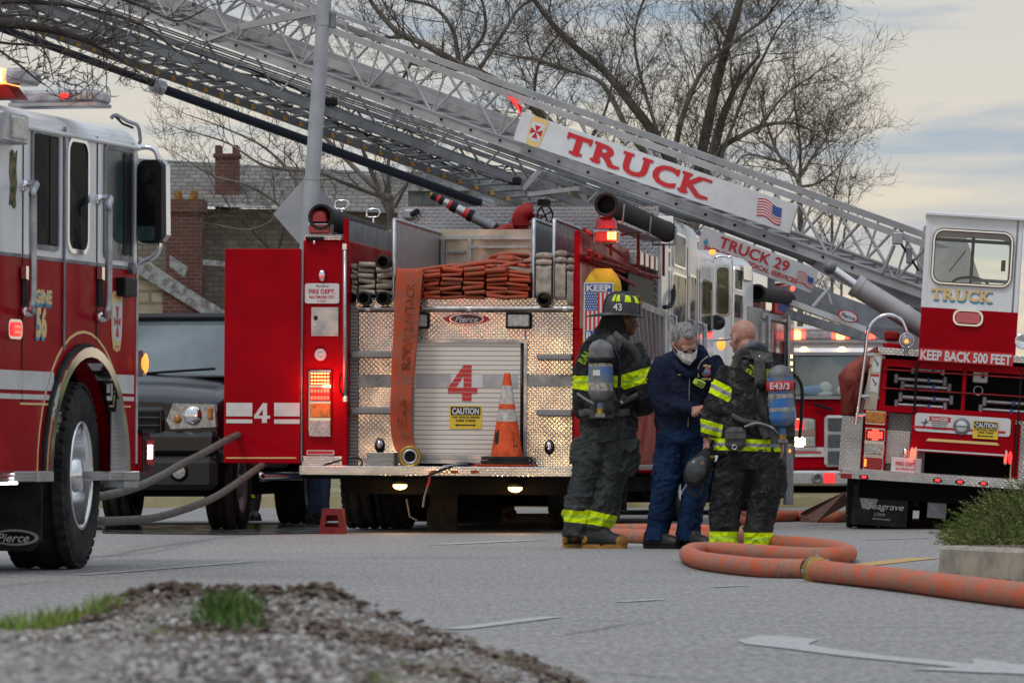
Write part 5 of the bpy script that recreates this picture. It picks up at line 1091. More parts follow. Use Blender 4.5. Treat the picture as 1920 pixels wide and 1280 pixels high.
# tiller cab
g = MB(); c = ft(1822, 530, 0); hw = 90/ST; zt, zb, zm = ft(1822, 409).z, ft(1822, 663).z, ft(1822, 581).z
wc = ft(1823, 484); ww, wh = 142/ST, 96/ST
outer = lambda: None
def wallwin(g, y, y1, m):
    # rear wall built as a ring round the window
    o = [V((c.x+hw, y, zt)), V((c.x-hw, y, zt)), V((c.x-hw, y, zm)), V((c.x+hw, y, zm))]; r_ = rr(ww, wh, .08, 4); pts = [V((wc.x+a, y, wc.z+b)) for a, b in r_]
    oo = []
    for p in pts:
        d = p-wc; k = min((hw)/abs(d.x) if abs(d.x) > 1e-6 else 99, ((zt-wc.z) if d.z > 0 else (wc.z-zm))/abs(d.z) if abs(d.z) > 1e-6 else 99); oo.append(V((wc.x+d.x*k, y, wc.z+d.z*k)))
    # keep corners square
    for q in ((hw, zt-wc.z), (-hw, zt-wc.z), (-hw, zm-wc.z), (hw, zm-wc.z)):
        i = min(range(len(oo)), key=lambda i: (oo[i].x-wc.x-q[0])**2+(oo[i].z-wc.z-q[1])**2); oo[i] = V((wc.x+q[0], y, wc.z+q[1]))
    g.ring(oo, pts, (0, y1-y, 0), m)
wallwin(g, 0, .03, 'white_paint'); wallwin(g, 1.15, 1.18, 'white_paint')
for s_ in (-1, 1): g.bx((c.x+s_*hw, .03, zm), (c.x+s_*(hw-.03), 1.15, zm+.30), 'white_paint'); g.bx((c.x+s_*hw, .03, zt-.12), (c.x+s_*(hw-.03), 1.15, zt), 'white_paint'); g.bx((c.x+s_*hw, .03, zm+.3), (c.x+s_*(hw-.03), .12, zt-.12), 'white_paint'); g.bx((c.x+s_*hw, 1.05, zm+.3), (c.x+s_*(hw-.03), 1.15, zt-.12), 'white_paint')
g.bx((c.x-hw-.02, -.05, zt), (c.x+hw+.03, 1.25, zt+.035), 'white_paint', .008); g.bx((c.x-hw, 0, zb), (c.x+hw, 1.18, zm), 'red_paint', .004)
g.bx((c.x-hw-.004, -.004, zb), (c.x-hw+.035, .03, zm), 'red_paint'); g.bx((c.x-hw-.004, -.004, zm), (c.x-hw+.035, .03, zt), 'white_paint'); g.bx((c.x+hw-.06, -.004, zm), (c.x+hw-.045, .03, zt), 'steel_grey')
tc_ = g.build('tiller_cab', et)
g = MB(); q = lambda k, r_, y: [V((wc.x+a, y, wc.z+b)) for a, b in rr(ww+k, wh+k, r_)]
g.ring(q(.05, .10, -.02), q(-.01, .075, -.02), (0, .02, 0), 'black'); g.ring(q(.035, .09, -.026), q(.005, .08, -.026), (0, .01, 0), 'chrome'); g.build('window_frame', tc_)
g = MB(); g.prism(q(0, .08, .005), (0, .006, 0), 'glass_clear'); g.build('window_glass', tc_)
g = MB(); x = ft(1822, 470, .9).x; g.bx((wc.x-.01, .95, wc.z-wh/2), (wc.x+.02, 1.0, wc.z+wh/2), 'black'); g.bx((wc.x-ww/2, .95, wc.z+wh/2-.05), (wc.x+ww/2, 1.0, wc.z+wh/2-.02), 'black'); g.lathe((wc.x, .75, wc.z-wh/2+.0), (0, -.5, 1), [(.17, 0), (.18, .015), (.17, .03)], 'black', 24); g.tube([(wc.x-.2, .9, wc.z-.1), (wc.x-.06, .9, wc.z+.1)], .006, 'black', 5); g.bx((wc.x+.0, .8, wc.z-wh/2+.05), (wc.x+ww/2, .84, wc.z-wh/2+.08), 'steel_grey'); g.box((wc.x+ww/2-.05, .8, wc.z-.02), (.04, .05, .1), 'black'); g.build('steering_wheel', tc_)
g = MB(); a = ft(1802, 553, -.006); g.serif('TRUCK', (a.x+.006, -.004, a.z-.014), X4, Z4, .105, .56, 'blue_shade', .001); g.serif('TRUCK', (a.x, -.006, a.z), X4, Z4, .10, .55, 'gold', .003)
g.build('lettering', tc_)
g = MB(); a = ft(1815, 596); g.prism([V((a.x+x, -.004, a.z+z)) for x, z in rr(.27, .145, .06)], (0, -.02, 0), 'chrome'); g.prism([V((a.x+x, -.024, a.z+z)) for x, z in rr(.235, .115, .05)], (0, -.003, 0), 'black'); mat('lens_pink', (.55, .10, .12), .2, coat=.4); g.prism([V((a.x+x, -.027, a.z+z)) for x, z in rr(.215, .095, .02)], (0, -.01, 0), 'lens_pink'); g.build('warning_light', et)
# deck edge and sign
g = MB(); pc(g, 1835, 669, 372, 13, -.05, 1.3, 'tread_rear', .004); g.build('deck_plate', et)
g = MB(); a = pc(g, 1811, 669, 177, 24, -.065, -.05, 'letter_red'); g.text('KEEP BACK 500 FEET', (a.x, -.066, a.z), X4, Z4, .088, 'sign_white', w=.815, bold=.035); g.build('warning_sign', et)
# body
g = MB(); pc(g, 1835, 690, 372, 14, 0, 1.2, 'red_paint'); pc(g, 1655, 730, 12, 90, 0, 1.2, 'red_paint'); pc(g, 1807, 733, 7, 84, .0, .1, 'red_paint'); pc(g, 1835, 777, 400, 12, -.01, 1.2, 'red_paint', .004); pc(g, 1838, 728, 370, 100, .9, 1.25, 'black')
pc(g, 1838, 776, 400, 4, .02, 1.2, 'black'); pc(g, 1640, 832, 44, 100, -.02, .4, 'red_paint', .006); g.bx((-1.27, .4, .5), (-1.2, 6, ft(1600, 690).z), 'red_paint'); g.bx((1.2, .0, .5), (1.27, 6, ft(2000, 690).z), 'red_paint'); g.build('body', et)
for args in ((1595, 838, 40, 116, .0, .4, 'tread_rear'), (1699, 835, 72, 116, .06, .4, 'tread_dark'), (1680, 838, 50, 62, .04, .058, 'tread_rear'), (1935, 850, 70, 130, .06, .4, 'tread_rear')): g = MB(); pc(g, *args); g.build('rear_plate', et)
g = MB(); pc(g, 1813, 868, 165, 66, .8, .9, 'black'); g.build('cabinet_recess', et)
g = MB(); pc(g, 1905, 850, 12, 110, .0, .3, 'red_paint'); pc(g, 1909, 790, 3, 200, -.02, .0, 'black'); g.build('cabinet_post', et)
for z in (703, 738): g = MB(); pc(g, 1835, z, 360, 2.4, -.02, .0, 'red_dull'); g.build('shelf_rail', et)
g = MB()
tools = [(1740, 693, 62, 7), (1726, 712, 100, 9), (1736, 725, 96, 8), (1736, 747, 104, 9), (1726, 761, 100, 8), (1887, 755, 90, 8), (1882, 770, 95, 8)]
for i, (x, y, w_, h_) in enumerate(tools):
    g = MB(); cc = ft(x, y, .15); hw_ = w_/2/ST; g.cyl((cc.x-hw_, .15, cc.z), (cc.x+hw_, .15, cc.z), h_/2/ST, 'alu', seg=10)
    for s_ in (-1, 1): g.box((cc.x+s_*hw_*.92, .15, cc.z), (.04, .06, .09), 'alu_dull', .008)
    g.box((cc.x+hw_*.3, .14, cc.z), (.02, .05, .05), 'letter_blue'); o = g.build('rescue_strut', None); o.matrix_basis = ET.M.copy()
    tag(o, ['short silver strut on the top shelf under the tiller cab', 'silver strut with dark band, upper of the second row on the left shelves', 'silver strut, lower of the second row on the left shelves', 'silver strut, upper of the bottom row on the left shelves', 'silver strut, lowest on the left shelves above the red beam', 'upper silver strut on the right shelf beside the shrub', 'lower silver strut on the right shelf beside the shrub'][i], 'rescue strut', 'silver struts stowed under the tiller cab')
g = MB(); pc(g, 1838, 706, 28, 22, .1, .3, 'sign_white', .01); pc(g, 1843, 705, 6, 8, .09, .1, 'black'); g.build('control_box', et)
g = MB(); cc = ft(1834, 732, .1); g.lathe(cc, (0, -1, 0), [(.045, -.1), (.045, .02), (.036, .02), (.036, -.1)], 'alu', 18); g.build('pipe_end', et)
g = MB(); cc = ft(1716, 730, -.03); g.tube([ft(1720, 680, -.03), ft(1717, 720, -.03), ft(1714, 775, -.03)], .012, 'black', 6); g.build('strap', et)
# pillar with stickers
g = MB(); a0, a1, b0, b1 = ft(1633, 661, -.03), ft(1655, 662, -.03), ft(1643, 768, -.03), ft(1620, 767, -.03); g.prism([a0, a1, b0, b1], (0, .04, 0), 'alu_warm'); 
pil = g.build('pillar', et)
for (x, y) in ((1643, 683), (1639, 720)):
    g = MB(); cc = ft(x, y, -.033); g.box((cc.x, -.034, cc.z), (.075, .004, .14), 'sign_white'); 
    if y > 700: g.box((cc.x, -.037, cc.z+.08), (.075, .003, .02), 'letter_red')
    g.tube([(cc.x-.015, -.038, cc.z+.05), (cc.x+.0, -.038, cc.z+.02), (cc.x+.02, -.038, cc.z+.01), (cc.x+.005, -.038, cc.z-.01)], .005, 'letter_black', 4); g.build('safety_sticker', pil)
# lamps
for (x, y, m, lit) in ((1642, 782, 'lens_amber', None), (1641, 815, 'lens_red', 'glow_red'), (1639, 841, 'lens_clear', None), (1637, 868, 'lens_red', 'edge')):
    g = MB(); cc = ft(x, y, -.03); g.bx((cc.x-.095, -.04, cc.z-.065), (cc.x+.09, -.02, cc.z+.062), 'chrome', .008); g.bx((cc.x-.085, -.055, cc.z-.055), (cc.x+.085, -.03, cc.z+.052), m, .012); lo = g.build('tail_lamp', et)
    if lit == 'glow_red':
        g = MB()
        for a in range(7):
            for b in range(5):
                if (a-3)**2/12+(b-2)**2/5 < 1.1: g.box((cc.x-.057+a*.019, -.058, cc.z-.04+b*.02), (.014, .006, .014), 'glow_red')
        g.build('led_array', lo)
    if lit == 'edge': g = MB(); g.box((cc.x-.07, -.056, cc.z), (.02, .01, .07), 'glow_amber_dim', .004); g.build('led_array', lo)
# red door panel with stickers
g = MB(); a = pc(g, 1805, 816, 192, 72, -.03, .4, 'red_paint', .006); pc(g, 1803, 848, 184, 3, -.04, .0, 'sign_white'); b_ = ft(1805, 796, -.034); g.prism([V((b_.x+x, -.034, b_.z+z)) for x, z in rr(.86, .165, .03)], (0, -.003, 0), 'sign_white'); g.box((b_.x-.03, -.038, b_.z-.045), (.83, .002, .022), 'letter_red')
b_ = ft(1805, 828, -.034); g.prism([(b_.x-.31, -.033, b_.z+.012), (b_.x+.31, -.033, b_.z+.012), (b_.x+.33, -.033, b_.z-.012), (b_.x-.33, -.033, b_.z-.012)], (0, -.003, 0), 'gold')
b_ = ft(1762, 795, -.038); g.box((b_.x, -.038, b_.z+.045), (.19, .003, .045), 'letter_red'); g.text('DANGER', (b_.x, -.0405, b_.z+.045), X4, Z4, .03, 'sign_white', w=.15, bold=.03); 
for k in range(4): g.box((b_.x, -.0385, b_.z+.008-k*.018), (.15-.02*(k % 2), .002, .006), 'letter_black')
b_ = ft(1734, 793, -.038); g.tube([(b_.x-.03, -.04, b_.z+.01), (b_.x, -.04, b_.z), (b_.x+.03, -.04, b_.z+.02)], .005, 'letter_black', 4); g.tube([(b_.x+.01, -.04, b_.z+.04), (b_.x, -.04, b_.z), (b_.x-.01, -.04, b_.z-.04)], .005, 'letter_black', 4)
b_ = ft(1803, 799, -.04); g.lathe((b_.x, -.038, b_.z), (0, -1, 0), [(.078, 0), (.075, .004), (0, .004)], 'steel_grey', 28); g.lathe((b_.x, -.042, b_.z), (0, -1, 0), [(.05, 0), (.048, .002), (0, .002)], 'sign_white', 24); g.box((b_.x, -.046, b_.z), (.12, .003, .012), 'steel_grey')
caution(g, ft(1848, 806, -.045), 47/ST, 33/ST, -.045); g.build('hinged_door', et)
g = MB(); b_ = ft(1699, 873, -.02); g.prism([V((b_.x+x, -.03, b_.z+z)) for x, z in rr(.27, .145, .012)], (0, .008, 0), 'sign_white'); g.text('FIRE DEPT.', (b_.x, -.032, b_.z+.018), X4, Z4, .036, 'letter_red', w=.19, bold=.02); g.text('BALTIMORE CITY', (b_.x, -.032, b_.z-.028), X4, Z4, .018, 'letter_red', w=.18, bold=.03); g.text('5-122-2', (b_.x, -.032, b_.z-.055), X4, Z4, .014, 'letter_red'); g.build('number_plate', et)
for (x, y) in ((1710, 851), (1894, 858)):
    g = MB(); b_ = ft(x, y, -.1); g.ell(b_, (.02, .05, .06), 'glow_red' if x < 1800 else 'glow_dimred', 12, 8); g.box((b_.x+(.03 if x < 1800 else -.04), b_.y, b_.z), (.03, .07, .13), 'chrome', .01); g.build('side_marker', et)
g = MB(); b_ = ft(1697, 848, -.02); g.ell(b_, (.028, .03, .045), 'chrome', 12, 8); g.build('chrome_lamp', et)
g = MB(); pc(g, 1838, 903, 520, 19, -.12, .5, 'tread_rear', .006); g.build('rear_step', et)
for (x, y, m) in ((1587, 892, 'lens_red'), (1620, 894, 'glow_dimred'), (1758, 900, 'glow_dimred'), (1800, 903, 'glow_dimred'), (1844, 906, 'glow_dimred')):
    g = MB(); b_ = ft(x, y, -.12)
    if x == 1587: g.box((b_.x, -.125, b_.z), (.10, .01, .045), m, .003)
    else: g.ell((b_.x, -.12, b_.z), (.045, .012, .022), 'black', 12, 6); g.ell((b_.x, -.128, b_.z), (.026, .012, .014), m, 12, 6)
    g.build('step_marker', et)
g = MB(); g.bx((-1.1, .1, .28), (1.2, 8, ft(1838, 912).z), 'underbody'); g.bx((-.55, 1.6, .10), (1.2, 2.2, .4), 'underbody'); g.bx((-1.1, 7, .12), (1.2, 7.2, .4), 'underbody'); g.build('chassis', et)  # two low cross blocks added to shut out ground light under the truck
for x in (-1.07, -.76, .76, 1.07): wheel('wheel', et, (x, 1.0, .52), .53, .29, 1 if x > 0 else -1)
g = MB(); b_ = ft(1650, 948, .1); g.box((b_.x, .12, b_.z), (.50, .012, .36), 'rubber')
for i in range(1): g.prism([(b_.x-.20, .112, b_.z+.10), (b_.x-.02, .112, b_.z+.09), (b_.x-.03, .112, b_.z+.02), (b_.x-.10, .112, b_.z-.04), (b_.x-.16, .112, b_.z-.03)], (0, -.003, 0), 'alu_dull')
g.text('Seagrave', (b_.x+.05, .108, b_.z-.0), X4, Z4, .06, 'sign_white', w=.33, shear=.3); g.text('125th', (b_.x-.0, .108, b_.z-.075), X4, Z4, .03, 'alu', w=.10, shear=.3); g.text('Anniversary', (b_.x+.02, .108, b_.z-.115), X4, Z4, .022, 'alu', w=.17, shear=.3); g.build('mud_flap', et)
g = MB(); b_ = ft(1757, 948, .1); g.box((b_.x, .14, b_.z), (.17, .012, .22), 'steel_grey'); g.text('Seagrave', (b_.x, .13, b_.z+.07), X4, Z4, .03, 'sign_white', w=.12, shear=.3); g.build('mud_flap', et)
# tarp, rail, spot lamp, boxes
g = MB(); poly = [(1645, 648), (1618, 664), (1588, 684), (1571, 704), (1576, 740), (1577, 778), (1590, 790), (1612, 760), (1628, 700), (1650, 670)]
pts = [ft(x, y, .1) for x, y in poly]; cen = sum(pts, V())/len(pts)
vs = pts+[cen+(p-cen)*.55+V((0, -.18 if i % 2 else -.08, 0)) for i, p in enumerate(pts)]+[cen+V((0, -.1, 0))]; n = len(pts)
fs = [(i, (i+1) % n, n+(i+1) % n, n+i) for i in range(n)]+[(n+i, n+(i+1) % n, 2*n) for i in range(n)]; g.add(vs, fs, 'canvas_maroon', True); g.add([p+V((0, .5, 0)) for p in pts]+pts, [(i, n+i, n+(i+1) % n, (i+1) % n) for i in range(n)], 'canvas_maroon', True)
o = g.build('tarpaulin'); o.matrix_basis = ET.M.copy(); tag(o, 'maroon folded canvas hanging off the left rear corner of the ladder truck', 'tarpaulin')
g = MB(); g.tube(smoothpath([ft(1604, 795, -.1), ft(1612, 740, -.1), ft(1622, 665, -.1), ft(1628, 620, -.1), ft(1645, 597, -.1), ft(1668, 590, -.1), ft(1690, 600, -.1), ft(1700, 622, -.1)], 6), .017, 'chrome', 10)
for (x, y) in ((1605, 778), (1610, 742), (1620, 665)): g.cyl(ft(x, y, -.1), ft(x+18, y, -.03), .018, 'chrome', seg=8)
g.build('grab_rail', et)
g = MB(); b_ = ft(1700, 638, -.05); g.lathe(b_, (0, -1, 0), [(.03, -.1), (.06, -.06), (.07, 0), (.065, .01), (.058, .0), (.03, -.02), (0, -.03)], 'chrome', 22); g.ell((b_.x, b_.y-.0, b_.z), (.055, .02, .055), 'lens_clear', 14, 8); g.ell((b_.x, b_.y-.02, b_.z-.01), (.02, .008, .02), 'glow_amber_dim', 10, 6); g.cyl(b_-V((0, 0, .06)), b_-V((0, 0, .12)), .02, 'steel_grey'); g.build('spot_light', et)
g = MB(); pc(g, 1672, 650, 34, 14, .1, .6, 'red_paint', .01); pc(g, 1672, 629, 28, 18, .2, .6, 'red_dull', .02); pc(g, 1690, 660, 70, 4, 0, .8, 'steel_grey'); g.build('deck_box', et)
g = MB(); b_ = ft(1917, 640, -.02); g.lathe(b_, (0, -1, 0), [(.03, -.1), (.06, -.06), (.07, 0), (.058, .0), (0, -.03)], 'chrome', 20); g.build('spot_light', et)
# ================================================================== RAISED LADDER WITH THE BIG TRUCK SIGN
YA0, YA1, XA0, XA1 = 47.4, 52.0, 1760.0, -120.0
def LA(px, off=0.0, dn=0.0, near=True):
    """point on ladder A: photo column, pixel rows above the bottom rail (at that distance), dn metres back across the ladder"""
    t = (XA0-px)/(XA0-XA1); k = t*YA0/(YA1+t*(YA0-YA1)) if False else t
    Y = 1/((1-t)/YA0+t/YA1); py = 480+.36*(px-1540)-off
    return P(px, py, Y)+V((.45, .89, 0))*dn
la = thing('aerial_ladder', 'raised silver aerial ladder carrying a long white sign reading TRUCK in red', 'aerial ladder', P(1760, 600, 47.4), group='aerial ladders raised over the engines')
def ortho_prism(mb, a, b, w_, h_, m):
    """beam from a to b, h_ tall in the ladder plane, w_ thick"""
    d = (b-a).normalized(); up = V((0, 0, 1)); s_ = d.cross(up).normalized(); u = s_.cross(d).normalized()
    q = [a+s_*w_/2*i+u*h_/2*j for i, j in ((-1, -1), (1, -1), (1, 1), (-1, 1))]; mb.prism(q, b-a, m)
DW = .95
for dn in (0, DW):
    g = MB(); ortho_prism(g, LA(1750, 0, dn), LA(-100, 0, dn), .05, .10, 'ladder_metal'); 
    for off in (-9.5, 9.5): ortho_prism(g, LA(1750, off, dn-.012), LA(-100, off, dn-.012), .07, .015, 'ladder_metal')
    if dn == 0:
        for k in range(30): c = LA(1600-k*55, 0, -.028); g.cyl(c, c+V((-.4, -.89, 0))*.012, .014, 'black', seg=8)
    g.build('bottom_rail', la, True)
    g = MB(); ortho_prism(g, LA(1750, 92, dn), LA(560, 92, dn), .06, .065, 'ladder_metal'); ortho_prism(g, LA(595, 92, dn), LA(-100, 90, dn), .05, .05, 'ladder_metal'); g.build('top_rail', la, True)
    g = MB(); k = 0; px = 1740
    while px > -80:
        t_ = 1 if (k % 2 == 0) else 0; nx = px-62
        if not (1010 < px < 1470 and dn == 0): 
            g.cyl(LA(px, 92 if t_ else 4, dn), LA(nx, 4 if t_ else 92, dn), .016, 'ladder_metal', seg=6)
        if k % 2 == 0 and not (1010 < px < 1470 and dn == 0): g.cyl(LA(nx, 4, dn), LA(nx+26, 92, dn), .012, 'ladder_metal', seg=6)
        px = nx; k += 1
    g.cyl(LA(1500, 6, dn), LA(990, 6, dn), .012, 'ladder_metal', seg=6); g.build('truss', la, True)
# nested inner section rails, slightly higher
for dn in (.13, DW-.13):
    g = MB(); ortho_prism(g, LA(1300, 26, dn), LA(-100, 30, dn), .045, .085, 'ladder_metal'); ortho_prism(g, LA(640, 112, dn), LA(-100, 118, dn), .04, .045, 'ladder_metal'); g.build('inner_rail', la, True)
    g = MB(); px = 600
    while px > -80:
        g.cyl(LA(px, 30, dn), LA(px-30, 112, dn), .016, 'ladder_metal', seg=6); g.cyl(LA(px-30, 112, dn), LA(px-110, 36, dn), .013, 'ladder_metal', seg=6); px -= 95
    g.build('inner_truss', la, True)
for k in range(44):
    px = 1735-k*41; g = MB(); g.cyl(LA(px, 2, 0), LA(px, 2, DW), .017, 'ladder_metal', seg=6); g.build('rung', la, True)
g = MB(); ortho_prism(g, LA(455, 38, -.05), LA(598, 118, -.05), .05, .07, 'ladder_metal'); ortho_prism(g, LA(390, -12, -.05), LA(440, 25, -.05), .03, .03, 'ladder_metal'); g.build('section_brace', la, True)
g = MB()
for o_ in (-13, -17, 12): g.cyl(LA(1500, o_-4, .2), LA(600, o_-10, .25), .008, 'steel_grey', seg=5)
for o_, dn in ((-22, .4), (-28, .5), (-33, .45), (-40, .6)): g.cyl(LA(1250, o_, dn), LA(-80, o_-4, dn), .010, 'ladder_grey', seg=5)
g.build('hoist_cable', la, True)
g = MB(); ortho_prism(g, LA(1320, -18, .3), LA(900, -16, .3), .25, .08, 'ladder_grey'); g.cyl(LA(1520, -17, .1), LA(1150, -13, .1), .04, 'steel_grey', seg=10); g.build('extension_cylinder', la, True)
g = MB(); n0 = V((-.4, -.89, 0)).normalized()
pl_ = [LA(1430, -10, .1), LA(1750, -10, .1), LA(1750, -34, .1), LA(1660, -36, .1), LA(1590, -42, .1), LA(1545, -36, .1), LA(1490, -22, .1)]
g.prism(pl_, V((.45, .89, 0))*.1, 'ladder_metal'); g.prism([p+V((.45, .89, 0))*.7 for p in pl_], V((.45, .89, 0))*.1, 'ladder_metal'); g.build('base_girder', la, True)
# sign
def SG(u, v, d=0):  # u 0..1 along, v 0..1 up
    a = P(968, 262, 49.15); b = P(1485, 438, 47.95); c = P(1501, 386, 47.92); e = P(985, 211, 49.12)
    return a*(1-u)*(1-v)+b*u*(1-v)+c*u*v+e*(1-u)*v+(V((-.45, -.89, 0))*(.07+d))
g = MB(); g.prism([SG(0, 0), SG(1, 0), SG(1, 1), SG(0, 1)], V((.45, .89, 0))*.03, 'sign_white')
sx_ = (SG(1, .5)-SG(0, .5)).normalized(); sy_ = (SG(.5, 1)-SG(.5, 0)).normalized(); wS = (SG(1, .5)-SG(0, .5)).length; hS = (SG(.5, 1)-SG(.5, 0)).length
sn = sx_.cross(sy_).normalized()
c = SG(.435, .52, .004); g.serif('TRUCK', c, sx_, sy_, hS*.70, wS*.53, 'letter_red', .005)
c = SG(.07, .5, .004); shp = [(-.10, .13), (-.05, .15), (.05, .15), (.10, .13), (.075, -.13), (.04, -.15), (-.04, -.15), (-.075, -.13)]
g.add([c+sx_*a+sy_*b+sn*.002 for a, b in shp[::-1]], [tuple(range(8))], 'gold'); g.add([c+sx_*a*.8+sy_*b*.65+sn*.004 for a, b in shp[::-1]], [tuple(range(8))], 'sign_white')
for k in range(4): a = k*1.571; d = sx_*math.cos(a)+sy_*math.sin(a); e = sx_*-math.sin(a)+sy_*math.cos(a); g.add([c+sn*.006, c+sn*.006+d*.065-e*.035, c+sn*.006+d*.065+e*.035], [(0, 1, 2)], 'letter_red')
def flag(g, c, sx, sy, sn, w_, h_, wave=.12, mir=True):
    def q(u, v): return c+sx*w_*(u-.5+ (v-.5)*-.15)+sy*h_*(v-.5+wave*math.sin(u*5.5))
    for i in range(13):
        for k in range(8):
            g.add([q(k/8, i/13)+sn*.003, q((k+1)/8, i/13)+sn*.003, q((k+1)/8, (i+1)/13)+sn*.003, q(k/8, (i+1)/13)+sn*.003], [(0, 1, 2, 3)], 'letter_red' if i % 2 == 0 else 'sign_white')
    for k in range(5, 8): g.add([q(k/8, .46)+sn*.006, q((k+1)/8, .46)+sn*.006, q((k+1)/8, 1)+sn*.006, q(k/8, 1)+sn*.006], [(0, 1, 2, 3)], 'letter_blue')
    for i in range(4):
        for j in range(4):
            p_ = q(.66+j*.09, .54+i*.12)+sn*.008; g.add([p_-sx*w_*.012, p_-sy*w_*.012, p_+sx*w_*.012, p_+sy*w_*.012], [(0, 1, 2, 3)], 'sign_white')
flag(g, SG(.915, .5, .004), sx_, sy_, sn, .27, .17); g.build('sign_board', la, True)
# lift cylinder
g = MB(); Yc = 46.9; g.cyl(P(1562, 505, Yc), P(1612, 540, Yc), .045, 'chrome', seg=14); g.cyl(P(1606, 536, Yc), P(1760, 632, Yc), .105, 'ladder_metal', seg=22); g.cyl(P(1602, 533, Yc), P(1612, 540, Yc), .115, 'ladder_metal', seg=22); g.ell(P(1556, 501, Yc), (.07, .09, .07), 'steel_grey', 12, 8); g.cyl(P(1750, 632, Yc), P(1850, 690, Yc), .12, 'ladder_metal', seg=20); g.build('lift_cylinder', la, True)
g = MB(); g.box(P(1636, 540, 47)+V((0, .3, 0)), (.06, .1, .06), 'black'); g.ell(P(1637, 543, 46.9), (.05, .04, .04), 'lens_clear', 10, 6); g.build('work_light', la, True)
g = MB(); ortho_prism(g, P(1560, 470, 47.3), P(1725, 528, 46.9), .05, .04, 'chrome') if False else None
a = P(1700, 520, 48.5); g.prism([P(1740, 420, 48.5), P(1810, 440, 48.2), P(1850, 560, 48), P(1830, 700, 48), P(1700, 700, 48.5), P(1715, 560, 48.5)], (0, .5, 0), 'ladder_metal'); g.build('turntable', la, True)
g = MB(); g.bx(P(1690, 950, 48.4), P(1860, 700, 48.6)+V((0, 1.2, 0)), 'steel_grey'); g.build('pedestal', la, True)
g = MB(); c = LA(1690, 86, -.1); g.box(c, (.10, .08, .12), 'alu', .01); g.cyl(c, LA(1730, 40, -.1), .012, 'black', seg=6); g.box(LA(1712, 62, -.1), (.06, .05, .16), 'steel_grey', .01); g.cyl(LA(1680, 70, -.05), LA(1658, 10, -.05), .02, 'ladder_metal', seg=8); g.build('cable_reel', la, True)
g = MB(); g.add([LA(957, 90, -.08), LA(975, 74, -.08), LA(985, 60, -.08), LA(975, 88, -.08)], [(0, 1, 2, 3)], 'glow_dimred'); g.prism([LA(955, 92, -.06), LA(963, 80, -.06), LA(982, 66, -.06), LA(985, 78, -.06)], V((.0, .02, 0)), 'letter_red'); g.build('reflector', la, True)
# ================================================================== LOWER LADDER OF TRUCK 29
YB0, YB1 = 61.0, 54.5
def LB(px, off=0.0, dx=0.0):
    t = (1760-px)/1880; Y = 1/((1-t)/YB0+t/YB1); py = 378+.362*(px-955)-off
    return P(px, py, Y)+V((-.60, .62, 0))*dx
lb = thing('aerial_ladder', 'lower aerial ladder behind engine 4 with a TRUCK 29 sign and dark pipe beneath', 'aerial ladder', P(1700, 640, 60), group='aerial ladders raised over the engines')
for dx in (0, 1.0):
    g = MB(); ortho_prism(g, LB(1500, 44, dx), LB(-100, 44, dx), .06, .09, 'ladder_grey'); g.build('bottom_rail', lb, True)
    g = MB(); ortho_prism(g, LB(1500, 108, dx), LB(-100, 112, dx), .05, .05, 'ladder_grey'); g.build('top_rail', lb, True)
    g = MB(); px = 1480; k = 0
    while px > -60: g.cyl(LB(px, 110 if k % 2 else 44, dx), LB(px-48, 44 if k % 2 else 110, dx), .016, 'ladder_grey', seg=6); px -= 48; k += 1
    g.build('truss', lb, True)
for dx in (.15, .85):
    g = MB(); ortho_prism(g, LB(960, 56, dx), LB(-100, 62, dx), .05, .07, 'ladder_grey'); g.build('inner_rail', lb, True)
mat('reflector_amber', (.45, .25, .04), .4)
for k in range(40):
    px = 1100-k*30; g = MB(); g.cyl(LB(px, 44, 0), LB(px, 44, 1.0), .018, 'ladder_grey', seg=6); c = LB(px, 44, 1.0); g.box(c+V((.04, -.06, -.02)), (.05, .03, .05), 'reflector_amber'); g.build('rung', lb, True)
g = MB(); g.cyl(LB(955, -4, .5), LB(340, -4, .5), .055, 'navy_pipe', seg=12); g.cyl(LB(340, 0, .5), LB(-80, 0, .5), .045, 'navy_pipe', seg=12)
for px in (955, 340): g.cyl(LB(px-10, -3, .5), LB(px+12, -3, .5), .085, 'alu', seg=14)
g.cyl(LB(967, -4, .5), LB(1200, -6, .5), .04, 'alu', seg=10); g.build('water_pipe', lb, True)
g = MB()
rq = random.Random(4)
for k in range(7): pts = [LB(1000-j*80, 60+rq.uniform(-22, 28), .3+.05*k) for j in range(9)]; g.tube(smoothpath(pts, 4), .009, 'black', 4)
g.build('cable_loom', lb, True)
for px, o_ in ((1020, 20), (620, 66), (965, 42)): g = MB(); c = LB(px, o_, 0); g.box(c, (.16, .1, .10), 'black', .02); g.build('junction_box', lb, True)
g = MB(); ortho_prism(g, LB(1020, 96, -.05), LB(975, 30, -.05), .04, .05, 'ladder_metal'); ortho_prism(g, LB(985, 24, -.05), LB(1080, 70, -.05), .04, .05, 'ladder_metal'); g.build('section_brace', lb, True)
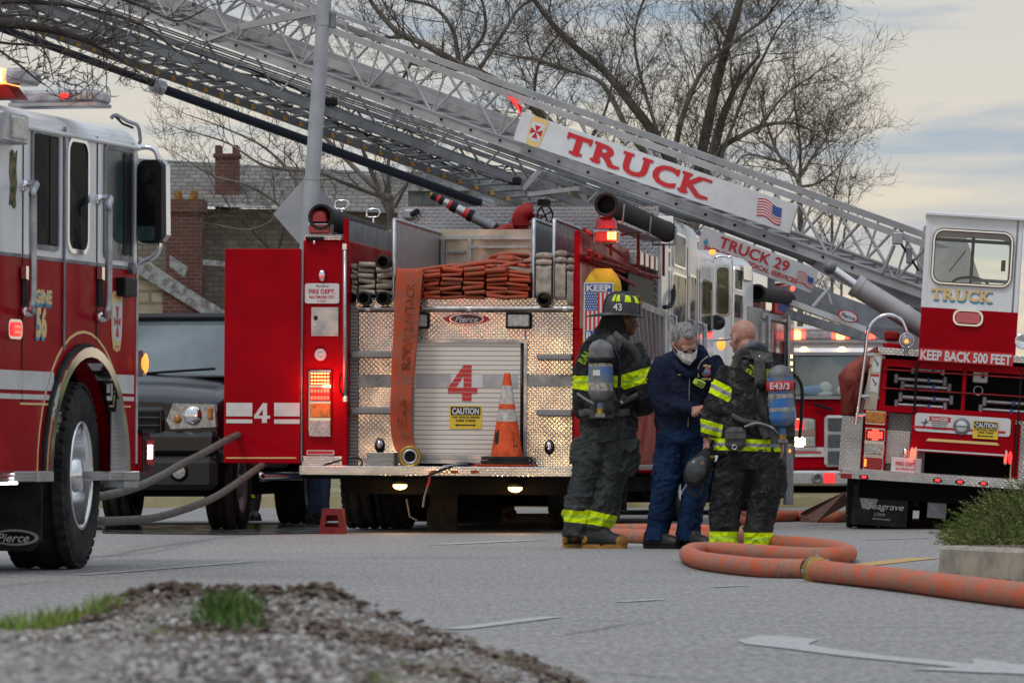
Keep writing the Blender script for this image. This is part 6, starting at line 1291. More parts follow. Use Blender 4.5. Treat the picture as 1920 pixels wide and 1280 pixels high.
# sign TRUCK 29
def SH(u, v, d=0):
    a = P(1306, 470, 57.6); b = P(1520, 549, 58.2); c_ = P(1537, 506, 58.2); e = P(1318, 424, 57.6)
    return a*(1-u)*(1-v)+b*u*(1-v)+c_*u*v+e*(1-u)*v+V((.1, -1, 0)).normalized()*d
g = MB(); g.prism([SH(0, 0), SH(1, 0), SH(1, 1), SH(0, 1)], V((0, .04, 0)), 'sign_white'); tx = (SH(1, .5)-SH(0, .5)).normalized(); ty = (SH(.5, 1)-SH(.5, 0)).normalized(); tn = tx.cross(ty); hH = (SH(.5, 1)-SH(.5, 0)).length; wH = (SH(1, .5)-SH(0, .5)).length
g.text('TRUCK 29', SH(.46, .68, .01), tx, ty, hH*.44, 'letter_red', w=wH*.60, bold=.02); g.text('EMERGENCY MEDICAL SERVICES', SH(.46, .24, .01), tx, ty, hH*.19, 'letter_red', w=wH*.80, bold=.03)
c = SH(.055, .45, .01); g.add([c+tx*a+ty*b for a, b in ((-.03, 0), (0, -.05), (.03, 0), (0, .05))], [(0, 1, 2, 3)], 'blue_shade'); flag(g, SH(.92, .42, .01), tx, ty, tn, .22, .13); g.build('sign_board', lb, True)
g = MB(); g.prism([P(1440, 505, 58.6), P(1760, 620, 59.6), P(1760, 690, 59.6), P(1610, 612, 59), P(1490, 562, 58.7), P(1440, 545, 58.6)], (0, .15, 0), 'ladder_grey'); g.build('base_girder', lb, True)
g = MB(); ortho_prism(g, P(1470, 563, 58.5), P(1620, 618, 59), .1, .07, 'sign_white'); ortho_prism(g, P(1450, 580, 58.3), P(1620, 632, 58.8), .1, .1, 'steel_grey'); g.build('lower_chord', lb, True)
g = MB(); c = P(1590, 593, 58.7); tl = R(-19); 
def el(k1, k2, m, o_): g.prism([c+V((k1*math.cos(a)*math.cos(tl)-k2*math.sin(a)*math.sin(tl), -o_, k1*math.cos(a)*math.sin(tl)+k2*math.sin(a)*math.cos(tl))) for a in [k*6.283/28 for k in range(28)]], (0, -.01, 0), m)
el(.135, .07, 'letter_red', 0); el(.11, .058, 'sign_white', .012); g.text('Pierce', c+V((0, -.03, 0)), V((math.cos(tl), 0, math.sin(tl))), V((-math.sin(tl), 0, math.cos(tl))), .05, 'letter_black', w=.18, shear=.3, bold=.01); g.build('maker_badge', lb, True)
g = MB(); g.cyl(P(1556, 540, 58), P(1525, 575, 58), .03, 'ladder_metal', seg=8); g.cyl(P(1545, 525, 58), P(1558, 570, 58), .02, 'ladder_metal', seg=8); g.build('support_strut', lb, True); g = MB(); g.bx(P(1690, 950, 60), P(1760, 640, 60)+V((0, .6, 0)), 'steel_grey'); g.build('turntable', lb, True)
# ================================================================== HOSES AND GEAR ON ENGINE 4
lr = random.Random(11)
def folds(mb, px0, px1, pybot, pytop, n, d0, d1, m, jitter=.012, bulge=.5):
    """a flat-loaded hose: n layers, each a flattened tube end with a rounded fold toward the tailboard"""
    a, b = f4(px0, pybot, d0), f4(px1, pytop, d0); x0, x1 = a.x, b.x; h_ = (b.z-a.z)/n; z = a.z
    for i in range(n):
        t = h_*lr.uniform(.8, 1.15); dx = lr.uniform(-jitter, jitter); dy = lr.uniform(0, .05); tl = lr.uniform(-.012, .012); cz = z+t/2; secs = []
        N_ = 9
        for k in range(N_+1):
            a_ = -90+180*k/N_; secs.append((d0+dy+.03-.03*math.cos(R(a_))*1.0, cz+t*.48*math.sin(R(a_))))
        outer_ = secs+[(d1, cz+t*.48), (d1, cz-t*.48)]
        mb.prism([(x0+dx+.004, y, zz+tl) for y, zz in outer_], (x1-x0-.008, 0, -2*tl), m, smooth=False); z += h_
def M4(o): o.matrix_basis = E4.M.copy(); return o
mat('hose_ink', (.10, .022, .012), .8, col2=(.35, .06, .02), vs=22)
# orange supply load
root = thing('supply_hose', 'folded orange hose in the bed of engine 4, its end hanging over the tailboard', 'hose', E4.M)
g = MB()
for i, (x0, x1, yt) in enumerate(((745, 792, 512), (792, 824, 505), (826, 866, 502), (867, 907, 500), (909, 950, 503), (951, 992, 506))): folds(g, x0, x1, 560, yt, 7, .34, 2.6, 'hose_orange')
g.build('folded_layers', root)
g = MB()
for (pts, wd) in (([(780, 508, .4), (830, 500, .5), (880, 497, .8), (930, 500, .6)], .035), ([(845, 503, .45), (890, 495, .6), (940, 492, .8), (990, 500, .5)], .035), ([(870, 496, 1.0), (920, 490, 1.2), (980, 488, 1.2)], .04), ([(930, 503, .4), (965, 494, .6), (990, 492, .9)], .035), ([(925, 484, 1.4), (945, 478, 1.3), (985, 480, 1.6)], .05)):
    g.tube(smoothpath([f4(*p) for p in pts]), wd, 'hose_orange', 12, ref=(0, 0, 1), flat=.5)
a = f4(928, 495, .9); b_ = f4(966, 478, .9); g.bx((a.x, .9, a.z), (b_.x, 1.5, b_.z), 'hose_orange', .03)
g.build('loose_layers', root)
g = MB(); c_ = [(768, 515, .42, 26), (768, 506, .30, 26), (768, 512, .24, 26), (764, 560, .22, 25), (761, 620, .20, 24), (757, 680, .18, 23), (753, 740, .18, 21), (752, 790, .20, 21), (757, 830, .22, 21), (765, 850, .22, 18)]
pp = smoothpath([f4(x, y, d) for x, y, d, w_ in c_], 6); ws_ = []
for i in range(len(c_)-1): ws_ += [c_[i][3]+(c_[i+1][3]-c_[i][3])*k/6 for k in range(6)]
ws_.append(c_[-1][3]); rs = []
for i, p in enumerate(pp):
    d = (pp[min(i+1, len(pp)-1)]-pp[max(i-1, 0)]).normalized(); n_ = d.cross(V((1, 0, 0))).normalized(); w_ = ws_[i]/220; th = .012+.004*math.sin(i*.7)
    if i > len(pp)-7: th += (i-len(pp)+7)*.006
    wob = .006*math.sin(i*.9)
    rs.append([p+V((1, 0, 0))*(w_*x)+n_*(th*y+wob*x*x) for x, y in ((-1, 0), (-.96, .8), (-.8, 1), (-.3, .8), (.3, .8), (.8, 1), (.96, .8), (1, 0), (.96, -.8), (.8, -1), (.3, -.8), (-.3, -.8), (-.8, -1), (-.96, -.8))])
g.loft(rs, 'hose_orange')
for i, ch in enumerate('SUPPLY 2 ATTACK'):
    pass
c = f4(765, 612, .16); g.text('SUPPLY 2 ATTACK', (c.x, c.y, c.z), (.06, 0, 1), (-1, 0, .06), .075, 'hose_ink', w=.74, bold=.02, ext=.0); c = f4(754, 775, .15); g.text('E-4', (c.x, c.y, c.z), (.05, 0, 1), (-1, 0, 0), .075, 'hose_ink', w=.24, bold=.02)
g.build('hanging_end', root)
g = MB(); c = f4(769, 856, .12); g.lathe(c, (.1, -1, .05), [(.07, -.10), (.085, -.08), (.098, -.03), (.10, .01), (.092, .03), (.072, .035), (.068, .02)], 'brass', 26); g.lathe(c, (.1, -1, .05), [(.068, .0), (.066, .035), (.05, .04), (.046, .02), (.046, -.05)], 'alu', 24); g.lathe(c, (.1, -1, .05), [(.047, -.02), (0, -.02)], 'black', 20); g.build('coupling', root)
# cream attack lines
groups = [(656, 668, 480 if 0 else 494, 546, 6), (670, 702, 490, 546, 6), (704, 735, 500, 546, 5)]
lbl = ['narrow cream hose stack against the left wall of the hose bed', 'cream hose folded flat in the middle of the left hose bed', 'cream hose with crooked folds next to the first silver divider']
for i, (x0, x1, yt, yb, n) in enumerate(groups): g = MB(); folds(g, x0, x1, yb+6, yt, n, .40, 2.4, 'hose_cream', .008); o = M4(g.build('attack_hose')); tag(o, lbl[i], 'hose', 'cream hoses packed in engine 4')
def vroll(x0, x1, yt, yb, lab, top=True):
    g = MB(); a, b_ = f4(x0, yb, .36), f4(x1, yt, .36); w_ = b_.x-a.x; cx_ = (a.x+b_.x)/2
    prof = [(.36+.06-.06*math.cos(R(t)), a.z+.06+.06*math.sin(R(t))) for t in (-90, -60, -30, 0)]+[(.36, b_.z-.14), (.38, b_.z-.11), (2.2, b_.z-.11), (2.2, a.z)]
    g.prism([(a.x+.003, y, z) for y, z in prof], (w_-.006, 0, 0), 'hose_cream')
    for k in range(2): 
        z = b_.z-.08+.055*k; g.tube([(a.x+.01, .40+.02*k, z), (cx_, .37, z+.006), (b_.x-.01, .40, z)], .026, 'hose_cream', 10); g.bx((a.x+.01, .42, z-.02), (b_.x-.01, 2.0, z+.022), 'hose_cream', .012)
    o = M4(g.build('attack_hose')); tag(o, lab, 'hose', 'cream hoses packed in engine 4')
vroll(1004, 1034, 474, 560, 'cream hose standing upright between the two right hand dividers'); vroll(1040, 1061, 470, 562, 'narrow upright cream hose just right of the last divider'); vroll(1062, 1076, 484, 572, 'slim cream hose squeezed against the right corner post')
for (x, y, lab) in ((682, 559, 'black hose end, leftmost of the pair below the cream stacks'), (718, 559, 'black hose end, right one of the pair below the cream stacks'), (718, 491, 'black hose end lying on top of the crooked cream stack'), (1019, 561, 'black hose end below the upright cream hose on the right')):
    g = MB(); c = f4(x, y, .30); g.lathe(c, (0, -1, 0), [(.045, -.25), (.048, -.06), (.060, -.05), (.062, -.03), (.056, -.02), (.060, 0), (.060, .02), (.046, .025), (.043, .0), (.043, -.12), (0, -.12)], 'rubber', 22); o = M4(g.build('hose_nozzle')); tag(o, lab, 'nozzle', 'black round hose ends at the back of engine 4')
# traffic cones on flat plates
cn = Frame(950, 41.0, 7.9); cb = f4(950, 876, .24); T = E4.M @ Matrix.Translation(cb)
root = thing('traffic_cone', 'orange traffic cone with two dirty white bands standing on the tailboard', 'traffic cone', T)
g = MB(); z0 = .095; hc = .71
def rad_(z): return .138-.112*(z/hc)**.98
bands = [(0, .42, 'cone_orange'), (.42, .565, 'cone_white'), (.565, .63, 'cone_orange'), (.63, .85, 'cone_white'), (.85, 1.0, 'cone_orange')]
for a_, b_, m in bands: g.lathe((0, 0, z0), (0, 0, 1), [(rad_(a_*hc), a_*hc), (rad_(b_*hc), b_*hc)], m, 28)
g.lathe((0, 0, z0), (0, 0, 1), [(rad_(hc), hc), (.016, hc), (.014, hc-.05)], 'cone_orange', 20)

for (xa, xb, za, zb) in ((-.098, -.085, .12, .22), (-.088, -.070, .10, .20), (-.075, -.056, .11, .23), (.075, .10, .08, .20)): g.add([(xx, -math.sqrt(max(1e-5, rad_(zz)**2-xx*xx))-.002, z0+zz) for xx, zz in ((xa, za), (xb, za), (xb*.96, zb), (xa*.93, zb))], [(0, 1, 2, 3)], 'rubber')
g.build('cone', root)
g = MB()
for i in range(2):
    z = .095-.034*i; g.prism([V((x, y, z-.03)) for x, y in rr(.40+.01*i, .38, .05)], (0, 0, .028), 'rubber')
g.build('rubber_base', root)
g = MB(); g.prism([V((x, y, .0)) for x, y in rr(.52, .42, .06)], (0, 0, .01), 'cone_orange'); g.prism([V((x*1.0+.01, y, .018)) for x, y in rr(.50, .40, .06)], (0, 0, .008), 'cone_orange'); o = g.build('cone_base'); o.matrix_basis = T @ Matrix.Translation((-.03, -.0, 0)); tag(o, 'flat orange plastic plates lying under the traffic cone', 'cone base')
g = MB(); panel(g, E4, 687, 848, 739, 874, .14, .36, 'wood_grey', .006); o = M4(g.build('wooden_block')); tag(o, 'grey weathered wooden block on the left of the tailboard', 'block')
g = MB(); 
rs = [f4(800, 893, -.04), f4(818, 884, -.03), f4(840, 876, .02), f4(870, 873, .2), (f4(900, 872, .2))]
g.tube(smoothpath(rs), .05, 'rubber', 8, ref=(0, 0, 1), flat=.18)
for k in range(5): pts = [f4(830+k*6, 874-k*.6, .15+.02*k), f4(870, 869-k, .2), f4(905, 866+k, .22), f4(925, 870, .24)]; g.tube(smoothpath(pts, 4), .009, 'rubber' if k % 2 else 'alu_dull', 6)
o = M4(g.build('strap')); tag(o, 'black rubber strap and cords flopped over the tailboard edge', 'strap')
g = MB(); g.tube([f4(806, 884, -.02), f4(804, 905, -.03), f4(800, 912, -.03)], .01, 'letter_red', 6); g.tube([f4(802, 910, -.03), f4(796, 930, .0), f4(793, 950, .02)], .008, 'steel_grey', 6); o = M4(g.build('chain')); tag(o, 'short red strap and chain dangling under the tailboard', 'chain')
g = MB(); g.tube(smoothpath([f4(606, 872, .26), f4(640, 862, .25), f4(670, 858, .3), f4(680, 868, .35), f4(676, 873, .35)]), .008, 'rubber', 6); g.tube(smoothpath([f4(640, 700, .2), f4(636, 725, .18), f4(646, 745, .18), f4(652, 735, .2), f4(645, 720, .2)]), .008, 'black', 6); o = M4(g.build('cord')); tag(o, 'thin black cord by the left grab rail and tread step', 'cord')
# yellow vinyl bag
root = thing('vinyl_cover', 'yellow vinyl cover with a flag and KEEP BACK lettering on the right rear corner', 'cover', E4.M)
a, b_ = f4(1091, 660, .16), f4(1161, 503, .16); w_, h_ = b_.x-a.x, b_.z-a.z; cx_ = (a.x+b_.x)/2
g = MB(); rs = []
for k in range(15):
    t = k/14; hw = w_/2*(1 if t < .78 else math.cos((t-.78)/.22*1.15)*.93+.07); dp = .07*(1 if t < .8 else 1-(t-.8)/.2*.55); z = a.z+h_*t; xo = .012*t
    rs.append([V((cx_+xo+hw*x, .22+dp*y, z)) for x, y in ((-1, -.3), (-.85, -.92), (-.4, -1.05), (.4, -1.05), (.85, -.92), (1, -.3), (1, .6), (.8, 1), (-.8, 1), (-1, .6))])
g.loft(rs, 'yellow_vinyl'); g.build('bag', root)
g = MB(); yb = .22-.07*1.07-.004
c = f4(1120, 541, yb); x0, x1 = f4(1097, 541, yb).x, f4(1148, 541, yb).x; xm = (x0+x1)/2; zt, z1, z2, z3 = f4(1120, 532, yb).z, f4(1120, 547, yb).z, f4(1120, 620, yb).z, f4(1120, 636, yb).z
g.bx((x0-.01, yb, z3-.01), (x1+.01, yb+.003, zt+.01), 'sign_white'); g.bx((x0, yb-.003, z1), (x1, yb, zt), 'letter_blue'); g.text('KEEP', (xm, yb-.004, (z1+zt)/2), X4, Z4, (zt-z1)*.75, 'sign_white', w=(x1-x0)*.9, bold=.04)
g.bx((x0, yb-.003, z3), (x1, yb, z2), 'letter_blue'); g.text('BACK', (xm, yb-.004, (z2+z3)/2), X4, Z4, (z2-z3)*.75, 'sign_white', w=(x1-x0)*.9, bold=.04)
W_ = x1-x0
for k in range(13): xx = x0+W_*k/13; zz = z1-.005; 
for k in range(7):
    xx = x0+W_*(k*2)/13; top_ = (z1-.006) if k*2/13 > .45 else z1-.006-(z1-z2)*.47; g.bx((xx, yb-.003, z2+.006), (xx+W_/13, yb, top_), 'letter_red')
g.bx((x0, yb-.004, z1-.006-(z1-z2)*.46), (x0+W_*.46, yb-.001, z1-.006), 'letter_blue')
for i in range(6):
    for j in range(7): c = V((x0+W_*.46*(i+.5+(j % 2)*.4-.2)/6, yb-.005, z1-.006-(z1-z2)*.46*(j+.5)/7)); g.box(c, (.009, .002, .009), 'sign_white')
g.build('safety_label', root)
# ================================================================== PEOPLE
def evalremesh(mb, name, parent, voxel, m, amp=0, ws=9, seed=0, smooth=2, stretch=(1, 1, 1)):
    me = bpy.data.meshes.new('tmp'); me.from_pydata([tuple(p) for p in mb.v], [], mb.f)
    import bmesh
    bm = bmesh.new(); bm.from_mesh(me); bmesh.ops.remove_doubles(bm, verts=bm.verts, dist=1e-5); bmesh.ops.recalc_face_normals(bm, faces=bm.faces); bm.to_mesh(me); bm.free()
    o = bpy.data.objects.new('tmp', me); COL.objects.link(o)
    r = o.modifiers.new('r', 'REMESH'); r.mode = 'VOXEL'; r.voxel_size = voxel; r.use_smooth_shade = True
    s_ = o.modifiers.new('s', 'SMOOTH'); s_.iterations = smooth; s_.factor = .6
    bpy.context.view_layer.update(); dg_ = bpy.context.evaluated_depsgraph_get(); out_ = bpy.data.meshes.new_from_object(o.evaluated_get(dg_))
    bpy.data.objects.remove(o); bpy.data.meshes.remove(me)
    if amp:
        co = [v.co.copy() for v in out_.vertices]; no = [v.normal.copy() for v in out_.vertices]
        for i, v in enumerate(out_.vertices):
            p = co[i]; q = V((p.x*stretch[0]*ws+seed, p.y*stretch[1]*ws, p.z*stretch[2]*ws)); q += mn.noise_vector(q*.6)*1.2
            a = max(0, 1-abs(mn.noise(q))*3.2)**1.6; c_ = max(0, 1-abs(mn.noise(q*1.9+V((7, 2, 5))))*3.4); b_ = mn.noise(q*.45+V((3, 1, 2)))
            v.co = p+no[i]*(amp*(a*.9*max(0, .7+b_)+c_*.35-.3)+amp*.45*b_)
    out_.name = name; out_.materials.clear(); out_.materials.append(MATS[m] if isinstance(m, str) else m)
    for p in out_.polygons: p.use_smooth = True; p.material_index = 0
    ob = bpy.data.objects.new(name, out_); COL.objects.link(ob); ob.parent = parent
    if parent: ob.matrix_parent_inverse = WM(parent).inverted()
    return ob
def limb(mb, pts, m='black', n=14, side=None):
    """pts: (point, r_inplane, r_depth) rings around a spine that lies roughly in the picture plane"""
    rs = []; P_ = [V(p[0]) for p in pts]
    for i, p in enumerate(P_):
        d = (P_[min(i+1, len(P_)-1)]-P_[max(i-1, 0)]).normalized(); w_ = V(side) if side else V((0, 1, 0)); w_ = (w_-d*w_.dot(d))
        w_ = w_.normalized() if w_.length > .05 else d.orthogonal().normalized(); u = w_.cross(d)
        rs.append([p+u*pts[i][1]*math.cos(t)+w_*pts[i][2]*math.sin(t) for t in [2*math.pi*k/n for k in range(n)]])
    mb.loft(rs, m); return mb
def limbs(mb, pts, sub=4, **k):
    """smooth the spine and radii first"""
    q = [V((p[1], p[2], 0)) for p in pts]; a = smoothpath([p[0] for p in pts], sub); b_ = smoothpath(q, sub); return limb(mb, [(x, max(.004, y.x), max(.004, y.y)) for x, y in zip(a, b_)], **k)
def gear_mat(name, col, col2, bands, dirt=(.12, .11, .10), dirtf=.35, lo=.5, hi=.68, ws=5):
    m, t, b = newmat(name); tc = N(t, 'ShaderNodeTexCoord')
    c = vmix(t, rmp(t, noise(t, ws, 6, .65), .4, .62), col, col2); c = vmix(t, mth(t, 'MULTIPLY', rmp(t, noise(t, 16, 6, .75), lo, hi), dirtf), c, dirt)
    lime = vmix(t, mth(t, 'MULTIPLY', rmp(t, noise(t, 22, 5, .7), .45, .65), .5), (.68, .88, .0), (.28, .36, .02)); emi = None
    for (a, d, hw, Rr) in bands:
        s_ = N(t, 'ShaderNodeVectorMath', operation='SUBTRACT'); L(t, tc.outputs['Object'], s_.inputs[0]); s_.inputs[1].default_value = tuple(a)
        dt = N(t, 'ShaderNodeVectorMath', operation='DOT_PRODUCT'); L(t, s_.outputs[0], dt.inputs[0]); dt.inputs[1].default_value = tuple(V(d).normalized())
        ln = N(t, 'ShaderNodeVectorMath', operation='LENGTH'); L(t, s_.outputs[0], ln.inputs[0])
        ab = mth(t, 'ABSOLUTE', dt.outputs['Value']); near = mth(t, 'LESS_THAN', ln.outputs['Value'], Rr); mk = mth(t, 'MULTIPLY', mth(t, 'LESS_THAN', ab, hw), near); ce = mth(t, 'LESS_THAN', ab, hw*.30)
        col_ = vmix(t, ce, lime, (.42, .62, .04) if name != 'gear_dirty' else (.28, .30, .30)); c = vmix(t, mk, c, col_)
        emi = mk if emi is None else mth(t, 'MAXIMUM', emi, mk)
    L(t, c, b.inputs['Base Color']); b.inputs['Roughness'].default_value = .85; b.inputs['Specular IOR Level'].default_value = .25
    b1_ = bump(t, b, noise(t, 120, 4, .7), .4, .004); b2_ = N(t, 'ShaderNodeBump'); b2_.inputs['Strength'].default_value = .9; b2_.inputs['Distance'].default_value = .03; L(t, noise(t, 13, 4, .55, (1, 1, 1.7)), b2_.inputs['Height']); L(t, b2_.outputs[0], b1_.inputs['Normal']); MATS[name] = m
mat('skin_light', (.44, .25, .19), .5, col2=(.37, .17, .13), vs=12, bmp=.1, bs=90, bd=.002); mat('skin_dark', (.085, .035, .02), .45)
mat('hair_grey', (.27, .265, .26), .8, col2=(.09, .09, .09), vs=26, stretch=(3, 3, .7), bmp=.7, bs=60, bd=.004); mat('hood_black', (.012, .012, .013), .9, bmp=.4, bs=20, bd=.01)
mat('boot_tan', (.33, .17, .04), .65, var=.5, vs=12); mat('boot_black', (.02, .022, .024), .5); mat('shoe_black', (.018, .018, .017), .45)
mat('navy_fleece', (.009, .012, .028), .95, col2=(.018, .024, .050), vs=7, spec=.1, bmp=.9, bs=14, bd=.025); mat('navy_cloth', (.009, .028, .080), .85, col2=(.003, .011, .038), vs=6, spec=.15, bmp=.9, bs=13, bd=.025)
mat('tank_blue', (.02, .14, .42), .4, col2=(.16, .17, .18), vs=9, p0=.42, p1=.58); mat('tank_grey', (.17, .17, .175), .45, col2=(.07, .08, .10), vs=10); mat('tank_label', (.42, .40, .37), .5, col2=(.15, .14, .13), vs=30)
mat('mask_white', (.62, .61, .60), .8); mat('radio_lime', (.42, .62, .05), .4); mat('helmet_black', (.035, .035, .04), .35, var=.3); mat('harness', (.05, .05, .052), .7, col2=(.10, .10, .095), vs=14)
def hand(mb, wrist, dirv, palm_n, thumb_side, scale=1.0, curl=.5, spread=.08):
    """palm with five separate bent fingers; dirv points from wrist to knuckles, palm_n out of the palm"""
    d = V(dirv).normalized(); n_ = V(palm_n); n_ = (n_-d*n_.dot(d)).normalized(); s_ = d.cross(n_)*thumb_side; k = scale; w = V(wrist)
    rs = []
    for t, rx, ry in ((-.01, .026, .020), (.02, .034, .018), (.05, .042, .016), (.085, .042, .014), (.095, .036, .010)):
        c = w+d*t*k; rs.append([c+s_*rx*k*math.cos(a)+n_*ry*k*math.sin(a) for a in [2*math.pi*i/12 for i in range(12)]])
    mb.loft(rs, 'black')
    for i, (o_, ln, r_) in enumerate(((.030, .072, .0092), (.010, .082, .0095), (-.010, .076, .009), (-.029, .060, .0082))):
        b0 = w+d*.085*k+s_*o_*k; dd = (d+s_*spread*(1.5-i)*.5).normalized(); c1 = curl*(.9+.12*i); pts = [b0]; ang = c1*.5
        for sl, da in ((.42, c1*.9), (.32, c1*.9), (.26, 0)): pts.append(pts[-1]+(dd*math.cos(ang)+n_*math.sin(ang))*ln*sl*k); ang += da
        mb.tube([b0-dd*.02*k]+pts, [r_*k*1.05, r_*k*1.05, r_*k, r_*k*.95, r_*k*.8], 'black', 8)
        mb.ell(pts[-1], (r_*k*.8,)*3, 'black', 8, 6)
    b0 = w+d*.03*k+s_*.030*k; q1 = b0+(s_*.7+d*.6+n_*.35).normalized()*.040*k; q2 = q1+(d*.8+s_*.15+n_*.5).normalized()*.032*k; q3 = q2+(d*.8-s_*.2+n_*.5).normalized()*.024*k
    mb.tube([b0-s_*.01*k, b0, q1, q2, q3], [.013*k, .013*k, .0115*k, .010*k, .0085*k], 'black', 8); mb.ell(q3, (.0085*k,)*3, 'black', 8, 6)
def head(mb, c, up, fwd, k=1.0, ears=True):
    """skull, jaw, nose, brow, ears; c = centre of the skull"""
    up = V(up).normalized(); f = V(fwd); f = (f-up*f.dot(up)).normalized(); s_ = f.cross(up); T = Matrix(((s_.x, f.x, up.x, c[0]), (s_.y, f.y, up.y, c[1]), (s_.z, f.z, up.z, c[2]), (0, 0, 0, 1)))
    E = lambda x, y, z, a, b_, d: mb.ell((0, 0, 0), (a*k, b_*k, d*k), 'black', 16, 10, T @ Matrix.Translation((x*k, y*k, z*k)))
    E(0, -.012, .02, .078, .100, .095); E(0, .02, -.055, .062, .070, .065); E(0, .045, -.092, .042, .048, .030); E(0, .083, -.035, .030, .022, .045)
    E(0, .098, -.030, .013, .022, .022); E(0, .106, -.046, .018, .017, .012); E(0, .078, .018, .055, .022, .014); E(.04, .062, -.045, .022, .025, .022); E(-.04, .062, -.045, .022, .025, .022)
    E(0, .082, -.078, .024, .016, .008); E(0, .080, -.090, .022, .016, .008)
    if ears:
        for q in (-1, 1): E(q*.082, -.005, -.02, .012, .022, .034); E(q*.078, -.002, -.045, .010, .014, .016)
    return T
def bodycore(mb, tor, arms, legs):
    limbs(mb, tor)
    for a in arms: limbs(mb, a)
    for l in legs: limbs(mb, l)
# ------------------------------------------------------------------ firefighter with helmet 43
Y1 = 34.6
def A1(px, py, dy=0): return P(px, py, Y1+dy)
p1 = thing('person', 'firefighter in black gear and a black helmet numbered 43, standing with back to us', 'person', (A1(1120, 1027).x, Y1, 0))
g = MB(); Th = head(g, A1(1168, 598, 0), (0, 0, 1), (.93, .37, 0), 1.0)
limbs(g, [(A1(1158, 640), .07, .07), (A1(1162, 612), .062, .062)])
bodycore(g, [(A1(1140, 800), .15, .11), (A1(1140, 740), .15, .11), (A1(1142, 680), .17, .12), (A1(1146, 645), .16, .10), (A1(1154, 630), .07, .07)],
    [[(A1(1107, 655), .055, .055), (A1(1092, 715), .045, .045), (A1(1100, 765, .15), .04, .04), (A1(1125, 775, .30), .028, .028)], [(A1(1188, 655), .055, .055), (A1(1207, 730, -.02), .045, .045), (A1(1200, 757, .2), .035, .035), (A1(1180, 762, .33), .028, .028)]],
    [[(A1(1115, 790), .09, .09), (A1(1102, 880), .06, .06), (A1(1082, 990), .045, .045), (A1(1082, 1012), .04, .05)], [(A1(1162, 790), .09, .09), (A1(1145, 890), .06, .06), (A1(1117, 990), .045, .045), (A1(1117, 1014), .04, .05)]])
hand(g, A1(1130, 775, .33), (.9, .3, 0), (0, -1, .2), 1, 1, .7); hand(g, A1(1178, 763, .34), (-.9, .2, 0), (0, -1, .2), -1, 1, .7)
evalremesh(g, 'body', p1, .0075, 'skin_dark', smooth=1)
hem = lambda px, py: A1(px, py)
b1 = [(A1(1087, 718), V((.18, 0, 1)), .047, .15), (A1(1200, 707, -.02), (A1(1183, 650)-A1(1214, 752)).normalized(), .052, .19), (A1(1125, 716), V((0, 0, 1)), .042, .24)]
b1l = [(A1(1081, 968), V((.1, 0, 1)), .043, .16), (A1(1122, 972), (A1(1137, 900)-A1(1113, 1010)).normalized(), .047, .165)]
gear_mat('gear_jacket', (.010, .011, .013), (.022, .024, .027), b1, (.10, .10, .10), .4); gear_mat('gear_trousers', (.024, .029, .032), (.046, .053, .057), b1l, (.12, .115, .10), .22)
g = MB(); limbs(g, [(A1(1140, 800), .205, .17), (A1(1139, 770), .20, .17), (A1(1138, 730), .205, .165), (A1(1142, 690), .225, .16), (A1(1145, 655), .215, .14), (A1(1150, 632), .14, .12), (A1(1156, 618), .095, .10)])
limbs(g, [(A1(1110, 652), .085, .09), (A1(1101, 682), .086, .09), (A1(1095, 720), .080, .085), (A1(1094, 755, .05), .072, .08), (A1(1104, 772, .2), .062, .065)])
limbs(g, [(A1(1180, 648), .10, .10), (A1(1192, 680, -.01), .105, .10), (A1(1203, 715, -.03), .098, .095), (A1(1210, 745, .0), .086, .09), (A1(1200, 762, .16), .07, .075), (A1(1182, 764, .30), .06, .06)])
evalremesh(g, 'jacket', p1, .008, 'gear_jacket', .016, 10, 1)
g = MB(); limbs(g, [(A1(1140, 778), .200, .165), (A1(1140, 805), .205, .17), (A1(1140, 830), .20, .165)])
limbs(g, [(A1(1118, 800), .108, .14), (A1(1109, 850), .115, .145), (A1(1098, 900), .108, .13), (A1(1087, 950), .104, .125), (A1(1081, 990), .096, .115), (A1(1079, 1005), .096, .11)])
limbs(g, [(A1(1160, 800), .118, .15), (A1(1157, 850), .128, .155), (A1(1144, 900), .120, .14), (A1(1129, 950), .112, .13), (A1(1115, 992), .102, .12), (A1(1111, 1008), .096, .11)])
limbs(g, [(A1(1178, 825, -.06), .085, .06), (A1(1176, 870, -.07), .09, .075), (A1(1170, 888, -.07), .075, .06)])
limbs(g, [(A1(1088, 820, .0), .05, .05), (A1(1082, 850, .0), .055, .06), (A1(1080, 870, .0), .045, .05)])
evalremesh(g, 'trousers', p1, .008, 'gear_trousers', .020, 8, 5, stretch=(1, 1, 1.5))
g = MB(); q = [A1(1151, 824, -.155), A1(1195, 822, -.15), A1(1194, 838, -.17), A1(1182, 847, -.175), A1(1160, 838, -.17)]; g.prism(q, (0, .02, 0), 'gear_trousers'); g.build('pocket_flap', p1, True)
g = MB(); limbs(g, [(A1(1150, 652, .0), .12, .12), (A1(1150, 630), .115, .115), (A1(1150, 612), .10, .11), (A1(1154, 594), .10, .105), (A1(1160, 585), .09, .10)]); evalremesh(g, 'hood', p1, .010, 'hood_black', .010, 14, 3)
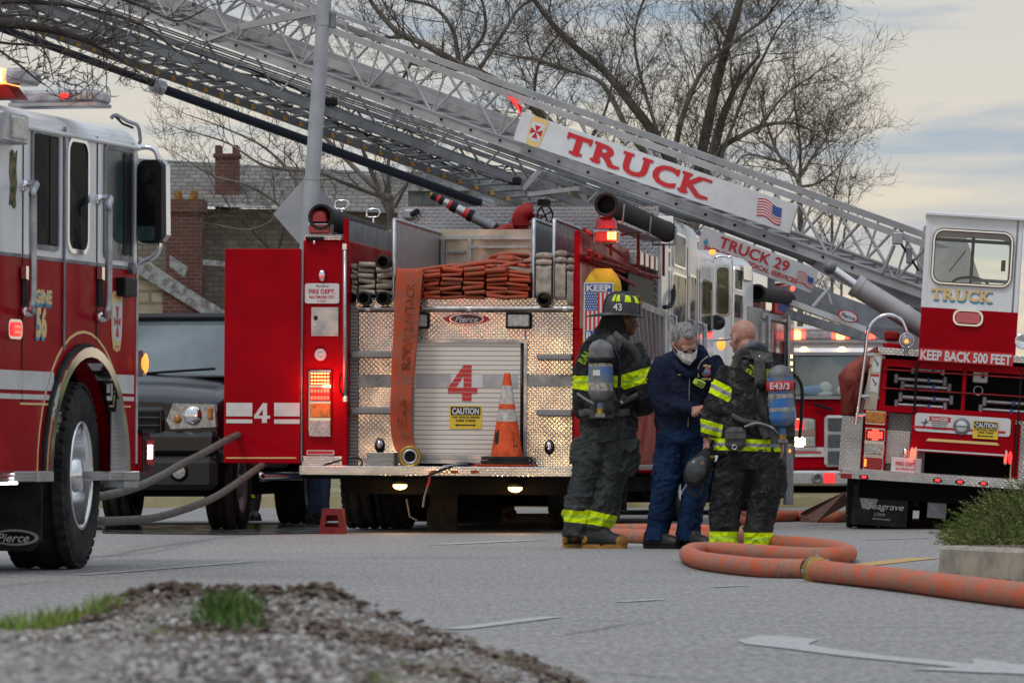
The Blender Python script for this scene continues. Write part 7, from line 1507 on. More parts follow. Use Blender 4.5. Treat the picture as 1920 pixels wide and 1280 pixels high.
# helmet
Th2 = Matrix.Translation(A1(1164, 588)) @ Matrix.Rotation(R(22), 4, 'Z') @ Matrix.Rotation(R(4), 4, 'Y')
g = MB(); seg = 32; vs = []; prof = [(1.0, 0), (1.0, .25), (.96, .5), (.84, .75), (.60, .92), (.3, 1.0), (0, 1.02)]
for r_, z in prof:
    for k in range(seg): a = 2*math.pi*k/seg; vs.append((.137*r_*math.cos(a), .112*r_*math.sin(a), z*.150))
g.add(vs, [(i*seg+k, i*seg+(k+1) % seg, (i+1)*seg+(k+1) % seg, (i+1)*seg+k) for i in range(6) for k in range(seg)], 'helmet_black', True, Th2)
for a in (-75, -25, 25, 75, 0+180, 130, 230):
    pts = [Th2 @ V((.139*r_*math.cos(R(a)), .114*r_*math.sin(R(a)), z*.153+.002)) for r_, z in prof]; g.tube(pts, .006, 'helmet_black', 6)
hel = g.build('helmet', p1, True)
g = MB(); vs = []
for ro, dz in ((.98, .012), (1.0, .0), (1.28, -.012), (1.26, -.018), (.98, -.006)):
    for k in range(seg):
        a = 2*math.pi*k/seg; back_ = max(0, -math.cos(a))**2; e = (ro-1)*(1+back_*2.6) if ro > 1 else ro-1; vs.append((.137*(1+e)*math.cos(a), .112*(1+e*1.0)*math.sin(a), dz-back_*(ro-1)*.10*(1 if ro > 1 else 0)))
g.add(vs, [(i*seg+k, i*seg+(k+1) % seg, ((i+1) % 5)*seg+(k+1) % seg, ((i+1) % 5)*seg+k) for i in range(5) for k in range(seg)], 'helmet_black', True, Th2); g.build('brim', hel, True)
g = MB()
def hp(a, t0, k_=1.015):
    for i in range(len(prof)-1):
        if prof[i][1] <= t0 <= prof[i+1][1]: f_ = (t0-prof[i][1])/(prof[i+1][1]-prof[i][1]); r_ = prof[i][0]+(prof[i+1][0]-prof[i][0])*f_; break
    return Th2 @ V((.137*r_*k_*math.cos(R(a))*1.01, .112*r_*k_*math.sin(R(a))*1.01, t0*.150*k_))
def patch(g, a0, a1, t0, t1, m, k_=1.02):
    n = 4
    vs = [hp(a0+(a1-a0)*i/n*(1-.25*j/n)+(a1-a0)*.125*j/n, t0+(t1-t0)*j/n, k_) for j in range(n+1) for i in range(n+1)]; g.add(vs, [(j*(n+1)+i, j*(n+1)+i+1, (j+1)*(n+1)+i+1, (j+1)*(n+1)+i) for j in range(n) for i in range(n)], m, True)
for a0 in (-142, -100, -62): patch(g, a0, a0+28, .52, .84, 'lime', 1.03)
g.build('reflective_patch', hel, True)
g = MB(); c = hp(-120, .26, 1.06); tx_ = (hp(-108, .26)-hp(-134, .26)).normalized(); g.text('43', c, tx_, V((0, 0, 1)), .052, 'sign_white', w=.062, bold=.02, ext=.004); g.build('number', hel, True)
g = MB(); c = hp(0, .55, 1.05); g.prism([c+V((.0, 0, -.07)), c+V((.03, .0, .0)), c+V((.0, 0, .055)), c+V((-.03, 0, .05)), c+V((-.03, 0, -.06))], (0, .03, 0), 'boot_tan'); g.ell(c+V((-.02, 0, .04)), (.035, .015, .018), 'boot_tan', 10, 6); g.build('front_shield', hel, True)
g = MB(); c = A1(1196, 592, .02); g.prism([c+V((-.02, -.03, .0)), c+V((.05, -.03, -.004)), c+V((.05, .05, -.004)), c+V((-.02, .05, 0))], (0, 0, -.006), 'boot_tan'); g.build('visor', hel, True)
# boots
def boot(parent, c, fwd, m_up, m_sole, m_toe, k=1.0, z0=0.0):
    f = V(fwd).normalized(); T = Matrix.Translation((c.x, c.y, z0)) @ Matrix.Rotation(math.atan2(f.y, f.x), 4, 'Z') @ Matrix.Scale(k, 4)
    g = MB(); sole = [(-.10, .04), (-.06, .05), (.03, .045), (.10, .055), (.16, .05), (.19, .025), (.195, 0)]; out_ = sole+[(x, -y) for x, y in sole[::-1][1:]]+[(-.12, -.02), (-.12, .02)]
    g.prism([T @ V((x, y, 0)) for x, y in out_], (0, 0, .028*k), m_sole); o = g.build('boot', parent, True)
    g = MB(); secs = [(-.105, .04, .11), (-.06, .046, .16), (0, .046, .16), (.05, .046, .12), (.10, .05, .085), (.15, .046, .075), (.185, .028, .055)]
    g.loft([[T @ V((x, w_*y, .02+h_*z)) for y, z in ((-1, 0), (-1, .4), (-.75, .8), (-.3, 1), (.3, 1), (.75, .8), (1, .4), (1, 0))] for x, w_, h_ in secs], m_up); 
    if m_toe: g.ell((.145, 0, .045), (.055, .054, .05), m_toe, 14, 8, T); g.ell((-.09, 0, .06), (.035, .05, .05), m_toe, 12, 8, T)
    g.build('upper', o, True)
boot(p1, A1(1086, 1020, .05), (1, -.1, 0), 'boot_black', 'boot_tan', 'boot_tan', 1.0); boot(p1, A1(1124, 1024, -.08), (1, -.25, 0), 'boot_black', 'boot_tan', 'boot_tan', 1.05)
g = MB(); tx = X4
mat('lime_dull', (.30, .46, .015), .6, col2=(.06, .08, .02), vs=30, p0=.5, p1=.65)
def bigletters(g, txt, px, py, dy, h_, w_, rot, fn, m='lime_dull'):
    c = fn(px, py, dy); a = R(rot); g.text(txt, c, V((math.cos(a), 0, math.sin(a))), V((-math.sin(a), 0, math.cos(a))), h_, m, w=w_, bold=.03)
bigletters(g, 'BAL', 1096, 668, -.150, .055, .105, 62, A1, 'lime_dull'); g.build('back_lettering', p1, True)
# air packs
def airpack(label, fn, px, py0, py1, r_, dy, lean, spec, tankname, hosefn=None):
    top_, bot_ = fn(px+lean, py0, dy), fn(px, py1, dy); root = thing('air_pack', label, 'air pack', (bot_.x, bot_.y, bot_.z), 'breathing air packs worn by the firefighters')
    d = (top_-bot_); ln = d.length; u = d.normalized(); g = MB()
    prof = lambda t: r_*(math.sqrt(max(0, 1-((.16-t)/.16)**2)) if t < .16 else (math.sqrt(max(0, 1-((t-.82)/.18)**2)) if t > .82 else 1.0))
    for t0, t1, m in spec:
        n = 8; g.lathe(bot_, u, [(max(.012, prof(t0+(t1-t0)*k/n)), (t0+(t1-t0)*k/n)*ln) for k in range(n+1)], m, 26)
    g.build('cylinder', root, True)
    g = MB(); g.cyl(bot_-u*.01, bot_-u*.05, .022, 'tank_blue', seg=12); g.cyl(bot_-u*.05, bot_-u*.09, .026, 'brass', seg=10); g.box(bot_-u*.10, (.07, .04, .03), 'steel_grey', .006); g.cyl(bot_-u*.085+V((.02, 0, 0)), bot_-u*.085+V((.08, 0, .01)), .014, 'black', seg=8); g.build('valve', root, True)
    g = MB(); sd = V((1, 0, 0)); c = bot_+u*ln*.66
    g.lathe(c, u, [(r_+.002, -.02), (r_+.007, -.018), (r_+.007, .018), (r_+.002, .02)], 'black', 26); g.box(c+V((r_*.9, -.01, 0)), (.04, .07, .06), 'black', .008)
    g.prism([bot_+V((-.075, .10, -.12)), bot_+V((.095, .10, -.12)), top_+V((.085, .10, -.02)), top_+V((-.06, .10, -.02))], (0, .03, 0), 'harness'); g.tube(smoothpath([bot_+V((r_+.03, .03, -.08)), bot_+V((r_+.045, .03, .1)), bot_+V((r_+.04, .04, .3)), top_+V((.05, .08, -.02))]), .012, 'black', 8); g.build('back_frame', root, True)
    return root, top_, bot_, u
ap, t_, b_, u = airpack('blue and grey air cylinder on the back of the helmeted firefighter', A1, 1126, 636, 752, .088, -.34, 1, [(0, .17, 'tank_grey'), (.17, .30, 'tank_label'), (.30, .56, 'tank_blue'), (.56, .60, 'tank_label'), (.60, .68, 'tank_label'), (.68, 1, 'tank_grey')], '')
g = MB(); g.box(b_+V((-.03, -.089, .20)), (.05, .006, .04), 'sign_white'); g.build('cylinder_label', ap, True)
g = MB(); pts = [A1(1150, 626, -.16), A1(1168, 640, -.17), A1(1190, 660, -.13), A1(1200, 690, -.08)]; g.tube(smoothpath(pts), .030, 'harness', 8, flat=.35, ref=(0, 1, 0)); g.tube(smoothpath([A1(1140, 632, -.2), A1(1150, 650, -.22), A1(1140, 700, -.22), A1(1150, 752, -.2)]), .028, 'harness', 8, flat=.35, ref=(0, 1, 0)); g.prism([A1(1146, 630, -.19), A1(1168, 640, -.19), A1(1160, 658, -.19), A1(1143, 650, -.19)], (0, .03, 0), 'harness'); g.ell(A1(1155, 645, -.2), (.008, .008, .008), 'chrome', 8, 6)
g.tube(smoothpath([A1(1083, 738, -.12), A1(1098, 748, -.2), A1(1115, 757, -.3)]), .010, 'steel_grey', 6); g.tube(smoothpath([A1(1150, 768, -.2), A1(1163, 750, -.2), A1(1172, 742, -.2), A1(1158, 757, -.2), A1(1196, 740, -.1)]), .022, 'harness', 6, flat=.3, ref=(0, 1, 0)); g.prism([A1(1157, 745, -.22), A1(1169, 753, -.22), A1(1167, 757, -.22), A1(1155, 749, -.22)], (0, .01, 0), 'alu'); g.tube(smoothpath([A1(1082, 775, -.05), A1(1110, 772, -.20), A1(1145, 775, -.21), A1(1180, 772, -.17)]), .026, 'harness', 8, flat=.3, ref=(0, 1, 0)); g.box(A1(1087, 765, -.03), (.08, .10, .14), 'hood_black', .02); g.build('harness_strap', ap, True)
# ------------------------------------------------------------------ man in navy
Y2 = 34.4
def A2(px, py, dy=0): return P(px, py, Y2+dy)
p2 = thing('person', 'grey haired man in navy fleece and white face mask, looking down at his hands', 'person', (A2(1262, 1028).x, Y2, 0))
upv = V((.04, -.62, .78)); fw = V((.28, -.68, -.66))
g = MB(); T2 = head(g, A2(1285, 641, -.16), upv, fw, 1.06); limbs(g, [(A2(1290, 676, .02), .065, .065), (A2(1287, 655, -.08), .062, .062), (A2(1286, 645, -.14), .05, .05)])
bodycore(g, [(A2(1283, 800), .15, .11), (A2(1282, 740), .15, .11), (A2(1288, 690), .17, .11), (A2(1290, 672), .10, .08)], [[(A2(1248, 685), .055, .055), (A2(1240, 750, -.02), .043, .043), (A2(1272, 764, -.15), .037, .037), (A2(1304, 768, -.26), .028, .028)], [(A2(1333, 685), .055, .055), (A2(1345, 745, -.05), .043, .043), (A2(1336, 765, -.16), .035, .035), (A2(1330, 768, -.24), .028, .028)]],
    [[(A2(1258, 800), .09, .09), (A2(1250, 900), .058, .058), (A2(1235, 1000), .042, .042), (A2(1235, 1016), .04, .05)], [(A2(1308, 800), .09, .09), (A2(1306, 900), .058, .058), (A2(1292, 1000), .042, .042), (A2(1294, 1016), .04, .05)]])
hand(g, A2(1301, 768, -.27), (1, -.25, .12), (.1, -.5, -.9), 1, 1.08, .75); hand(g, A2(1332, 768, -.25), (-.8, -.5, .1), (-.2, -.3, -.95), -1, 1.05, .8)
evalremesh(g, 'body', p2, .006, 'skin_light', smooth=1)
g = MB(); E = lambda x, y, z, a, b_, d: g.ell((0, 0, 0), (a, b_, d), 'black', 18, 12, T2 @ Matrix.Translation((x, y, z)))
E(0, -.030, .035, .092, .106, .096); E(0, -.05, -.02, .090, .082, .075); E(.068, -.005, -.01, .022, .030, .035); E(-.068, -.005, -.01, .022, .030, .035); E(0, .055, .095, .035, .03, .02); evalremesh(g, 'hair', p2, .008, 'hair_grey', .003, 45, 2, smooth=2)
g = MB()
for q in (-1, 1): g.ell((0, 0, 0), (.024, .010, .006), 'hair_grey', 10, 6, T2 @ Matrix.Translation((q*.032, .104, .014))); g.ell((0, 0, 0), (.014, .008, .008), 'black', 10, 6, T2 @ Matrix.Translation((q*.033, .098, -.010)))
g.build('eyebrow', p2, True)
g = MB(); pts = []
mp = [(-.070, .055, -.020), (-.035, .105, -.018), (0, .138, -.012), (.035, .105, -.018), (.070, .055, -.020)]; lo = [(-.066, .045, -.085), (-.040, .090, -.110), (0, .122, -.118), (.040, .090, -.110), (.066, .045, -.085)]; mid = [(-.075, .055, -.05), (-.045, .118, -.06), (0, .158, -.062), (.045, .118, -.06), (.075, .055, -.05)]
vs = [T2 @ V(p) for p in mp+mid+lo]; g.add(vs, [(i+5*j, i+1+5*j, i+6+5*j, i+5+5*j) for j in range(2) for i in range(4)], 'mask_white', False)
vs2 = [T2 @ (V(p)*.96) for p in mp+mid+lo]; g.add(vs2, [(i+5*j, i+5+5*j, i+6+5*j, i+1+5*j) for j in range(2) for i in range(4)], 'mask_white', False)
for q in (-1, 1): g.tube([T2 @ V((q*.07, .055, -.03)), T2 @ V((q*.088, .01, -.01)), T2 @ V((q*.09, -.02, -.0))], .0025, 'mask_white', 5); g.tube([T2 @ V((q*.066, .045, -.08)), T2 @ V((q*.085, .01, -.055)), T2 @ V((q*.09, -.02, -.03))], .0025, 'mask_white', 5)
g.build('face_mask', p2, True)
g = MB(); limbs(g, [(A2(1283, 808), .195, .15), (A2(1281, 780), .205, .155), (A2(1279, 740), .21, .16), (A2(1283, 705), .225, .15), (A2(1289, 680), .215, .13), (A2(1291, 664), .14, .12), (A2(1290, 654, -.03), .092, .10)])
limbs(g, [(A2(1252, 676), .095, .10), (A2(1243, 700, -.01), .098, .10), (A2(1238, 735, -.03), .092, .095), (A2(1247, 758, -.08), .085, .085), (A2(1276, 764, -.18), .068, .07), (A2(1302, 768, -.25), .046, .048)])
limbs(g, [(A2(1328, 676), .095, .10), (A2(1341, 700, -.01), .095, .10), (A2(1349, 740, -.05), .088, .09), (A2(1343, 762, -.14), .070, .07), (A2(1334, 768, -.22), .05, .05)])
evalremesh(g, 'fleece_jacket', p2, .008, 'navy_fleece', .014, 8, 12)
g = MB(); cpts = [A2(1264, 676, -.14), A2(1274, 690, -.17), A2(1293, 702, -.19), A2(1312, 692, -.17), A2(1322, 672, -.12)]; g.tube(smoothpath(cpts), .026, 'navy_fleece', 8, flat=.5, ref=(0, 1, 0)); g.tube([A2(1293, 702, -.17), A2(1292, 760, -.17), A2(1290, 800, -.165)], .004, 'steel_grey', 5); g.build('collar', p2, True)
g = MB(); limbs(g, [(A2(1284, 790), .185, .145), (A2(1284, 815), .19, .15), (A2(1284, 832), .185, .145)])
limbs(g, [(A2(1260, 810), .11, .13), (A2(1254, 860), .112, .125), (A2(1247, 910), .095, .11), (A2(1239, 960), .088, .10), (A2(1232, 1000), .086, .10), (A2(1231, 1014), .085, .10)])
limbs(g, [(A2(1308, 810), .108, .13), (A2(1308, 860), .108, .125), (A2(1303, 910), .095, .11), (A2(1296, 960), .088, .10), (A2(1290, 1000), .086, .10), (A2(1289, 1014), .085, .10)])
evalremesh(g, 'trousers', p2, .008, 'navy_cloth', .016, 9, 21, stretch=(1, 1, 1.4))
boot(p2, A2(1233, 1024, -.0), (.75, -.65, 0), 'shoe_black', 'black', None, .98); boot(p2, A2(1294, 1024, -.04), (.7, -.7, 0), 'shoe_black', 'black', None, .98)
g = MB(); c = A2(1324, 697, -.155); mat('patch_red', (.45, .03, .05), .6, col2=(.30, .25, .30), vs=60)
g.lathe(c, (.15, -1, .1), [(.036, -.01), (.034, .0), (0, .002)], 'patch_red', 20); g.text('FIRE', c+V((0, -.008, .045)), X4, Z4, .016, 'gold', w=.07, bold=.03, arc=.06); g.text('RESCUE', c+V((0, -.008, -.05)), X4, Z4, .014, 'gold', w=.065, bold=.03); g.lathe(c, (.15, -1, .1), [(.016, .0), (.015, .004), (0, .004)], 'blue_shade', 12); g.text('NAME', A2(1276, 702, -.172), X4, Z4, .012, 'gold', w=.035); g.build('chest_badge', p2, True)
g = MB(); c = A2(1311, 718, -.20); Tr = Matrix.Translation(c) @ Matrix.Rotation(R(28), 4, 'Y'); g.box((0, 0, 0), (.085, .035, .05), 'radio_lime', .008, Tr)
for k in range(3): g.box((.01, -.019, -.012+k*.012), (.05, .004, .005), 'black', 0, Tr)
g.box((-.03, 0, .022), (.03, .03, .02), 'black', .004, Tr); g.tube(smoothpath([A2(1310, 707, -.19), A2(1309, 690, -.18), A2(1315, 678, -.17), A2(1327, 668, -.13)]), .0045, 'hose_cream', 6); g.build('radio_microphone', p2, True)
# ------------------------------------------------------------------ bald firefighter from behind
Y3 = 33.8
def A3(px, py, dy=0): return P(px, py, Y3+dy)
p3 = thing('person', 'bald firefighter in sooty black gear seen from behind beside the man in navy', 'person', (A3(1395, 1031).x, Y3, 0))
g = MB(); T3 = head(g, A3(1392, 630, 0), (-.04, .12, 1), (-.62, .76, -.12), 1.0); limbs(g, [(A3(1402, 678), .072, .075), (A3(1396, 655), .066, .07), (A3(1393, 640), .055, .06)]); g.ell((0, 0, 0), (.062, .05, .05), 'black', 14, 8, T3 @ Matrix.Translation((0, -.055, -.07)))
bodycore(g, [(A3(1405, 850), .15, .11), (A3(1408, 780), .15, .11), (A3(1410, 710), .17, .11), (A3(1405, 680), .12, .08)], [[(A3(1370, 700), .055, .055), (A3(1340, 770, -.02), .043, .043), (A3(1329, 815, -.03), .033, .033), (A3(1325, 829, -.03), .028, .028)], [(A3(1452, 700), .055, .055), (A3(1470, 770, .02), .043, .043), (A3(1466, 820, .12), .03, .03)]],
    [[(A3(1380, 860), .09, .09), (A3(1365, 930), .058, .058), (A3(1355, 1015), .045, .045)], [(A3(1432, 860), .09, .09), (A3(1430, 930), .058, .058), (A3(1422, 1015), .045, .045)]])
hand(g, A3(1326, 824, -.03), (-.12, .0, -1), (.9, .35, 0), -1, 1.05, .35); hand(g, A3(1466, 825, .12), (0, .1, -1), (-.9, .2, 0), 1, 1.0, .5)
evalremesh(g, 'body', p3, .006, 'skin_light', smooth=1)
b3 = [(A3(1357, 735, -.02), (A3(1374, 700)-A3(1338, 770)).normalized(), .050, .118), (A3(1331, 802, -.02), (A3(1342, 770)-A3(1326, 825)).normalized(), .045, .125), (A3(1424, 753), V((0, 0, 1)), .034, .165), (A3(1400, 834), V((.03, 0, 1)), .041, .33)]
b3l = [(A3(1355, 1008), V((0, 0, 1)), .046, .15), (A3(1422, 1010), V((0, 0, 1)), .046, .15)]
gear_mat('gear_dirty', (.010, .010, .011), (.022, .021, .021), b3, (.16, .155, .15), .55, .52, .66); gear_mat('gear_trousers_dirty', (.012, .013, .014), (.028, .028, .029), b3l, (.15, .145, .14), .45, .52, .68)
for nm in ('gear_trousers_dirty',): pass
g = MB(); limbs(g, [(A3(1400, 850), .235, .18), (A3(1400, 825), .235, .18), (A3(1403, 785), .225, .17), (A3(1408, 740), .235, .165), (A3(1411, 705), .225, .15), (A3(1407, 680), .16, .13), (A3(1402, 664), .10, .11)])
limbs(g, [(A3(1372, 692), .098, .10), (A3(1364, 720, -.01), .102, .10), (A3(1350, 750, -.02), .094, .095), (A3(1338, 780, -.03), .082, .085), (A3(1330, 806, -.03), .068, .072), (A3(1326, 822, -.03), .056, .06)])
limbs(g, [(A3(1447, 692), .098, .10), (A3(1460, 730, .01), .10, .10), (A3(1470, 770, .03), .09, .09), (A3(1468, 805, .10), .07, .07), (A3(1466, 822, .12), .055, .055)])
evalremesh(g, 'jacket', p3, .008, 'gear_dirty', .016, 10, 31)
g = MB(); limbs(g, [(A3(1403, 830), .21, .165), (A3(1403, 860), .215, .17), (A3(1403, 880), .20, .165)])
limbs(g, [(A3(1378, 860), .12, .145), (A3(1370, 900), .125, .14), (A3(1363, 945), .118, .125), (A3(1357, 985), .105, .115), (A3(1355, 1024), .098, .11)])
limbs(g, [(A3(1436, 860), .12, .145), (A3(1434, 900), .125, .14), (A3(1430, 945), .118, .125), (A3(1424, 985), .105, .115), (A3(1422, 1026), .098, .11)])
limbs(g, [(A3(1460, 870), .05, .08), (A3(1462, 900), .055, .09), (A3(1458, 930), .045, .07)]); evalremesh(g, 'trousers', p3, .008, 'gear_trousers_dirty', .017, 9, 41, stretch=(1, 1, 1.4))
boot(p3, A3(1352, 1030, .02), (-.3, .9, 0), 'boot_black', 'black', None, 1.0); boot(p3, A3(1422, 1030, .02), (-.2, .95, 0), 'boot_black', 'black', None, 1.0)
mat('hood_grey', (.12, .135, .15), .9, var=.4, vs=10)
g = MB(); g.tube(smoothpath([A3(1375, 672, -.02), A3(1388, 660, -.10), A3(1408, 648, -.13), A3(1425, 646, -.09), A3(1432, 655, .0), A3(1420, 662, .08)]), [.012]+[.020]*39+[.012], 'hood_grey', 10); limbs(g, [(A3(1406, 672, -.05), .10, .10), (A3(1410, 655, -.05), .085, .08), (A3(1415, 643, -.04), .055, .06)]); evalremesh(g, 'hood', p3, .009, 'hood_grey', .010, 14, 8)
g = MB(); bigletters(g, 'BA', 1411, 692, -.178, .075, .08, 55, A3); bigletters(g, 'IT', 1436, 702, -.185, .085, .07, 0, A3); g.build('back_lettering', p3, True)
ap2, t_, b_, u = airpack('blue striped air cylinder marked E43/3 on the back of the bald firefighter', A3, 1467, 684, 800, .090, -.34, -5, [(0, .17, 'tank_blue'), (.17, .25, 'tank_blue'), (.25, .31, 'tank_label'), (.31, .46, 'tank_blue'), (.46, .53, 'tank_label'), (.53, .80, 'tank_blue'), (.80, 1, 'tank_grey')], '')
g = MB(); c = b_+u*(t_-b_).length*.66; g.lathe(c, u, [(.099, -.032), (.101, -.03), (.101, .03), (.099, .032)], 'letter_red', 26); g.text('E43/3', c+V((-.012, -.103, 0)), X4, Z4, .045, 'sign_white', w=.135, bold=.02); g.build('cylinder_label', ap2, True)
g = MB(); g.prism([A3(1402, 655, -.16), A3(1425, 650, -.18), A3(1448, 662, -.17), A3(1450, 678, -.18), A3(1420, 680, -.20), A3(1410, 670, -.19)], (0, .04, 0), 'harness'); g.ell(A3(1424, 668, -.20), (.008, .008, .008), 'chrome', 8, 6)
g.tube(smoothpath([A3(1402, 656, -.15), A3(1388, 664, -.12), A3(1376, 690, -.10)]), .03, 'harness', 8, flat=.3, ref=(0, 1, 0)); g.tube(smoothpath([A3(1424, 676, -.2), A3(1426, 720, -.2), A3(1430, 790, -.2), A3(1440, 820, -.2)]), .04, 'harness', 8, flat=.3, ref=(0, 1, 0)); g.tube(smoothpath([A3(1428, 715, -.24), A3(1416, 725, -.25), A3(1415, 750, -.25), A3(1420, 772, -.24), A3(1436, 785, -.24)]), .013, 'rubber', 8); g.ell(A3(1430, 722, -.24), (.04, .03, .04), 'black', 12, 8)
g.tube(smoothpath([A3(1396, 800, -.2), A3(1420, 793, -.22), A3(1445, 800, -.24), A3(1460, 812, -.28)]), .010, 'steel_grey', 6); g.tube(smoothpath([A3(1450, 830, -.15), A3(1466, 825, -.2), A3(1490, 790, -.2), A3(1484, 740, -.15)]), .010, 'alu_dull', 6); g.tube(smoothpath([A3(1372, 778, -.15), A3(1400, 790, -.2), A3(1440, 795, -.2)]), .02, 'harness', 6, flat=.3, ref=(0, 1, 0)); g.build('harness_strap', ap2, True)
g = MB(); c = A3(1379, 822, -.2); g.box(c, (.145, .09, .16), 'harness', .03); g.prism([A3(1359, 812, -.255), A3(1399, 812, -.255), A3(1397, 822, -.26), A3(1361, 822, -.26)], (0, .02, 0), 'harness'); g.lathe(A3(1377, 838, -.25), (0, -1, 0), [(.020, 0), (.02, .006), (.012, .006), (.012, 0)], 'alu', 16); g.build('pouch', ap2, True)
# face piece hanging from his hand
mk = thing('breathing_mask', 'black breathing mask dangling from the hand of the bald firefighter', 'mask', A3(1310, 880, -.1))
mat('mask_lens', (.05, .055, .06), .12, var=.5, vs=10)
g = MB(); limbs(g, [(A3(1328, 840, -.06), .02, .02), (A3(1322, 855, -.08), .055, .05), (A3(1312, 875, -.1), .085, .075), (A3(1302, 895, -.1), .080, .075), (A3(1300, 910, -.1), .045, .04)]); evalremesh(g, 'rubber_shell', mk, .008, 'rubber', .007, 14, 2)
g = MB(); limbs(g, [(A3(1322, 858, -.14), .03, .02), (A3(1308, 875, -.16), .075, .045), (A3(1302, 892, -.16), .065, .045), (A3(1300, 902, -.14), .03, .02)]); evalremesh(g, 'lens', mk, .008, 'mask_lens', 0)
g = MB(); g.tube(smoothpath([A3(1292, 905, -.1), A3(1296, 925, -.1), A3(1306, 930, -.1), A3(1316, 920, -.1), A3(1316, 905, -.1)]), .012, 'rubber', 8); g.tube(smoothpath([A3(1290, 905, -.1), A3(1280, 920, -.1), A3(1278, 926, -.1)]), .006, 'steel_grey', 6); g.tube([A3(1334, 838, -.05), A3(1338, 860, -.05), A3(1330, 885, -.08)], .012, 'rubber', 6); g.ell(A3(1316, 869, -.185), (.02, .01, .012), 'boot_tan', 8, 6); g.ell(A3(1335, 857, -.1), (.02, .02, .012), 'boot_tan', 8, 6); g.build('strap', mk, True)
# legs of people beyond the vehicles
def farlegs(label, fn, hips, ank, top_y, r_, mat_, shoe, band=None):
    x = (ank[0][0]+ank[1][0])/2; rt = thing('person', label, 'person', (fn(x, 960).x, fn(x, 960).y, 0)); g = MB()
    for (hx, hy), (ax, ay) in zip(hips, ank): limbs(g, [(fn(hx, hy), r_*1.3, r_*1.3), (fn((hx+ax)/2, (hy+ay)/2), r_, r_), (fn(ax, ay-8), r_*.85, r_*.85)])
    hx = sum(h_[0] for h_ in hips)/2; hy = hips[0][1]; limbs(g, [(fn(hx, hy+10), .17, .12), (fn(hx, hy-60), .18, .13), (fn(hx, hy-95), .20, .12), (fn(hx, hy-110), .08, .08), (fn(hx, hy-118), .05, .05)]); g.ell(fn(hx, hy-135), (.08, .1, .11), 'black')
    for s_ in (-1, 1): limbs(g, [(fn(hx+s_*32, hy-95), .05, .05), (fn(hx+s_*38, hy-50), .045, .045), (fn(hx+s_*36, hy-5), .035, .035)])
    evalremesh(g, 'body', rt, .014, mat_, .008, 9, 3)
    if band:
        g = MB()
        for (ax, ay) in ank: c = fn(ax, band); g.lathe(c, (0, 0, 1), [(r_*1.0, -.04), (r_*1.04, -.038), (r_*1.04, .04), (r_*1.0, .042)], 'lime', 18)
        g.build('reflective_band', rt, True)
    for (ax, ay) in ank: boot(rt, fn(ax, ay), (.5, -.8, 0), shoe, 'black', None, .95, max(0.0, fn(ax, ay).z-.0) if False else 0)
    return rt
B1 = lambda x, y: P(x, y, 47.2)
mat('jeans', (.05, .09, .17), .8, col2=(.03, .05, .10), vs=7); mat('far_gear', (.025, .027, .03), .85)
farlegs('legs of someone in blue jeans standing left of the red wheel chock', lambda x, y: P(x, y, 46.8), [(590, 835), (608, 835)], [(588, 976), (606, 976)], 900, .07, 'jeans', 'shoe_black')
farlegs('booted legs in black gear with lime bands seen beneath the pickup truck', lambda x, y: P(x, y, 49.5), [(462, 840), (485, 840)], [(458, 970), (470, 972)], 900, .09, 'far_gear', 'boot_black', 925)
# ================================================================== POLE, HOUSES, TREES
root = thing('street_pole', 'tall leaning grey steel pole behind the left side of engine 4', 'pole', P(540, 980, 48.3))
g = MB(); a, b_ = P(540.5, 983, 48.3), P(613, -60, 48.3); n = 12; g.tube([a+(b_-a)*k/n for k in range(n+1)], [.092-.024*k/n for k in range(n+1)], 'pole_grey', 20); g.build('shaft', root, True)
g = MB(); c = a.lerp(b_, (975-40)/1035); g.cyl(c-V((0, 0, .04)), c+V((.0, 0, .07)), .076, 'pole_grey', seg=18); g.box(c+V((.10, -.02, .01)), (.06, .05, .16), 'steel_grey', .01); g.build('clamp', root, True)
g = MB(); c = a.lerp(b_, (975-332)/1035); g.cyl(c-V((0, 0, .01)), c+V((0, 0, .01)), .083, 'pole_grey', seg=18); g.build('collar', root, True)
g = MB(); c = P(577, 401, 48.52); k = 65/187; g.prism([c+V((-k, 0, 0)), c+V((0, 0, k*1.15)), c+V((k, 0, 0)), c+V((0, 0, -k*1.15))], (0, .012, 0), 'pole_grey'); o = g.build('road_sign'); tag(o, 'grey back of a diamond shaped road sign fixed to the leaning pole', 'road sign')
# houses
hs = thing('house', 'house with a grey shingle roof and stone wall behind the pickup truck', 'house', P(520, 900, 85))
g = MB(); YR, YE = 88, 85
g.add([P(180, 293, YR), P(765, 326, YR), P(765, 400, YE), P(180, 380, YE)], [(3, 2, 1, 0)], 'shingles'); g.add([P(180, 293, YR), P(765, 326, YR), P(765, 392, 91), P(180, 360, 91)], [(0, 1, 2, 3)], 'shingles'); 
g.prism([P(180, 380, YE-.02), P(765, 400, YE-.02), P(765, 405, YE-.02), P(180, 385, YE-.02)], (0, .1, 0), 'sign_white') if False else None; rf = g.build('roof', hs, True)
g = MB(); g.bx(P(180, 950, YE+.3), P(765, 392, YE+.3)+V((0, 5.6, 0)), 'stone_wall'); g.build('wall', hs, True)
g = MB(); g.prism([P(420, 383, YE-.2), P(560, 387, YE-.2), P(560, 391, YE-.2), P(420, 388, YE-.2)], (0, .2, 0), 'sign_white'); g.build('gutter', hs, True)
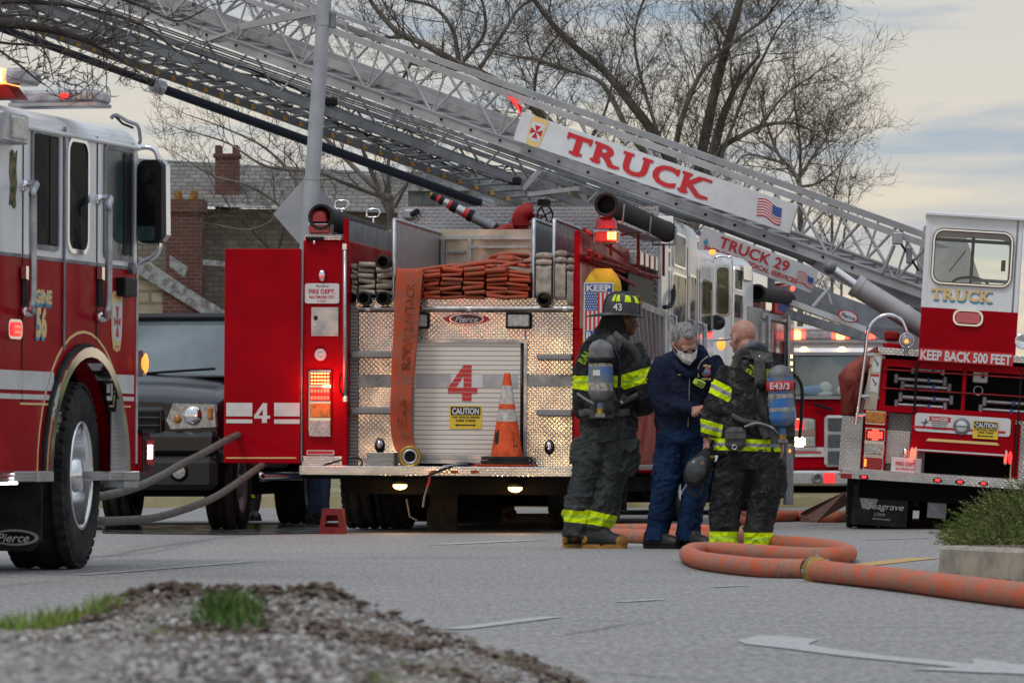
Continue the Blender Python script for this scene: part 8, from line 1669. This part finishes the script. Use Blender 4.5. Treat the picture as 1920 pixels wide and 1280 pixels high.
g = MB(); a = P(405, 385, 86.2); b_ = P(448, 290, 86.2); g.bx((a.x, 85.9, a.z-.3), (b_.x, 86.5, b_.z), 'chimney_brick'); g.bx((a.x, 85.9, b_.z), (a.x+.1, 86.5, b_.z+.15), 'chimney_brick'); g.bx((b_.x-.1, 85.9, b_.z), (b_.x, 86.5, b_.z+.15), 'chimney_brick'); g.bx((a.x-.03, 85.87, b_.z-.06), (b_.x+.03, 86.53, b_.z), 'chimney_brick'); g.build('chimney', rf, True)
g = MB(); a = P(312, 600, 84.2); b_ = P(380, 388, 84.2); g.bx((a.x, 84.0, .3), (b_.x, 84.9, b_.z), 'chimney_brick'); g.bx((a.x-.04, 83.95, b_.z-.1), (b_.x+.04, 84.95, b_.z+.12), 'chimney_brick'); 
for x in (334, 364): c = P(x, 366, 84.4); g.cyl(c-V((0, 0, .1)), c+V((0, 0, .07)), .08, 'boot_tan', .07, seg=12)
g.build('chimney_stack', hs, True)
h2 = thing('house', 'low cream gabled house front with peeling white trim behind the engine mirror', 'house', P(300, 900, 80))
mat('trim_white', (.34, .35, .37), .8, col2=(.14, .13, .12), vs=9); YG = 80
g = MB(); g.prism([P(120, 950, YG), P(120, 470, YG), P(256, 478, YG), P(420, 590, YG), P(460, 620, YG), P(460, 950, YG)], (0, 2.5, 0), 'house_siding'); g.build('wall', h2, True)
g = MB(); g.prism([P(240, 470, YG-.1), P(266, 487, YG-.1), P(425, 585, YG-.1), P(470, 612, YG-.1), P(470, 632, YG-.1), P(405, 604, YG-.1), P(256, 512, YG-.1), P(240, 500, YG-.1)], (0, .1, 0), 'trim_white'); g.prism([P(318, 478, YG+.2), P(352, 500, YG+.2), P(345, 520, YG+.2), P(318, 500, YG+.2)], (0, .2, 0), 'trim_white'); g.prism([P(380, 486, YG+.5), P(425, 490, YG+.5), P(425, 499, YG+.5), P(380, 497, YG+.5)], (0, .1, 0), 'trim_white'); g.build('gable_trim', h2, True)
g = MB(); g.prism([P(305, 545, YG-.05), P(392, 588, YG-.05), P(392, 700, YG-.05), P(305, 700, YG-.05)], (0, .04, 0), 'chimney_brick'); g.build('brick_front', h2, True)
h3 = thing('house', 'flat dark roofed building with a pale fascia glimpsed under the ladder pipe', 'house', P(850, 900, 95))
g = MB(); g.bx(P(735, 950, 95), P(1260, 352, 95)+V((0, 5, 0)), 'stone_wall'); g.build('wall', h3, True); g = MB(); g.bx(P(742, 385, 94.8), P(1100, 322, 94.8)+V((0, 5.5, 0)), 'steel_grey'); g.build('roof', h3, True)
g = MB(); g.bx(P(755, 358, 94.6), P(880, 343, 94.6)+V((0, .2, 0)), 'trim_white'); g.build('fascia', h3, True)
mat('bark', (.10, .085, .072), .9, col2=(.20, .18, .16), vs=3, bmp=.5, bs=12, bd=.02); mat('bark_dark', (.045, .038, .035), .9); mat('bark_twig', (.10, .082, .068), .9)
tr = random.Random(5)
def twig(mb, p, d, ln, r_, depth, m, up=.15, br=(3, 5), wig=.28, lenk=.62):
    n = 5; pts = [V(p)]; d = V(d).normalized(); rs = [r_]
    for i in range(n):
        d = (d+V((tr.uniform(-1, 1)*wig, tr.uniform(-1, 1)*wig*.8, tr.uniform(-1, 1)*wig+up*.35))).normalized(); pts.append(pts[-1]+d*ln/n); rs.append(r_*(1-(i+1)/n*.6))
    mb.tube(pts, rs, m, 3 if r_ < .02 else 5, caps=False)
    if depth <= 0: return
    for k in range(tr.randint(*br)):
        i = tr.randint(1, n); base = pts[i]; dd = (pts[i]-pts[i-1]).normalized(); o = V((tr.uniform(-1, 1), tr.uniform(-1, 1)*.8, tr.uniform(-.8, 1))); o = (o-dd*o.dot(dd)).normalized(); a = R(tr.uniform(28, 62))
        twig(mb, base, dd*math.cos(a)+o*math.sin(a), ln*lenk*tr.uniform(.7, 1.2), max(.0035 if r_ < .02 else .005, rs[i]*.55), depth-1, m, up, br, wig, lenk)
def tree(label, Y, limbs_, scale, group='bare trees behind the engines', tw=(.010, .9, 2), dens=1.0, mb_='bark', base=None, up=.2, br=(3, 5)):
    root = thing('bare_tree', label, 'tree', base or P(limbs_[0][0][0][0], 950, Y), group); g = MB(); t = MB()
    for pts, r0, r1 in limbs_:
        dy = tr.uniform(-1.2, 1.2); q = smoothpath([P(x, y, Y+dy*min(1, i*.5)) for i, (x, y) in enumerate(pts)], 6); n = len(q); r0 *= .62; r1 *= .75; g.tube(q, [r0+(r1-r0)*k/(n-1) for k in range(n)], mb_, 8)
        L_ = sum((q[i+1]-q[i]).length for i in range(n-1)); cnt = int(L_*dens*3.2)
        for k in range(cnt):
            i = tr.randint(1, n-1); dd = (q[i]-q[i-1]).normalized(); o = V((tr.uniform(-1, 1), tr.uniform(-1, 1)*.7, tr.uniform(-.5, 1))); o = (o-dd*o.dot(dd)).normalized(); a = R(tr.uniform(30, 70)); rr0 = (r0+(r1-r0)*i/(n-1))
            twig(t, q[i], dd*math.cos(a)+o*math.sin(a), tw[1]*tr.uniform(.6, 1.3)*scale, min(rr0*.5, tw[0]*2.2), tw[2], 'bark_twig', up, br)
        twig(t, q[-1], (q[-1]-q[-2]), tw[1]*scale, r1, tw[2], 'bark_twig', up, br)
    g.build('trunk', root, True); t.build('crown', root, True); return root
tree('large bare tree with many spreading limbs above the TRUCK sign', 74, [
    ([(1272, 700), (1275, 420), (1262, 320), (1225, 250), (1180, 190), (1130, 130), (1080, 90), (1040, 50), (1005, 5)], .16, .05),
    ([(1275, 460), (1230, 320), (1180, 250), (1150, 190), (1120, 150), (1060, 130), (1000, 110)], .09, .03),
    ([(1290, 460), (1310, 320), (1328, 230), (1345, 150), (1362, 90), (1385, 10), (1392, -30)], .15, .07),
    ([(1300, 430), (1335, 290), (1355, 220), (1368, 190)], .13, .07),
    ([(1255, 400), (1268, 270), (1290, 190), (1320, 130), (1360, 90), (1430, 40)], .08, .03),
    ([(1310, 400), (1345, 290), (1390, 255), (1430, 236), (1480, 230), (1515, 242), (1535, 256)], .09, .012),
    ([(1350, 300), (1395, 180), (1430, 110), (1455, 60), (1480, 30)], .05, .015),
    ([(1240, 270), (1200, 140), (1190, 60), (1210, -10)], .05, .02), ([(1420, 250), (1460, 190), (1495, 160), (1520, 145)], .04, .012)], 1.0, dens=1.9, br=(3, 5), tw=(.0055, .85, 3))
tree('bare tree with long arching limbs in the middle, seen through the ladder truss', 78, [
    ([(1075, 700), (1080, 400), (1060, 280), (1000, 200), (930, 155), (860, 120), (800, 85), (745, 60), (700, 10)], .15, .05),
    ([(930, 155), (880, 130), (852, 125)], .14, .10), ([(860, 120), (850, 60), (815, 15), (760, 0)], .06, .03), ([(895, 135), (945, 60), (970, 20), (1010, -10)], .06, .03),
    ([(870, 115), (905, 70), (910, 30), (900, -10)], .05, .03), ([(790, 82), (740, 190), (780, 230)], .05, .02), ([(760, 70), (700, 70), (640, 60), (600, 30)], .05, .02), ([(1000, 200), (1010, 120), (1050, 60)], .05, .02), ([(1080, 300), (1130, 220), (1150, 150)], .05, .02)], 1.0, dens=1.5, tw=(.006, 1.0, 3))
tree('smaller multi stemmed bare tree in front of the shingle roof', 66, [
    ([(733, 700), (733, 400), (722, 370), (690, 340), (640, 290), (600, 250), (560, 228)], .09, .025), ([(730, 400), (700, 330), (680, 280), (668, 240)], .07, .02), ([(733, 390), (727, 320), (735, 270)], .06, .02), ([(722, 372), (650, 345), (590, 322), (500, 312), (430, 270), (370, 250)], .05, .012), ([(740, 390), (770, 330), (790, 280)], .04, .015), ([(600, 322), (540, 380), (500, 420)], .02, .01)], .8, dens=.9, br=(2, 4), tw=(.006, .8, 3))
tree('low twiggy bare tree at the right, below the end of the TRUCK sign', 84, [
    ([(1500, 700), (1500, 380), (1492, 330), (1460, 290), (1440, 240)], .09, .03), ([(1495, 340), (1520, 300), (1545, 265), (1555, 240)], .06, .015), ([(1498, 350), (1530, 345), (1560, 325), (1575, 310)], .05, .012), ([(1500, 330), (1500, 270), (1490, 200)], .05, .02), ([(1480, 310), (1400, 290), (1370, 330)], .04, .015)], 1.0, dens=1.6, tw=(.007, .9, 3))
tree('spreading bare tree whose twigs veil the grey shingle roof', 70, [([(640, 700), (600, 480), (540, 400), (470, 350), (400, 330), (350, 300)], .06, .01), ([(600, 480), (560, 350), (500, 280), (420, 240), (350, 215)], .05, .008), ([(540, 400), (470, 430), (400, 420)], .03, .01), ([(600, 470), (610, 380), (590, 300)], .03, .01)], .8, dens=1.3, br=(2, 4), tw=(.005, .8, 3))
tree('thin bare shrubby tree against the stone house wall', 80.5 if False else 82, [
    ([(520, 700), (515, 500), (480, 440), (440, 400), (420, 370)], .05, .015), ([(515, 500), (530, 440), (545, 400)], .04, .012), ([(515, 560), (450, 520), (400, 500)], .03, .012)], .8, dens=1.2, tw=(.006, .7, 2), mb_='bark_dark')
tree('faint bare twigs rising right of the sign board far behind', 90, [([(1560, 700), (1560, 430), (1562, 380), (1570, 340)], .05, .02), ([(1575, 700), (1580, 470), (1590, 400), (1592, 350)], .04, .01)], .8, dens=2.0, tw=(.007, .7, 2))
# overhanging branches top left, a nearer tree standing out of frame to the left
tree('dark budding branches reaching in from the top left corner over the engine', 25.5, [
    ([(-260, 1200), (-255, 400), (-200, 120), (-90, 60), (0, 45), (90, 55), (170, 80), (230, 115)], .10, .008), ([(-120, 70), (-20, 10), (80, 5), (180, 20), (270, 50), (330, 95)], .03, .005),
    ([(-60, 55), (20, 110), (70, 150), (85, 160)], .014, .004), ([(60, 50), (90, 110), (100, 150)], .010, .003), ([(-40, 20), (60, -10), (160, -20), (260, 10), (330, 40), (380, 20)], .02, .004), ([(-100, 60), (0, 80), (100, 90), (180, 122), (215, 128)], .016, .003), ([(0, 30), (60, 30), (130, 50), (200, 70)], .014, .003), ([(150, 175), (180, 150), (218, 128)], .004, .002)], .30, 'tree leaning in from the left', (.0028, .62, 2), 3.2, 'bark_dark', (P(-260, 1250, 25.5).x, 25.5, 0), .05, (2, 3))
